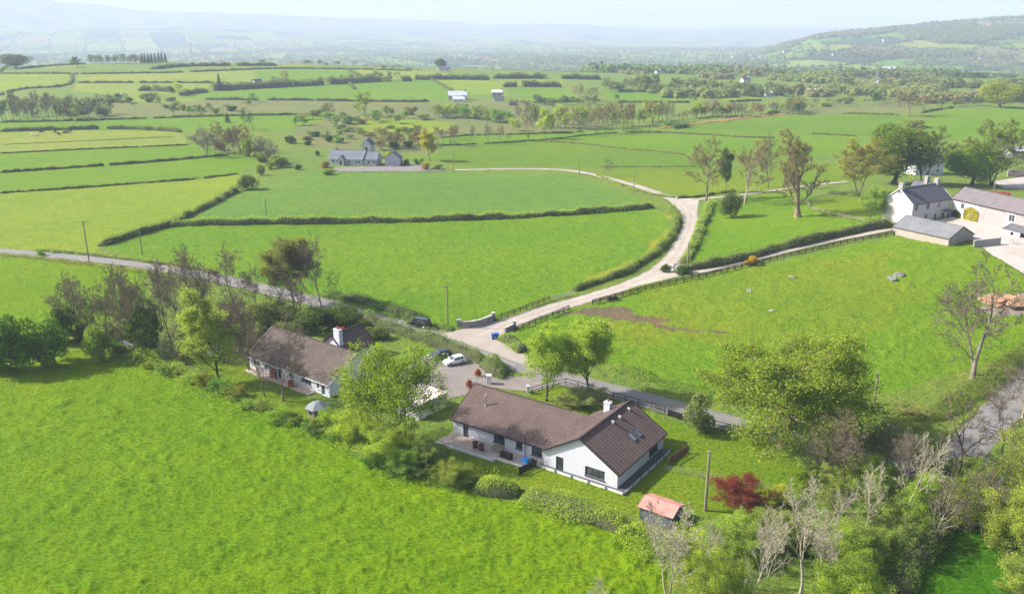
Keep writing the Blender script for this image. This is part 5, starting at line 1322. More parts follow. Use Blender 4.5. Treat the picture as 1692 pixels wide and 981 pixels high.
# ------------------------------------------------------------------ trees: (kind, base px, base py, top py, half width px, leaf, bark, label)
G1 = (.085, .16, .025); G2 = (.165, .20, .042); OL = (.105, .135, .03); DG = (.036, .072, .02); YG = (.165, .205, .025); BR = (.12, .10, .06); GO = (.165, .155, .045); GG = (.085, .12, .055); RB = (.14, .112, .055)
TREES = [
 ('bud1', 1166, 333, 226, 38, RB, 'grey', "tall bare tree with reddish twigs at the track fork"),
 ('tall1', 1199, 318, 240, 15, DG, 'brown', "slim ivy-clad dark tree just right of the fork tree"),
 ('bud1', 1231, 338, 226, 40, RB, 'pale', "rusty-budded tree with pale trunk right of the ivy-clad one"),
 ('bare1', 1269, 311, 212, 26, BR, 'brown', "bare dark-limbed tree behind the rusty-budded tree, beside the lane"),
 ('oak_bare', 1318, 359, 208, 44, BR, 'ochre', "massive gnarled old oak with thick short trunk"),
 ('bud2', 1417, 322, 226, 48, GO, 'brown', "golden-budding broad tree left of the dense green tree by the farm"),
 ('dense1', 1476, 304, 203, 52, (.058, .085, .012), 'dark', "dense dark green tree with layered foliage above the farmhouse"),
 ('bud2', 1524, 306, 203, 42, OL, 'dark', "olive-brown spreading tree in front of the white house"),
 ('dense2', 1606, 306, 232, 42, (.075, .130, .014), 'dark', "bright green maple-like tree behind the farm range"),
 ('bud2', 1636, 306, 192, 52, OL, 'dark', "tall olive-brown crown rising behind the bright green tree"),
 ('dense2', 1651, 178, 133, 33, (.125, .145, .014), 'brown', "round yellow-green tree on the skyline field at right"),
 ('leafy3', 1437, 364, 304, 27, (.12, .17, .05), 'brown', "bushy grey-green tree in front of the farmhouse gable"),
 ('leafy1', 711, 267, 211, 20, (.19, .18, .03), 'brown', "golden-green tree beside the garage of the grey bungalow"),
 ('bare1', 343, 258, 203, 27, BR, 'brown', "bare tree at the end of the long hedge, left in its cluster"),
 ('bud1', 372, 252, 198, 22, BR, 'brown', "brown-budded tree second from left in the hedge-end cluster"),
 ('bud2', 398, 250, 205, 28, RB, 'brown', "wide russet tree in the middle of the hedge-end cluster"),
 ('bare2', 430, 262, 222, 18, BR, 'brown', "low bare tree right of the russet tree"),
 ('bare1', 453, 273, 226, 15, BR, 'brown', "bare tree at the right end of the hedge-end cluster"),
 ('pine1', 406, 213, 180, 10, DG, 'dark', "dark pine, left of the two standing together in mid distance"),
 ('pine1', 419, 216, 186, 10, DG, 'dark', "dark pine, right of the two standing together in mid distance"),
 ('conifer1', 376, 203, 186, 5, DG, 'dark', "small dark conifer poking above the russet tree"),
 ('far2', 604, 193, 148, 18, OL, 'brown', "tall olive tree standing clear at the end of the field ditch"),
 ('far1', 566, 204, 184, 12, GG, 'brown', "grey-green tree left of the tall olive tree"),
 ('farbare1', 540, 195, 168, 15, BR, 'brown', "brown bare tree in the thicket left of the tall olive tree"),
 ('far1', 617, 200, 180, 13, G1, 'brown', "green tree crowding the right foot of the tall olive tree"),
 ('far1', 902, 230, 177, 15, G2, 'brown', "bright green tree with bare stem on the mid hedge line"),
 ('farbare1', 955, 224, 176, 11, BR, 'pale', "pale-trunked bare tree between bright green trees"),
 ('farbare1', 985, 221, 168, 20, RB, 'brown', "bare brown tree with long stem at the hedge bend"),
 ('far2', 966, 213, 172, 20, OL, 'brown', "olive round tree behind the pale-trunked bare tree"),
 ('far2', 847, 216, 193, 14, YG, 'brown', "small yellow-green round tree left of the bright tree line"),
 ('far1', 921, 206, 172, 13, YG, 'brown', "yellow-green tree behind the bright green stemmed tree"),
 ('far1', 937, 207, 174, 11, G2, 'brown', "fresh green tree, right of the yellow-green pair"),
 ('farbare1', 876, 204, 164, 11, BR, 'brown', "thin bare tree left of the yellow-green pair"),
 ('far1', 740, 192, 170, 9, YG, 'brown', "yellow-green tree at the left end of the row below the far farm"),
 ('far1', 756, 192, 170, 10, OL, 'brown', "olive tree second in the row below the far farm"),
 ('far1', 771, 193, 171, 11, GG, 'brown', "grey-green tree third in the row below the far farm"),
 ('far2', 792, 197, 173, 14, GG, 'brown', "broad grey-green tree in the row below the far farm"),
 ('far2', 823, 200, 178, 16, GG, 'brown', "dull green tree at the right end of the row below the far farm"),
 ('farbare2', 1012, 214, 167, 14, BR, 'brown', "dark bare tree right of the hedge bend"),
 ('farbare1', 1030, 218, 166, 18, BR, 'brown', "large purple-brown bare tree at the field corner"),
 ('far1', 1064, 204, 170, 10, YG, 'brown', "yellow-green tree at the left of the brown clump"),
 ('farbare1', 1078, 204, 163, 16, RB, 'dark', "bare brown tree in the clump, left side"),
 ('farbare1', 1102, 203, 165, 16, BR, 'dark', "bare brown tree in the clump, right side"),
 ('far1', 1151, 195, 167, 13, YG, 'brown', "yellow-green tree left of the purple-brown thicket"),
 ('farbare1', 1178, 193, 163, 19, BR, 'brown', "purple-brown bare tree left in the thicket"),
 ('farbare1', 1216, 192, 170, 19, BR, 'brown', "purple-brown bare tree right in the thicket"),
 ('far2', 1310, 184, 160, 13, DG, 'dark', "dark green tree on the bracken ridge"),
 ('far1', 1321, 190, 169, 11, DG, 'dark', "smaller green tree leaning right on the bracken ridge"),
 ('far1', 1441, 174, 151, 10, DG, 'dark', "small dark round-headed tree alone on the far ridge"),
 ('farbare1', 1503, 192, 148, 24, BR, 'brown', "tangled bare tree at the far track corner"),
 ('farbare2', 1524, 190, 155, 12, BR, 'brown', "thin bare tree right of the tangled one at the track corner"),
 ('farbare2', 751, 240, 204, 9, BR, 'brown', "bare hedgerow tree nearest the grey bungalow's golden tree"),
 ('farbare2', 778, 235, 207, 9, BR, 'brown', "thin bare hedgerow tree second along from the grey bungalow"),
 ('farbare1', 807, 237, 204, 10, BR, 'brown', "bare hedgerow tree third along from the grey bungalow"),
 ('farbare1', 827, 236, 206, 10, BR, 'brown', "bare hedgerow tree fourth along from the grey bungalow"),
 ('farbare2', 842, 234, 218, 6, BR, 'brown', "small bare hedgerow tree fifth along from the grey bungalow"),
 ('far1', 873, 233, 215, 4, OL, 'pale', "stumpy ivy-topped trunk on the mid hedge line"),
 ('farbare1', 658, 246, 215, 18, BR, 'brown', "bare brown thicket tree right behind the bell gable"),
 ('farbare2', 692, 240, 205, 14, BR, 'brown', "bare tree behind the golden-green tree"),
 ('farbare1', 632, 243, 212, 14, BR, 'brown', "bare brown tree behind the grey bungalow's bell gable"),
 ('bare3', 1008, 291, 258, 12, RB, 'grey', "small leaning bare tree on the inside of the far track"),
 ('far1', 178, 189, 160, 11, GG, 'brown', "grey-green tree at the right end of the left wood"),
 ('far1', 127, 199, 168, 10, YG, 'brown', "yellow-green tree in front of the left wood"),
 ('far2', 5, 199, 165, 14, DG, 'brown', "dark tree at the left picture edge by the wood"),
 ('far1', 287, 190, 168, 13, GG, 'brown', "round grey-green tree in the rough pasture, darkest of its pair"),
 ('far1', 312, 188, 174, 9, G1, 'brown', "pale green tree right of the round grey-green one"),
 ('far1', 333, 190, 172, 10, GG, 'brown', "thin green tree in the rough pasture below the pines"),
 ('far2', 298, 158, 134, 12, YG, 'brown', "pale yellow-green tree at the bend of the far hedge"),
 ('far2', 279, 153, 141, 6, DG, 'brown', "small dark bushy tree left of the pale yellow-green one"),
 ('conifer1', 363, 150, 121, 5, DG, 'dark', "pointed conifer left of the gabled far house"),
 ('farbare1', 474, 142, 116, 9, BR, 'brown', "grey bare tree right of the gabled far house"),
 ('far2', 418, 168, 151, 8, G1, 'brown', "green tree on the low field hedge in mid distance"),
 ('far2', 632, 133, 119, 7, DG, 'dark', "dark round tree on the far hedgerow"),
 ('dense1', 728, 113, 96, 9, DG, 'dark', "dark dense tree clump standing above the far hedge"),
 ('dense1', 26, 113, 88, 24, (.055, .07, .035), 'dark', "big hazy round tree at the far left skyline"),
 ('far1', 129, 112, 93, 11, DG, 'dark', "flat-topped tree on the left skyline hedge"),
 ('farbare1', 958, 166, 138, 14, BR, 'brown', "grey bare tree in the far field corner right of the farm"),
 ('farbare1', 975, 167, 142, 14, BR, 'brown', "grey bare tree beside the far field corner tree"),
 ('far2', 1021, 166, 155, 6, DG, 'dark', "small round tree alone in the far green field"),
 # the near trees
 ('bare1', 133, 560, 440, 40, BR, 'brown', "bare tree leaning left at the left end of the garden row"),
 ('bare3', 203, 578, 432, 46, BR, 'brown', "wide dark bare tree over the tarpaulin-covered trailer"),
 ('bare2', 231, 584, 436, 42, BR, 'brown', "dense twiggy bare tree in the middle of the garden row"),
 ('dead1', 272, 598, 545, 22, BR, 'pale', "broken pale trunk with bent limbs in the hedge"),
 ('bare1', 285, 582, 420, 40, BR, 'brown', "tall bare tree right of the broken pale trunk"),
 ('bare3', 298, 606, 520, 18, BR, 'pale', "slim pale bare stem in front of the tall bare tree"),
 ('bare2', 318, 500, 400, 30, BR, 'brown', "bare tree near the road behind the tall leafy garden tree"),
 ('bare1', 386, 510, 392, 40, BR, 'grey', "grey bare tree standing over the road bend"),
 ('leafy2', 487, 510, 390, 50, (.09, .095, .045), 'dark', "bushy olive-dark tree above the old bungalow's lawn"),
 ('bare1', 533, 518, 378, 42, BR, 'grey', "tall bare tree with open limbs right of the bushy dark one"),
 ('tall1', 364, 632, 476, 52, (.15, .18, .06), 'dark', "tall pale green leafy tree in the left garden hedge"),
 ('bare2', 413, 612, 480, 40, BR, 'brown', "bare tree between the leafy tree and the old bungalow roof"),
 ('bare3', 468, 662, 505, 54, BR, 'ochre', "pollarded tree with thick pale limbs before the old bungalow"),
 ('bare1', 437, 654, 508, 38, BR, 'brown', "thin crooked bare tree left of the pollarded one"),
 ('sparse1', 668, 738, 550, 74, (.115, .165, .028), 'dark', "broad light green tree with dark stems between the two bungalows"),
 ('sparse1', 622, 728, 548, 62, (.125, .165, .03), 'dark', "spreading yellow-green tree left of the broad one by the garage"),
 ('leafy3', 903, 662, 536, 50, (.155, .205, .045), 'dark', "light green maple tree, left of the pair behind the roof"),
 ('leafy2', 974, 660, 527, 52, (.155, .205, .045), 'dark', "light green maple tree, right of the pair behind the roof"),
 ('huge1', 1291, 738, 526, 142, (.108, .142, .03), 'ochre', "huge olive-green spreading tree beside the road"),
 ('dead1', 1607, 627, 415, 70, OL, 'grey', "tall grey half-bare tree with broken base by the right-hand lane"),
 ('bare1', 1608, 620, 440, 75, (.16, .15, .045), 'grey', "twiggy tree twined through the tall grey trunk"),
 ('pale2', 1103, 1000, 822, 62, BR, 'pale', "pale multi-stemmed bare birch in front of the red-roofed shed"),
 ('pale1', 1240, 1010, 862, 50, BR, 'pale', "small pale bare tree below the copper maple"),
 ('pale1', 1322, 985, 765, 66, BR, 'pale', "tall pale bare birch at the bottom right"),
 ('pale2', 1352, 965, 850, 40, BR, 'pale', "low pale bare stems right of the tall birch"),
 ('pale1', 982, 1060, 938, 40, BR, 'pale', "bare twig tops poking up at the bottom edge"),
 ('pale1', 1496, 862, 700, 50, BR, 'pale', "crooked pale tree over the green thicket at right"),
 ('dead1', 1566, 832, 640, 62, BR, 'dark', "dark-trunked bare tree with storm-broken branches at right"),
 ('bare3', 1655, 752, 625, 52, BR, 'dark', "dark bare tree overhanging the road at the right edge"),
 ('bare2', 1398, 812, 676, 68, (.17, .17, .06), 'brown', "bare twiggy thicket tree at the foot of the huge olive tree"),
 ('bare2', 1452, 790, 690, 40, BR, 'pale', "bare shrubby tree behind the crooked pale tree"),
 ('bare3', 1690, 690, 590, 50, BR, 'pale', "thin bare tree leaning in from the right edge above the lane"),
]
for k, bx, by, ty, hw, lc, bk, lab in TREES:
    b = P(bx, by); h = top_z(b, ty) - b.z
    plant_tree(k, b, h, hw * m_per_px(b), lab, tuple(1.35 * q for q in lc), bk)
# the left wood
rnd = random.Random(4)
for i, (x, y) in enumerate([(10, 198), (16, 193), (40, 194), (64, 193), (88, 193), (112, 194), (132, 195), (146, 193), (28, 188), (58, 187), (86, 187), (22, 199), (34, 200), (46, 199), (58, 199), (70, 200), (82, 199), (94, 199), (106, 200), (118, 199), (140, 197), (28, 193), (52, 192), (76, 191), (100, 191), (122, 190)]):
    b = P(x, y); h = (36 if i < 10 else 37) * m_per_px(b) * rnd.uniform(.85, 1.1)
    plant_tree(['farbare1', 'farbare2', 'far2'][i % 3], b, h, 9.5 * m_per_px(b) * rnd.uniform(.9, 1.25), "hazy grey-brown tree packed in the dense wood at far left", (.085, .09, .055), 'grey', group="trees of the dense wood at far left")
for i, x in enumerate([235, 240, 246, 251, 257, 263, 268, 274]):
    b = P(x, 105 - (i > 4)); plant_tree('conifer2' if i < 4 else 'conifer1', b, (16 + (i > 3) * 1.5) * m_per_px(b), 3.4 * m_per_px(b), "dark conifer in the small plantation on the left skyline", DG, 'dark', group="conifers of the skyline plantation")
# ------------------------------------------------------------------ bushes: (px, base py, top py, half width px, colour, label)
BUSHES = [
 (1206, 360, 316, 18, (.06, .085, .03), "dark rounded bush standing alone in the small paddock"),
 (480, 237, 222, 10, DG, "dark round bush in the pasture left of the grey bungalow"),
 (543, 234, 220, 8, DG, "dark bush behind the grey bungalow's left end"),
 (560, 236, 224, 10, G1, "bright green bush beside the dark one behind the bungalow"),
 (524, 258, 249, 5, DG, "small dark bush left of the grey bungalow's roof"),
 (493, 281, 271, 6, DG, "small dark bush on the lawn left of the grey bungalow"),
 (538, 277, 266, 10, (.13, .10, .05), "brownish shrub at the left corner of the grey bungalow"),
 (541, 289, 279, 13, OL, "olive shrub on the bank below the grey bungalow's left corner"),
 (642, 258, 249, 8, (.22, .18, .015), "bright yellow gorse bush behind the bungalow's garage"),
 (650, 246, 230, 10, DG, "dark evergreen bush behind the yellow gorse"),
 (675, 244, 232, 9, DG, "dark evergreen bush left of the golden-green tree"),
 (690, 272, 259, 9, G1, "green bush under the golden-green tree, left"),
 (704, 280, 269, 9, (.14, .11, .04), "brownish shrub beside the gravel drive end"),
 (722, 280, 270, 10, GG, "grey-green shrub beside the gravel drive end"),
 (672, 273, 262, 7, DG, "dark shrub against the detached garage wall"),
 (410, 314, 288, 17, (.07, .09, .03), "big dark hawthorn bush at the corner of the mown field"),
 (432, 290, 272, 9, OL, "thorn bush above the big hawthorn on the ditch line"),
 (447, 280, 266, 8, OL, "thorn bush second up the ditch line"),
 (470, 272, 262, 10, DG, "low dark bush at the top of the ditch line"),
 (1240, 437, 421, 15, (.19, .135, .015), "orange-yellow gorse bush by the long paddock fence"),
 (1157, 712, 647, 30, (.10, .125, .065), "variegated cream and green round shrub by the road fence"),
 (1222, 842, 784, 40, (.10, .022, .024), "copper-red maple bush on the lawn edge, the bigger upper clump"),
 (1252, 850, 810, 26, (.09, .022, .024), "copper-red bush in front of the bigger clump"),
 (1288, 832, 800, 20, (.17, .18, .03), "yellow-green shrub right of the copper-red bushes"),
 (775, 642, 626, 8, (.15, .06, .06), "pinkish red acer shrub by the driveway gate"),
 (566, 556, 538, 8, (.20, .05, .025), "orange-red acer shrub behind the old bungalow's rear roof"),
 (790, 622, 608, 6, (.16, .05, .03), "small red-brown shrub behind the white driveway gate"),
 (968, 668, 638, 34, (.12, .14, .08), "grey-green low shrubs around the light green maple trunks"),
 (930, 668, 650, 20, (.15, .17, .10), "pale grey-green ground shrub left of the maple shrubs"),
 (1128, 452, 438, 16, DG, "dark shrub at the rocky corner of the farm drive"),
 (1100, 450, 436, 9, DG, "small dark shrub left of the rocky corner"),
 (28, 612, 520, 42, (.06, .105, .022), "large dark green thicket bush at the left picture edge"),
 (90, 604, 530, 36, (.06, .11, .025), "dark green bush right of the left-edge thicket"),
 (-20, 615, 515, 40, (.055, .095, .02), "dark green bush cut by the left picture edge"),
 (108, 566, 505, 26, (.05, .085, .02), "dark bush behind the left-edge thicket"),
 (245, 586, 508, 34, (.045, .075, .02), "dark rounded evergreen behind the bare garden row"),
 (160, 596, 540, 26, (.09, .13, .035), "mid green bush at the foot of the bare garden row"),
 (70, 423, 411, 7, G1, "small round green bush on the road verge at left"),
 (490, 548, 505, 50, (.07, .10, .035), "wide green thicket along the road behind the old bungalow"),
 (560, 540, 505, 36, (.055, .085, .025), "dark green thicket bush right of the wide one by the road"),
 (430, 545, 500, 34, (.10, .12, .045), "olive thicket bush left of the wide one by the road"),
 (620, 560, 540, 22, (.09, .11, .045), "low shrub between the roadside hedge and the rear roof"),
 (585, 730, 668, 40, (.15, .19, .035), "yellow-green bush below the spreading trees, left"),
 (640, 760, 690, 46, (.14, .185, .035), "light green bush at the foot of the broad light green tree"),
 (700, 778, 735, 34, (.075, .115, .03), "dark green bush at the foot of the patio lawn"),
 (545, 706, 672, 26, (.10, .15, .03), "bush beside the hexagonal summerhouse"),
 (1125, 945, 870, 40, (.17, .22, .04), "pale green sapling bush behind the pale birch"),
 (1180, 1000, 915, 46, (.15, .19, .04), "leafy bush at the bottom edge left of the blue tub"),
 (1215, 915, 850, 48, (.12, .17, .04), "green bush below the copper-red bushes"),
 (1290, 905, 845, 40, (.11, .145, .04), "green bush left behind the tall pale birch"),
 (1395, 1000, 920, 60, (.14, .19, .035), "bright green bush at the bottom edge right of the tall birch"),
 (1415, 930, 855, 56, (.11, .15, .04), "broad green bush above the bottom-edge thicket"),
 (1475, 905, 820, 52, (.10, .145, .035), "green thicket bush beside the shaded small field"),
 (1380, 850, 775, 46, (.12, .16, .035), "bush under the bare thicket tree"),
 (1440, 815, 752, 46, (.13, .19, .03), "fresh green bush under the crooked pale tree"),
 (1535, 850, 775, 44, (.12, .18, .03), "fresh green bush left of the dark-trunked bare tree"),
 (1600, 880, 790, 52, (.13, .165, .04), "olive bush right of the dark-trunked bare tree"),
 (1665, 920, 800, 56, (.14, .17, .04), "large olive bush at the right edge by the small field"),
 (1690, 840, 715, 50, (.15, .175, .04), "tall olive bush at the right edge below the road"),
 (1615, 800, 755, 36, (.10, .14, .035), "green bush below the road bend"),
 (1530, 775, 735, 34, (.12, .15, .04), "bush on the inside of the road bend"),
 (1690, 985, 905, 46, (.13, .165, .04), "bush at the bottom right corner"),
 (1340, 915, 870, 34, (.05, .08, .025), "dark shaded bush behind the tall pale birch"),
 (1500, 690, 668, 34, (.14, .15, .05), "dry grassy bush on the bank by the lane"),
 (1120, 212, 204, 10, DG, "dark round bush below the bracken slope"),
 (1132, 211, 203, 9, DG, "second dark bush below the bracken slope"),
 (1104, 209, 198, 9, G1, "green bush at the foot of the bracken slope"),
 (1278, 189, 181, 12, DG, "dark scrub bush on the bracken ridge"),
 (1400, 172, 160, 9, DG, "dark bush on the far track verge"),
 (1508, 210, 196, 20, OL, "olive scrub at the gateway of the far field"),
 (170, 192, 172, 14, GG, "grey-green willow bush beside the left wood"),
 (115, 190, 172, 18, DG, "dark evergreen at the right end of the left wood"),
 (213, 166, 160, 6, DG, "small dark bush on the far left hedge, right one"),
 (194, 165, 159, 5, DG, "small dark bush on the far left hedge, left one"),
 (252, 161, 152, 10, GG, "grey-green willow bush in the far rough pasture"),
 (200, 170, 164, 6, GG, "low bush in the far rough pasture"),
]
for x, y, ty, hw, c, lab in BUSHES:
    b = P(x, y)
    if b.y < 140 and not any(q in lab for q in ("variegated", "acer", "red-brown", "evergreen", "left picture edge")):
        kk = ('shrub1', 'shrub2', 'scrub', 'shrub2')[int(x * 7 + y) % 4]
        plant_tree(kk, b, max(.6, top_z(b, ty) - b.z) * 1.05, hw * 1.1 * m_per_px(b), lab, tuple(1.5 * q for q in c), 'brown', "bush", cat="bush"); continue
    bush(b, hw * m_per_px(b), max(.6, top_z(b, ty) - b.z), lab, tuple(1.3 * q for q in c), far=b.y > 420)
# ------------------------------------------------------------------ hedges
HG = (.115, .165, .035); HD = (.085, .12, .03); HB_ = (.115, .12, .05)
HEDGES = [   # (px line, width, height, colour, leaf density, leaf size, label)
 ([(284, 374), (330, 372), (480, 370), (600, 369), (700, 366), (800, 363), (900, 357), (1000, 351), (1080, 344)], 2.6, 2.6, HG, 60, .40, "long clipped hedge between the two central fields"),
 ([(166, 407), (230, 387), (290, 372), (312, 356), (350, 339), (390, 316)], 2.4, 2.4, HD, 50, .42, "thick hedge running down from the mown field to the road"),
 ([(1111, 346), (1120, 360), (1115, 380), (1100, 404), (1079, 422), (1052, 441), (1021, 457), (973, 473), (946, 481)], 2.2, 2.2, HD, 60, .34, "dark hedge curving along the left side of the track"),
 ([(1177, 336), (1165, 360), (1155, 385), (1144, 412), (1130, 436)], 3.0, 1.8, HG, 60, .36, "hedge bank along the right side of the track"),
 ([(1135, 447), (1180, 440), (1240, 426), (1300, 410), (1380, 391), (1440, 379), (1474, 374)], 2.6, 2.8, HD, 60, .36, "dark hedge bank on the upper side of the farm drive"),
 ([(556, 520), (610, 536), (664, 549), (707, 562), (760, 584), (800, 600)], 3.2, 2.6, (.085, .12, .045), 110, .30, "clipped evergreen roadside hedge behind the parked cars"),
 ([(800, 604), (818, 616), (838, 618)], 5.0, 3.2, (.075, .11, .045), 260, .28, "tall rounded end of the roadside hedge by the white pillar"),
 ([(540, 488), (600, 501), (650, 516), (690, 530)], 4.0, 1.8, (.055, .105, .02), 70, .36, "shaded grassy hedge on the far side of the road behind the van"),
 ([(826, 560), (845, 570), (868, 582)], 4.0, 1.6, (.11, .17, .03), 90, .30, "overgrown green verge behind the blue bins"),
 ([(1015, 606), (1060, 622), (1128, 641), (1185, 658)], 3.4, 1.6, (.085, .13, .03), 100, .30, "scrubby hedge bank along the paddock side of the road"),
 ([(750, 546), (735, 544), (715, 538)], 2.0, 1.0, (.07, .12, .02), 90, .25, "low ivy bank below the pole by the curved wall"),
 ([(165, 576), (230, 602), (300, 624), (345, 646)], 4.8, 2.1, (.12, .165, .04), 90, .28, "wild hedge at the field edge under the bare garden row"),
 ([(345, 648), (400, 672), (440, 690), (490, 700)], 4.8, 2.1, (.10, .15, .035), 90, .28, "wild hedge at the field edge below the pollarded tree"),
 ([(490, 702), (540, 722), (580, 740), (640, 768), (690, 786)], 4.8, 2.2, (.09, .14, .03), 90, .28, "wild hedge at the field edge below the spreading trees"),
 ([(690, 780), (740, 795), (790, 812)], 3.8, 1.7, (.07, .11, .028), 110, .27, "dark hedge at the field edge below the patio"),
 ([(788, 811), (825, 818), (856, 821)], 3.6, 3.0, (.13, .17, .042), 300, .27, "clipped yellow-green hedge left of the slatted gate"),
 ([(866, 822), (920, 838), (980, 860), (1034, 884)], 3.8, 3.0, (.125, .165, .042), 300, .27, "clipped yellow-green hedge along the lawn below the gable"),
 ([(1030, 884), (1058, 900), (1085, 930)], 4.0, 2.2, (.13, .17, .04), 200, .28, "untidy hedge end beside the red-roofed shed"),
 ([(1480, 980), (1500, 930), (1560, 880), (1590, 850)], 3.5, 2.2, (.06, .09, .025), 160, .30, "dark hedge along the shaded small field"),
 ([(1470, 712), (1540, 690), (1600, 656), (1660, 610), (1692, 580)], 3.4, 2.4, (.075, .09, .035), 120, .32, "dark bramble hedge along the upper side of the lane at right"),
 ([(0, 422), (60, 428), (150, 440), (240, 452), (300, 463)], 2.0, 1.0, HB_, 60, .32, "low brambly verge on the near side of the road at left"),
 ([(60, 414), (150, 421), (230, 432), (300, 440), (360, 452)], 2.2, .9, (.11, .15, .035), 50, .32, "rough grassy verge on the far side of the road at left"),
 ([(1035, 312), (1060, 318), (1090, 325), (1115, 327)], 1.6, 1.3, HG, 70, .3, "row of young hedge plants along the far track bend"),
 ([(1118, 328), (1145, 327), (1180, 322), (1215, 316)], 2.0, 1.6, HD, 60, .34, "dark hedge above the track fork"),
 ([(985, 289), (1005, 298), (1030, 308)], 1.4, 1.2, HG, 50, .3, "young hedge plants higher up the far track"),
 ([(1370, 320), (1395, 322), (1418, 325)], 3.0, 2.0, (.05, .085, .025), 90, .34, "short dark hedge in the garden below the golden tree"),
 ([(0, 286), (187, 273), (277, 266), (347, 259), (378, 257)], 2.4, 2.2, HD, 30, .55, "hedge across the left pastures ending at the hedge-end cluster"),
 ([(0, 320), (143, 310), (267, 301), (333, 296), (393, 288)], 2.0, 1.6, HD, 30, .5, "hedge across the left pastures, the nearest to the road"),
 ([(0, 254), (120, 248), (200, 244.5), (310, 240)], 1.8, 1.4, HB_, 24, .5, "thin brown hedge across the left pastures"),
 ([(0, 239.5), (167, 232), (287, 226)], 1.2, .6, HB_, 18, .45, "low rushy ditch line through the cattle pasture"),
 ([(0, 218), (100, 215), (187, 213), (240, 214), (298, 219)], 3.0, 3.0, HD, 22, .8, "thick dark hedge behind the grazing cattle"),
 ([(0, 203), (133, 200), (253, 196), (367, 192), (493, 190)], 3.0, 2.4, HD, 20, .8, "long dark hedge in front of the left wood"),
 ([(728, 241), (801, 238), (873, 233), (921, 230), (961, 224), (1020, 220)], 2.2, 1.4, HD, 24, .55, "hedge line beneath the bare hedgerow trees"),
 ([(728, 228), (784, 223), (881, 222), (965, 218)], 2.2, 1.6, HD, 22, .6, "farther hedge line behind the bare hedgerow trees"),
 ([(881, 233), (929, 235), (981, 240), (1038, 247), (1080, 250), (1132, 256)], 2.0, 1.2, HB_, 22, .55, "low hedge slanting right across the middle pasture"),
 ([(1032, 219), (1086, 219), (1165, 223), (1237, 228), (1290, 228)], 2.2, 1.5, HD, 22, .6, "hedge across the middle pasture below the bracken slope"),
 ([(1342, 221.5), (1380, 223.5), (1415, 225.5)], 2.2, 1.5, HD, 22, .6, "short hedge piece right of the middle pasture"),
 ([(1391, 188), (1462, 190), (1486, 191)], 2.4, 2.0, HD, 18, .8, "hedge along the foot of the ridge pasture"),
 ([(1523, 187), (1548, 182), (1574, 178.5)], 3.0, 2.6, HD, 20, .8, "dark hedge along the sunken far track"),
 ([(990, 276), (1040, 276), (1100, 276), (1150, 275)], 1.6, .9, HB_, 20, .45, "low rough line above the dry grass field"),
 ([(1092, 213), (1140, 206), (1209, 199), (1259, 192), (1300, 189)], 3.0, 1.0, (.26, .17, .07), 20, .7, "russet bracken strip along the slope crest"),
]
for px, w, h, c, d, s, lab in HEDGES:
    wild = "wild" in lab or "untidy" in lab or "scrub" in lab or "bramb" in lab or "patio" in lab
    if px[0][1] < 330 and 'clipped' not in lab and 'thick' not in lab: w *= .75; h *= .72
    hedge(px, w, h, lab, tuple(1.5 * q for q in c), d * 1.8, s * .72, rough=.9 if wild else .6, boxy=0 if wild else .3, core=not wild)
for x, y, t, w, k, lab in ((1478, 815, 700, 44, 'bare2', "grey twiggy tree over the thicket left of the storm-broken tree"), (1425, 900, 775, 46, 'pale1', "pale twiggy tree rising from the middle of the lower right thicket"), (1540, 900, 770, 44, 'bare1', "bare tree at the edge of the shaded small field"), (1268, 950, 840, 36, 'pale2', "thin pale stems between the birch and the copper-red bushes"), (1625, 890, 760, 48, 'bare2', "bare tree tangled in the olive bushes at the lower right edge"), (1370, 900, 800, 34, 'pale1', "slender pale tree right of the tall birch"), (1160, 960, 850, 36, 'pale1', "slender pale tree between the shed and the blue tub")):
    b = P(x, y); plant_tree(k, b, top_z(b, t) - b.z, w * m_per_px(b), lab, BR, 'pale')
rnd = random.Random(12)
for i, (x, y) in enumerate([(182, 578), (204, 590), (226, 596), (250, 604), (272, 612), (296, 620), (318, 634), (340, 642), (362, 652), (388, 662), (410, 674), (436, 684), (462, 692), (488, 698), (508, 710), (532, 718), (556, 732), (598, 752), (622, 764), (662, 778), (716, 790), (745, 800), (770, 806)]):
    b = P(x + rnd.uniform(-6, 6), y + rnd.uniform(-8, 6)); w = rnd.uniform(1.4, 2.8)
    plant_tree(('shrub1', 'shrub2', 'scrub')[i % 3], b, w * rnd.uniform(1.0, 1.7), w, "scruffy shrub in the ragged hedge along the near field", tuple(q * rnd.uniform(1.0, 1.7) for q in (.10, .15, .035)), 'brown', "bush", group="shrubs of the ragged hedge along the near field", cat="bush")
for i, (x, y, t, w) in enumerate([(150, 572, 470, 30), (176, 560, 450, 36), (255, 572, 440, 34), (262, 520, 420, 26), (300, 545, 440, 30), (345, 520, 430, 26), (398, 585, 470, 30), (118, 540, 445, 30), (218, 566, 436, 40), (338, 560, 428, 36), (430, 530, 430, 34), (460, 520, 425, 34), (370, 600, 490, 30), (505, 545, 440, 34)]):
    b = P(x, y); plant_tree(('bare2', 'bare1', 'bare3')[i % 3], b, top_z(b, t) - b.z, w * m_per_px(b), "twiggy bare tree crowded among the garden row at left", BR, 'dark', group="crowded bare trees of the garden row")
for i, (x, y, w, h) in enumerate([(136, 560, 3.2, 3.5), (185, 560, 3.0, 3.0), (330, 560, 3.4, 3.2), (300, 600, 2.0, 2.0), (400, 570, 3, 3), (370, 540, 3.4, 3.0), (450, 520, 3.5, 3.2), (520, 535, 3.5, 3.0), (590, 545, 2.8, 2.2)]):
    plant_tree(('shrub2', 'scrub')[i % 2], P(x, y), h, w, "undergrowth shrub beneath the bare garden row", (.10 * 1.3, .125 * 1.3, .045), 'brown', "bush", group="undergrowth shrubs beneath the garden row", cat="bush")
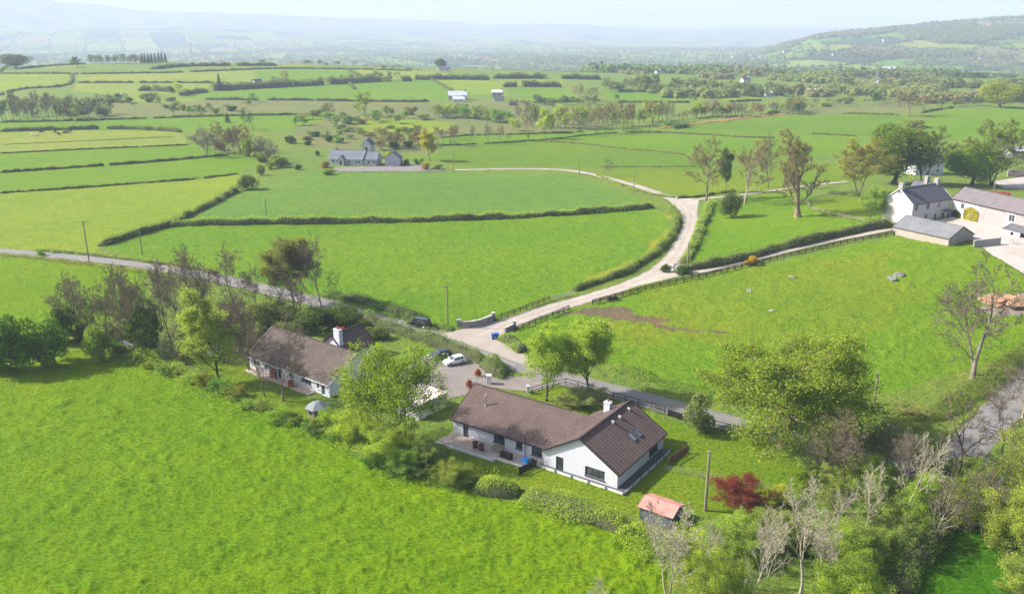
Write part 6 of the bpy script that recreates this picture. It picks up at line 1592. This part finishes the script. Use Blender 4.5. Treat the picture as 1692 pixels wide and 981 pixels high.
FARH = [
 ([(0, 122.5), (60, 122.3), (117, 122.4)], "far hedge at the top left field's upper edge"),
 ([(122, 123), (267, 121.5), (340, 118.5), (460, 113.5), (571, 114.5), (680, 117.5)], "long far hedge under the skyline scrub"),
 ([(119, 124), (118, 144), (32, 146.5), (0, 158)], "bent far hedge round the top left field"),
 ([(130, 137.5), (220, 137.3)], "short straight far hedge in the pale field, left piece"),
 ([(230, 137.3), (353, 137.5)], "short straight far hedge in the pale field, right piece"),
 ([(27, 115), (93, 108.5), (143, 106.5)], "far hedge curving over the left brow"),
 ([(0, 120), (67, 107.5), (153, 102.5), (230, 100.5)], "skyline hedge on the left brow"),
 ([(340, 165), (432, 166), (501, 166), (600, 168), (690, 169), (708, 168)], "thin far hedge below the middle fields"),
 ([(708, 130.5), (725, 138), (748, 152)], "slanting far hedge running down to the far farm"),
 ([(575, 136.5), (586, 148)], "short slanting far hedge by the round trees"),
 ([(571, 115), (602, 128.5)], "faint slanting hedge on the brow"),
 ([(1020, 169.5), (1080, 170), (1140, 170)], "far hedge right of the field corner trees"),
 ([(1205, 169), (1257, 167)], "short far hedge left of the white cottage"),
 ([(1108, 153.5), (1153, 166)], "slanting far hedge between bright fields"),
 ([(1020, 150.5), (1108, 153.5), (1180, 157), (1261, 161)], "far hedge at the edge of the valley woods"),
 ([(880, 170), (935, 169), (965, 169)], "far hedge in front of the far farm field"),
]
for px, lab in FARH: hedge(px, 2.6, 2.1, lab, (.095, .125, .05), 22, .8)
for px, h, lab in (([(340, 151), (485, 143), (561, 139), (621, 135), (680, 134)], 7.5, "tall dark hedgerow beside the gabled far house"),
                ([(680, 132), (740, 131.5), (809, 132.5)], 6.5, "tall dark hedgerow across the far middle"),
                ([(831, 143.5), (880, 143.5), (927, 144)], 7.0, "dark clipped tree row above the far farm"),
                ([(815, 130), (900, 130), (993, 132)], 6.5, "dark hedgerow at the foot of the valley woods"),
                ([(140, 104), (230, 100)], 3.5, "scrubby hedge at the shelterbelt foot"),
                ([(252, 115), (300, 110), (370, 109), (457, 109)], 4.5, "dark gorse scrub strip along the left skyline"),
                ([(200, 168), (150, 172), (130, 190)], 5, "willow scrub beside the left wood"),
                ([(300, 158), (340, 152)], 5.0, "tree-filled hedge left of the gabled far house"),
                ([(230, 150), (262, 150), (290, 153)], 5.0, "dark hedge under the pale yellow-green tree")):
    hedge(px, 6, h * .85, lab, (.085, .115, .05), 38, 1.1, rough=.5, boxy=.2)
# ivy on the farm range
def ivy():
    rg = np.random.default_rng(3); a = R(30); f0 = P(1504, 373); o = Vector((f0.x, f0.y, f0.z)) + Vector((math.cos(a), math.sin(a), 0)) * 16.4 + Vector((math.sin(a), -math.cos(a), 0)) * .3
    for x0, x1, zt0, c, lab in ((4.6, 9.4, 4.7, (.26, .245, .02), "yellow ivy climbing the farm range wall"), (.6, 3.6, 3.0, (.07, .12, .03), "green climber beside the farmhouse porch")):
        n = 1500; u = rg.uniform(x0, x1, n); z = rg.uniform(0, 1, n) ** .8 * zt0 * (1 - .25 * np.abs((u - (x0 + x1) / 2) / (x1 - x0) * 2) ** 3); y = -rg.uniform(.05, .35, n)
        b = math.radians(-71); pos = np.stack([o.x + u * math.cos(b) - y * math.sin(b), o.y + u * math.sin(b) + y * math.cos(b), o.z + z], 1)
        ob = link("climbing_ivy", leaf_mesh("climbing_ivy", pos, .32, 7, .04), None, c); tag(ob, lab, "ivy")
ivy()

# ------------------------------------------------------------------ belts and thickets of mid-distance trees
BELTS = [  # (line of pixels, spread y px, count, kinds, height px, half width px, colours, label, group)
 ([(852, 212), (905, 216), (960, 206), (1000, 208), (1050, 206), (1110, 204)], 6, 30, ('far1', 'farbare1', 'far2', 'farbare2'), (26, 40), (9, 15), (G2, BR, OL, YG, GG), "spring tree in the mixed belt across the middle of the view", "trees of the mixed mid-view belt"),
 ([(1125, 198), (1180, 192), (1230, 190), (1300, 186), (1330, 184)], 4, 30, ('farbare1', 'farbare2', 'far1'), (15, 27), (8, 14), (BR, BR, GG, RB), "brown tree of the thicket behind the bracken slope", "trees of the thicket behind the bracken slope"),
 ([(722, 193), (760, 193), (800, 198), (845, 204)], 3, 20, ('far1', 'far2', 'farbare1'), (16, 25), (8, 12), (GG, YG, OL, G1), "leafing tree in the belt below the far farm", "trees of the belt below the far farm"),
 ([(625, 246), (660, 240), (700, 244), (760, 232)], 6, 16, ('farbare1', 'farbare2', 'far1'), (18, 32), (8, 15), (BR, RB, OL), "bare tree in the brown thicket behind the grey bungalow", "trees of the brown thicket behind the grey bungalow"),
 ([(485, 200), (530, 196), (560, 206), (610, 204), (660, 195), (720, 200)], 8, 26, ('far2', 'shrub', 'far1', 'farbare1'), (9, 20), (8, 14), (GG, OL, G1, BR), "scrubby tree dotted over the rough middle pasture", "scrub of the rough middle pasture"),
 ([(500, 235), (560, 225), (620, 222), (700, 215)], 8, 24, ('shrub', 'far2', 'shrub'), (6, 12), (6, 11), (GG, OL, DG, BR), "low bush scattered on the rough ground behind the bungalow", "bushes of the rough ground behind the bungalow"),
 ([(130, 178), (180, 172), (240, 166), (300, 176), (340, 186), (420, 180)], 8, 30, ('shrub', 'far2', 'farbare1', 'shrub'), (6, 14), (6, 11), (GG, BR, OL, DG), "willow scrub in the marshy pasture by the left wood", "scrub of the marshy pasture at left"),
 ([(330, 246), (365, 252), (410, 256), (440, 266), (465, 274)], 5, 14, ('farbare1', 'bare1', 'shrub'), (18, 42), (10, 17), (BR, RB, OL), "bare tree filling the brown hedge-end cluster", "trees filling the hedge-end cluster"),
 ([(330, 103), (400, 103), (480, 106), (560, 108), (640, 113), (700, 117)], 2, 26, ('far2', 'far1', 'farbare2'), (4, 9), (5, 10), (DG, GG, BR), "small hazy tree along the far brow", "trees along the far brow"),
 ([(1335, 180), (1400, 172), (1460, 168), (1540, 172), (1600, 172), (1690, 170)], 4, 30, ('farbare1', 'shrub', 'far1', 'farbare2'), (8, 18), (8, 14), (BR, GG, OL, BR), "hazy scrub tree along the ridge at right", "scrub trees along the right ridge"),
 ([(845, 172), (900, 176), (940, 172), (990, 172)], 4, 16, ('farbare1', 'far1', 'far2'), (9, 18), (7, 12), (BR, GG, DG), "tree at the fields' edge right of the far farm", "trees right of the far farm"),
 ([(400, 150), (470, 140), (540, 137), (600, 134), (660, 133)], 2, 16, ('farbare2', 'far2', 'farbare1'), (9, 18), (6, 10), (BR, DG, GG), "tree standing in the tall far hedgerow", "trees of the tall far hedgerow"),
 ([(1000, 150), (1060, 148), (1110, 150), (1180, 154), (1250, 158), (1330, 160)], 4, 34, ('far2', 'far1', 'farbare1', 'far2'), (12, 24), (9, 15), (DG, GG, OL, G1, BR), "tree at the near edge of the valley woods", "trees at the near edge of the valley woods"),
 ([(1380, 152), (1450, 148), (1530, 146), (1600, 148), (1690, 146)], 4, 24, ('far2', 'farbare1', 'far1'), (10, 20), (9, 14), (GG, OL, BR, DG), "hazy tree in the valley beyond the right ridge", "trees beyond the right ridge"),
]
STUFF_V, STUFF_Q, STUFF_M = [], [], []; STUFF_N = [0]
def stuff_tree(k, base, height, half_w):
    tr, cr, w, h, _ = KIND[k]; a = rnd.uniform(0, 6.28); ca, sa = math.cos(a), math.sin(a)
    for me in (tr, cr):
        n = len(me.vertices); c = np.empty(n * 3, np.float32); me.vertices.foreach_get("co", c); c = c.reshape(-1, 3) * [half_w / w, half_w / w, height / h]
        c = np.stack([c[:, 0] * ca - c[:, 1] * sa + base.x, c[:, 0] * sa + c[:, 1] * ca + base.y, c[:, 2] + base.z - .1], 1)
        q = np.empty(len(me.loops), np.int32); me.loops.foreach_get("vertex_index", q)
        mi = np.empty(len(me.polygons), np.int32); me.polygons.foreach_get("material_index", mi)
        names = [m.name for m in me.materials]; ids = np.array([0 if nm == "leaf" else 1 for nm in names], np.int32)
        STUFF_V.append(c); STUFF_Q.append(q.reshape(-1, 4) + STUFF_N[0]); STUFF_M.append(ids[mi]); STUFF_N[0] += n
def along(line, f):
    i = min(int(f * (len(line) - 1)), len(line) - 2); g = f * (len(line) - 1) - i
    return line[i][0] * (1 - g) + line[i + 1][0] * g, line[i][1] * (1 - g) + line[i + 1][1] * g
rnd = random.Random(77)
for line, sy, n, kinds, hr, wr, cols, lab, grp in BELTS:
    for i in range(n):
        x, y = along(line, (i + rnd.uniform(.1, .9)) / n); y += rnd.uniform(-sy, sy); b = P(x, y); k = m_per_px(b)
        kk = kinds[rnd.randrange(len(kinds))]; c = cols[rnd.randrange(len(cols))]; h = rnd.uniform(*hr) * k; w = rnd.uniform(*wr) * k
        if kk == 'shrub': bush(b, w, h * .8, lab, tuple(1.35 * q for q in c), far=True, group=grp)
        elif any(q in grp for q in ('far brow', 'right ridge', 'right of the far farm', 'valley woods', 'beyond', 'tall far', 'marshy')): stuff_tree(kk, b, h, w)
        else: plant_tree(kk, b, h, w, lab, tuple(1.35 * q for q in c), rnd.choice(('brown', 'grey', 'dark')), group=grp)

for i in range(16):
    b = P(148 + i * 5.6 + rnd.uniform(-1, 1), 106 + rnd.uniform(-.6, .6)); k = m_per_px(b); stuff_tree(['far2', 'farbare1'][i % 2], b, (16 + rnd.uniform(-3, 2)) * k, 6 * k)
me = fast_mesh("far_trees", np.concatenate(STUFF_V), np.concatenate(STUFF_Q), M_LEAF); me.materials.append(M_TWIG)
me.polygons.foreach_set("material_index", np.concatenate(STUFF_M))
o = link("far_trees", me, None, (.095, .125, .05)); o["kind"] = "stuff"; o["label"] = "small far-off trees along the brow, hedgerows and valley edge"
# ------------------------------------------------------------------ far country: houses, turbine, pylon, woods
def cottage(px, py, wpx, label, deg=10, two=False, roofm=None, wallm=None, hh=None):
    p = P(px, py); w = wpx * m_per_px(p); d = w * .5
    r = frame_at("far_house", label, "house", p, deg); e = hh or (w * .22 if not two else w * .42)
    b = Mb(); b.box(-w / 2, w / 2, -d / 2, d / 2, -1, e)
    for x in (-w / 2, w / 2): gable(b, (x, -d / 2, 0), (0, 1, 0), d, e, 0, e + d * .42)
    b.obj("wall", wallm or M_WHITE, r)
    f = Mb(); roof_slab(f, (-w / 2 - .3, -d / 2 - .4, e - .2), (w / 2 + .3, -d / 2 - .4, e - .2), (w / 2 + .3, 0, e + d * .44), (-w / 2 - .3, 0, e + d * .44)); roof_slab(f, (w / 2 + .3, d / 2 + .4, e - .2), (-w / 2 - .3, d / 2 + .4, e - .2), (-w / 2 - .3, 0, e + d * .44), (w / 2 + .3, 0, e + d * .44)); f.obj("roof", roofm or M_SLATE, r)
    for k in (-.25, .22):
        q = Mb(); q.box(w * k - w * .05, w * k + w * .05, -d / 2 - .05, -d / 2 - .01, e * .35, e * .8); q.obj("window", M_GLASS, r)
    q = Mb(); q.box(w * .42 - .6, w * .42 + .6, -.5, .5, e + d * .3, e + d * .44 + 1.4); q.obj("chimney", wallm or M_WHITE, r)
    return r
cottage(425, 141, 16, "gabled house in the tall far hedgerow at left centre", 60, True, wallm=M_GREYB)
cottage(458, 141, 20, "long low farm building right of the gabled far house", 5, wallm=M_GREYR)
cottage(756, 164, 30, "long grey farm shed with pale roof at the far farm", 4, roofm=MATS["pale_tin"], wallm=M_GREYR)
cottage(758, 168, 20, "white-fronted low shed before the long farm shed", 4, roofm=MATS["pale_tin"])
cottage(822, 160, 18, "hay barn with rounded pale roof at the far farm", -10, True, roofm=MATS["pale_tin"], wallm=M_GREYR)
cottage(824, 167, 16, "small grey building before the hay barn", 5, wallm=M_WHITE2)
cottage(848, 174, 14, "pinkish low building at the right of the far farm", -5, wallm=M_TERRA)
cottage(1231, 138, 15, "white two-gabled house among the valley trees", 30, True)
cottage(1270, 160, 14, "white cottage at the edge of the bright far field", 20)
cottage(1346, 158, 26, "long pale shed roof beyond the purple-brown thicket", 3, roofm=MATS["pale_tin"])
cottage(1468, 119, 20, "long brick-coloured shed in the right valley", 3, wallm=M_COPING, roofm=MATS["pale_tin"])
cottage(1087, 122, 9, "white gabled house in the valley woods, left of two", 30, True)
cottage(1103, 121, 9, "white gabled house in the valley woods, right of two", 30, True)
cottage(1622, 101, 9, "white house below the right hill near the picture edge", 10, True)
cottage(735, 118, 18, "white sheds beyond the dark tree clump", 3)
cottage(908, 113, 8, "small white house left in the valley village", 10)
cottage(975, 112, 14, "row of reddish roofs in the valley village", 3, roofm=M_TERRA)
cottage(1000, 110, 8, "small white house right in the valley village", 10)
cottage(796, 98, 12, "brick-roofed house far across the valley", 5, roofm=M_TERRA)
cottage(1128, 73, 7, "white house on the low slope left of the hill", 8)
for px, py, w, lab in ((1213, 96, 9, "white house at the left end of the hillfoot row"), (1232, 95, 8, "white house second in the hillfoot row"), (1243, 93, 8, "white house third in the hillfoot row"), (1258, 94, 6, "white house at the right end of the hillfoot row"),
                      (1297, 87, 8, "white house lower in the hillside pair of cottages"), (1304, 82, 7, "white house upper in the hillside pair of cottages"), (1300, 69, 6, "single white house high on the wooded slope"), (1378, 92, 8, "white house at the foot of the hill wood"), (1353, 90, 5, "tiny white house left of the hill wood foot"),
                      (1440, 75, 7, "white house left on the middle of the right hill"), (1444, 74, 6, "white house beside it on the middle of the right hill"), (1462, 69, 9, "largest white house on the right hill"), (1492, 70, 7, "white house right of the largest on the hill"), (1492, 81, 7, "greyish house lower on the right hill"), (1548, 62, 7, "highest white house at the right of the hill")):
    cottage(px, py, w * .85, lab, 15, False, hh=w * .3 * m_per_px(P(px, py)))
def turbine():
    p = P(318, 108.5); k = m_per_px(p); H = 38 * k; r = thing("wind_turbine", "white three-bladed wind turbine on the left skyline", "wind turbine", p, R(-35)); m = M_WHITEP
    b = Mb(); b.cyl((0, 0, -1), (0, 0, H), H * .032, H * .018, 14); b.obj("tower", m, r)
    b = Mb(); b.box(-H * .025, H * .025, -H * .05, H * .05, H - H * .01, H + H * .045); b.obj("nacelle", m, r)
    hub = Vector((0, -H * .065, H + H * .018)); b = Mb(); b.cyl(hub + Vector((0, H * .02, 0)), hub - Vector((0, H * .02, 0)), H * .028, H * .012, 12); ho = b.obj("hub", m, r)
    for a in (105, 225, 345):
        d = Vector((math.cos(R(a)), 0, math.sin(R(a)))); s = Vector((-d.z, 0, d.x)); L = H * .36; b = Mb()
        pts = [(0, .012), (.08, .02), (.25, .03), (.6, .018), (1, .004)]
        vs = []
        for t, w in pts:
            c = hub + d * (L * t); vs += [c + s * (H * w), c + Vector((0, -H * .006, 0)), c - s * (H * w * .6), c + Vector((0, H * .006, 0))]
        b.add(vs, [(i * 4 + j, i * 4 + (j + 1) % 4, i * 4 + 4 + (j + 1) % 4, i * 4 + 4 + j) for i in range(len(pts) - 1) for j in range(4)] + [(0, 1, 2, 3), (19, 18, 17, 16)]); b.obj("blade", m, r)
turbine()
def pylon(px, py, top, label):
    p = P(px, py); H = top_z(p, top) - p.z; r = thing("electricity_pylon", label, "pylon", p, R(15)); b = Mb(); w = H * .12; t = H * .012
    lv = [(0, 1), (.3, .62), (.55, .36), (.75, .2), (.9, .14), (1, .02)]
    for (z0, k0), (z1, k1) in zip(lv, lv[1:]):
        for sx, sy in ((-1, -1), (1, -1), (1, 1), (-1, 1)):
            b.bar((sx * w * k0, sy * w * k0, z0 * H), (sx * w * k1, sy * w * k1, z1 * H), t, t)
            nx, ny = -sy, sx; b.bar((sx * w * k0, sy * w * k0, z0 * H), (nx * w * k1, ny * w * k1, z1 * H), t * .6, t * .6)
    b.obj("tower", M_STEEL, r)
    for z, l in ((.68, .16), (.8, .2), (.92, .14)):
        q = Mb(); q.bar((-H * l, 0, z * H), (H * l, 0, z * H), t, t); q.bar((-H * l, 0, z * H), (0, 0, z * H + H * .05), t * .6, t * .6); q.bar((H * l, 0, z * H), (0, 0, z * H + H * .05), t * .6, t * .6); q.obj("crossarm", M_STEEL, r)
pylon(1447, 150, 118, "grey lattice electricity pylon among the right valley trees")
pylon(1215, 124, 102, "smaller faint lattice pylon above the valley woods")
# ------------------------------------------------------------------ far-off woods and hedgerows that read as one mass
def far_woods(name, label, pts, size, colr, per=15, seed=1, squash=.8, mat=None):
    rg = np.random.default_rng(seed); pts = np.asarray(pts); n = len(pts)
    z = zt(pts[:, 0], pts[:, 1]); s = size * rg.uniform(.6, 1.3, n)
    d = rg.normal(0, 1, (n, per, 3)); d[:, :, 2] = np.abs(d[:, :, 2]) * 1.0; d /= np.linalg.norm(d, axis=2)[:, :, None]
    c = np.stack([pts[:, 0], pts[:, 1], z], 1)[:, None, :] + d * s[:, None, None] * [.62, .62, 1.05 * squash]
    V, Q = leaf_arrays(c.reshape(-1, 3), size * .62, seed, size * .08, .85, d.reshape(-1, 3), .6)
    o = link(name, fast_mesh(name, V, Q, mat or M_LEAF), None, colr); o["kind"] = "stuff"; o["label"] = label; return o
def scatter(n, seed, cond, ylo=880, yhi=5600, tlo=-.72, thi=.72):
    rg = np.random.default_rng(seed); y = np.exp(rg.uniform(math.log(ylo), math.log(yhi), n)); t = rg.uniform(tlo, thi, n); x = t * y
    k = cond(x, y, t, rg); return np.stack([x[k], y[k]], 1)
def hedge_lines(x, y, t, rg):
    r = np.hypot(x, y); u = (x * .94 + y * .34) / 190 + .25 * np.sin(y / 400); v = (-x * .34 + y * .94) / 260 + .3 * np.sin(x / 350)
    e = np.minimum(np.minimum(u % 1, 1 - u % 1) * 190, np.minimum(v % 1, 1 - v % 1) * 260)
    return (e < 7) & (r > np.where(t < .08, 1750, 1250))
def wood_mass(thr, seed, sc=210.):
    def f(x, y, t, rg): return (fbm(x / sc, y / (sc * 1.7), seed, 3) > thr) & (np.hypot(x, y) > np.where(t < .08, 1850, 1200))
    return f
far_woods("far_hedgerows", "hazy hedgerows dividing the far valley fields", scatter(150000, 3, hedge_lines), 7.5, (.055, .08, .04), 9, 1)
far_woods("valley_woods", "hazy grey-brown woods filling the valley floor", scatter(16000, 5, wood_mass(.56, 31)), 11, (.11, .12, .075), 14, 2)
far_woods("valley_woods", "hazy green woods and copses across the valley", scatter(16000, 9, wood_mass(.57, 47)), 11, (.085, .125, .055), 14, 3)
def hill_wood(x, y, t, rg): 
    s = zt(x, y); return (y > 2000) & (y < 3600) & (t > .28) & (s > -10) & (fbm(x / 260, y / 260, 71, 3) + np.where((t > .34) & (t < .52) & (s > 20), .12, 0) > .64)
far_woods("hill_woods", "wooded slope of the right-hand hill", scatter(60000, 13, hill_wood, 1900, 3700, .25, .8), 11, (.10, .12, .07), 9, 4)
def mid_right(x, y, t, rg):
    px = 846 + t * FPX * 1.0
    return (y > 700) & (y < 1250) & (t > .10 + .12 * vnoise(y / 60, y * 0, 5)) & (fbm(x / 70, y / 120, 83, 3) + .12 * vnoise(x / 9, y / 9, 3) > .72 - (y - 700) / 6500)
far_woods("valley_woods", "leafing woods beyond the bright right-hand fields", scatter(9000, 17, mid_right, 700, 1250, .1, .7), 6.5, (.125, .155, .065), 26, 6)
far_woods("valley_woods", "bare brown woods beyond the bright right-hand fields", scatter(7000, 19, lambda x, y, t, rg: (fbm(x / 70 + 9, y / 120, 89, 3) + .12 * vnoise(x / 9, y / 9, 4) > .73 - (y - 700) / 6500) & (t > .10 + .14 * vnoise(y / 60, y * 0, 6)), 720, 1250, .1, .7), 6.5, (.14, .145, .095), 26, 8)
# ------------------------------------------------------------------ the hazy air
def build_haze():
    x0, x1, y0, y1, z0, z1 = -14500, 14500, -14500, 14500, -460, 470
    v = [(x, y, z) for z in (z0, z1) for y in (y0, y1) for x in (x0, x1)]
    f = [(0, 2, 3, 1), (4, 5, 7, 6), (0, 1, 5, 4), (2, 6, 7, 3), (0, 4, 6, 2), (1, 3, 7, 5)]
    o = mesh_obj("haze", v, f)
    m = bpy.data.materials.new("hazy_air"); m.use_nodes = True
    t = m.node_tree
    for n in list(t.nodes):
        if n.type != 'OUTPUT_MATERIAL': t.nodes.remove(n)
    vol = t.nodes.new("ShaderNodeVolumePrincipled")
    vol.inputs["Color"].default_value = (.635, .735, 1.0, 1)
    vol.inputs["Density"].default_value = HAZE
    vol.inputs["Anisotropy"].default_value = .05
    t.links.new(vol.outputs[0], [n for n in t.nodes if n.type == 'OUTPUT_MATERIAL'][0].inputs["Volume"])
    o.data.materials.append(m)
    o["kind"] = "stuff"; o["label"] = "pale blue haze filling the air over the valley"
HAZE = 1.75e-4
build_haze()
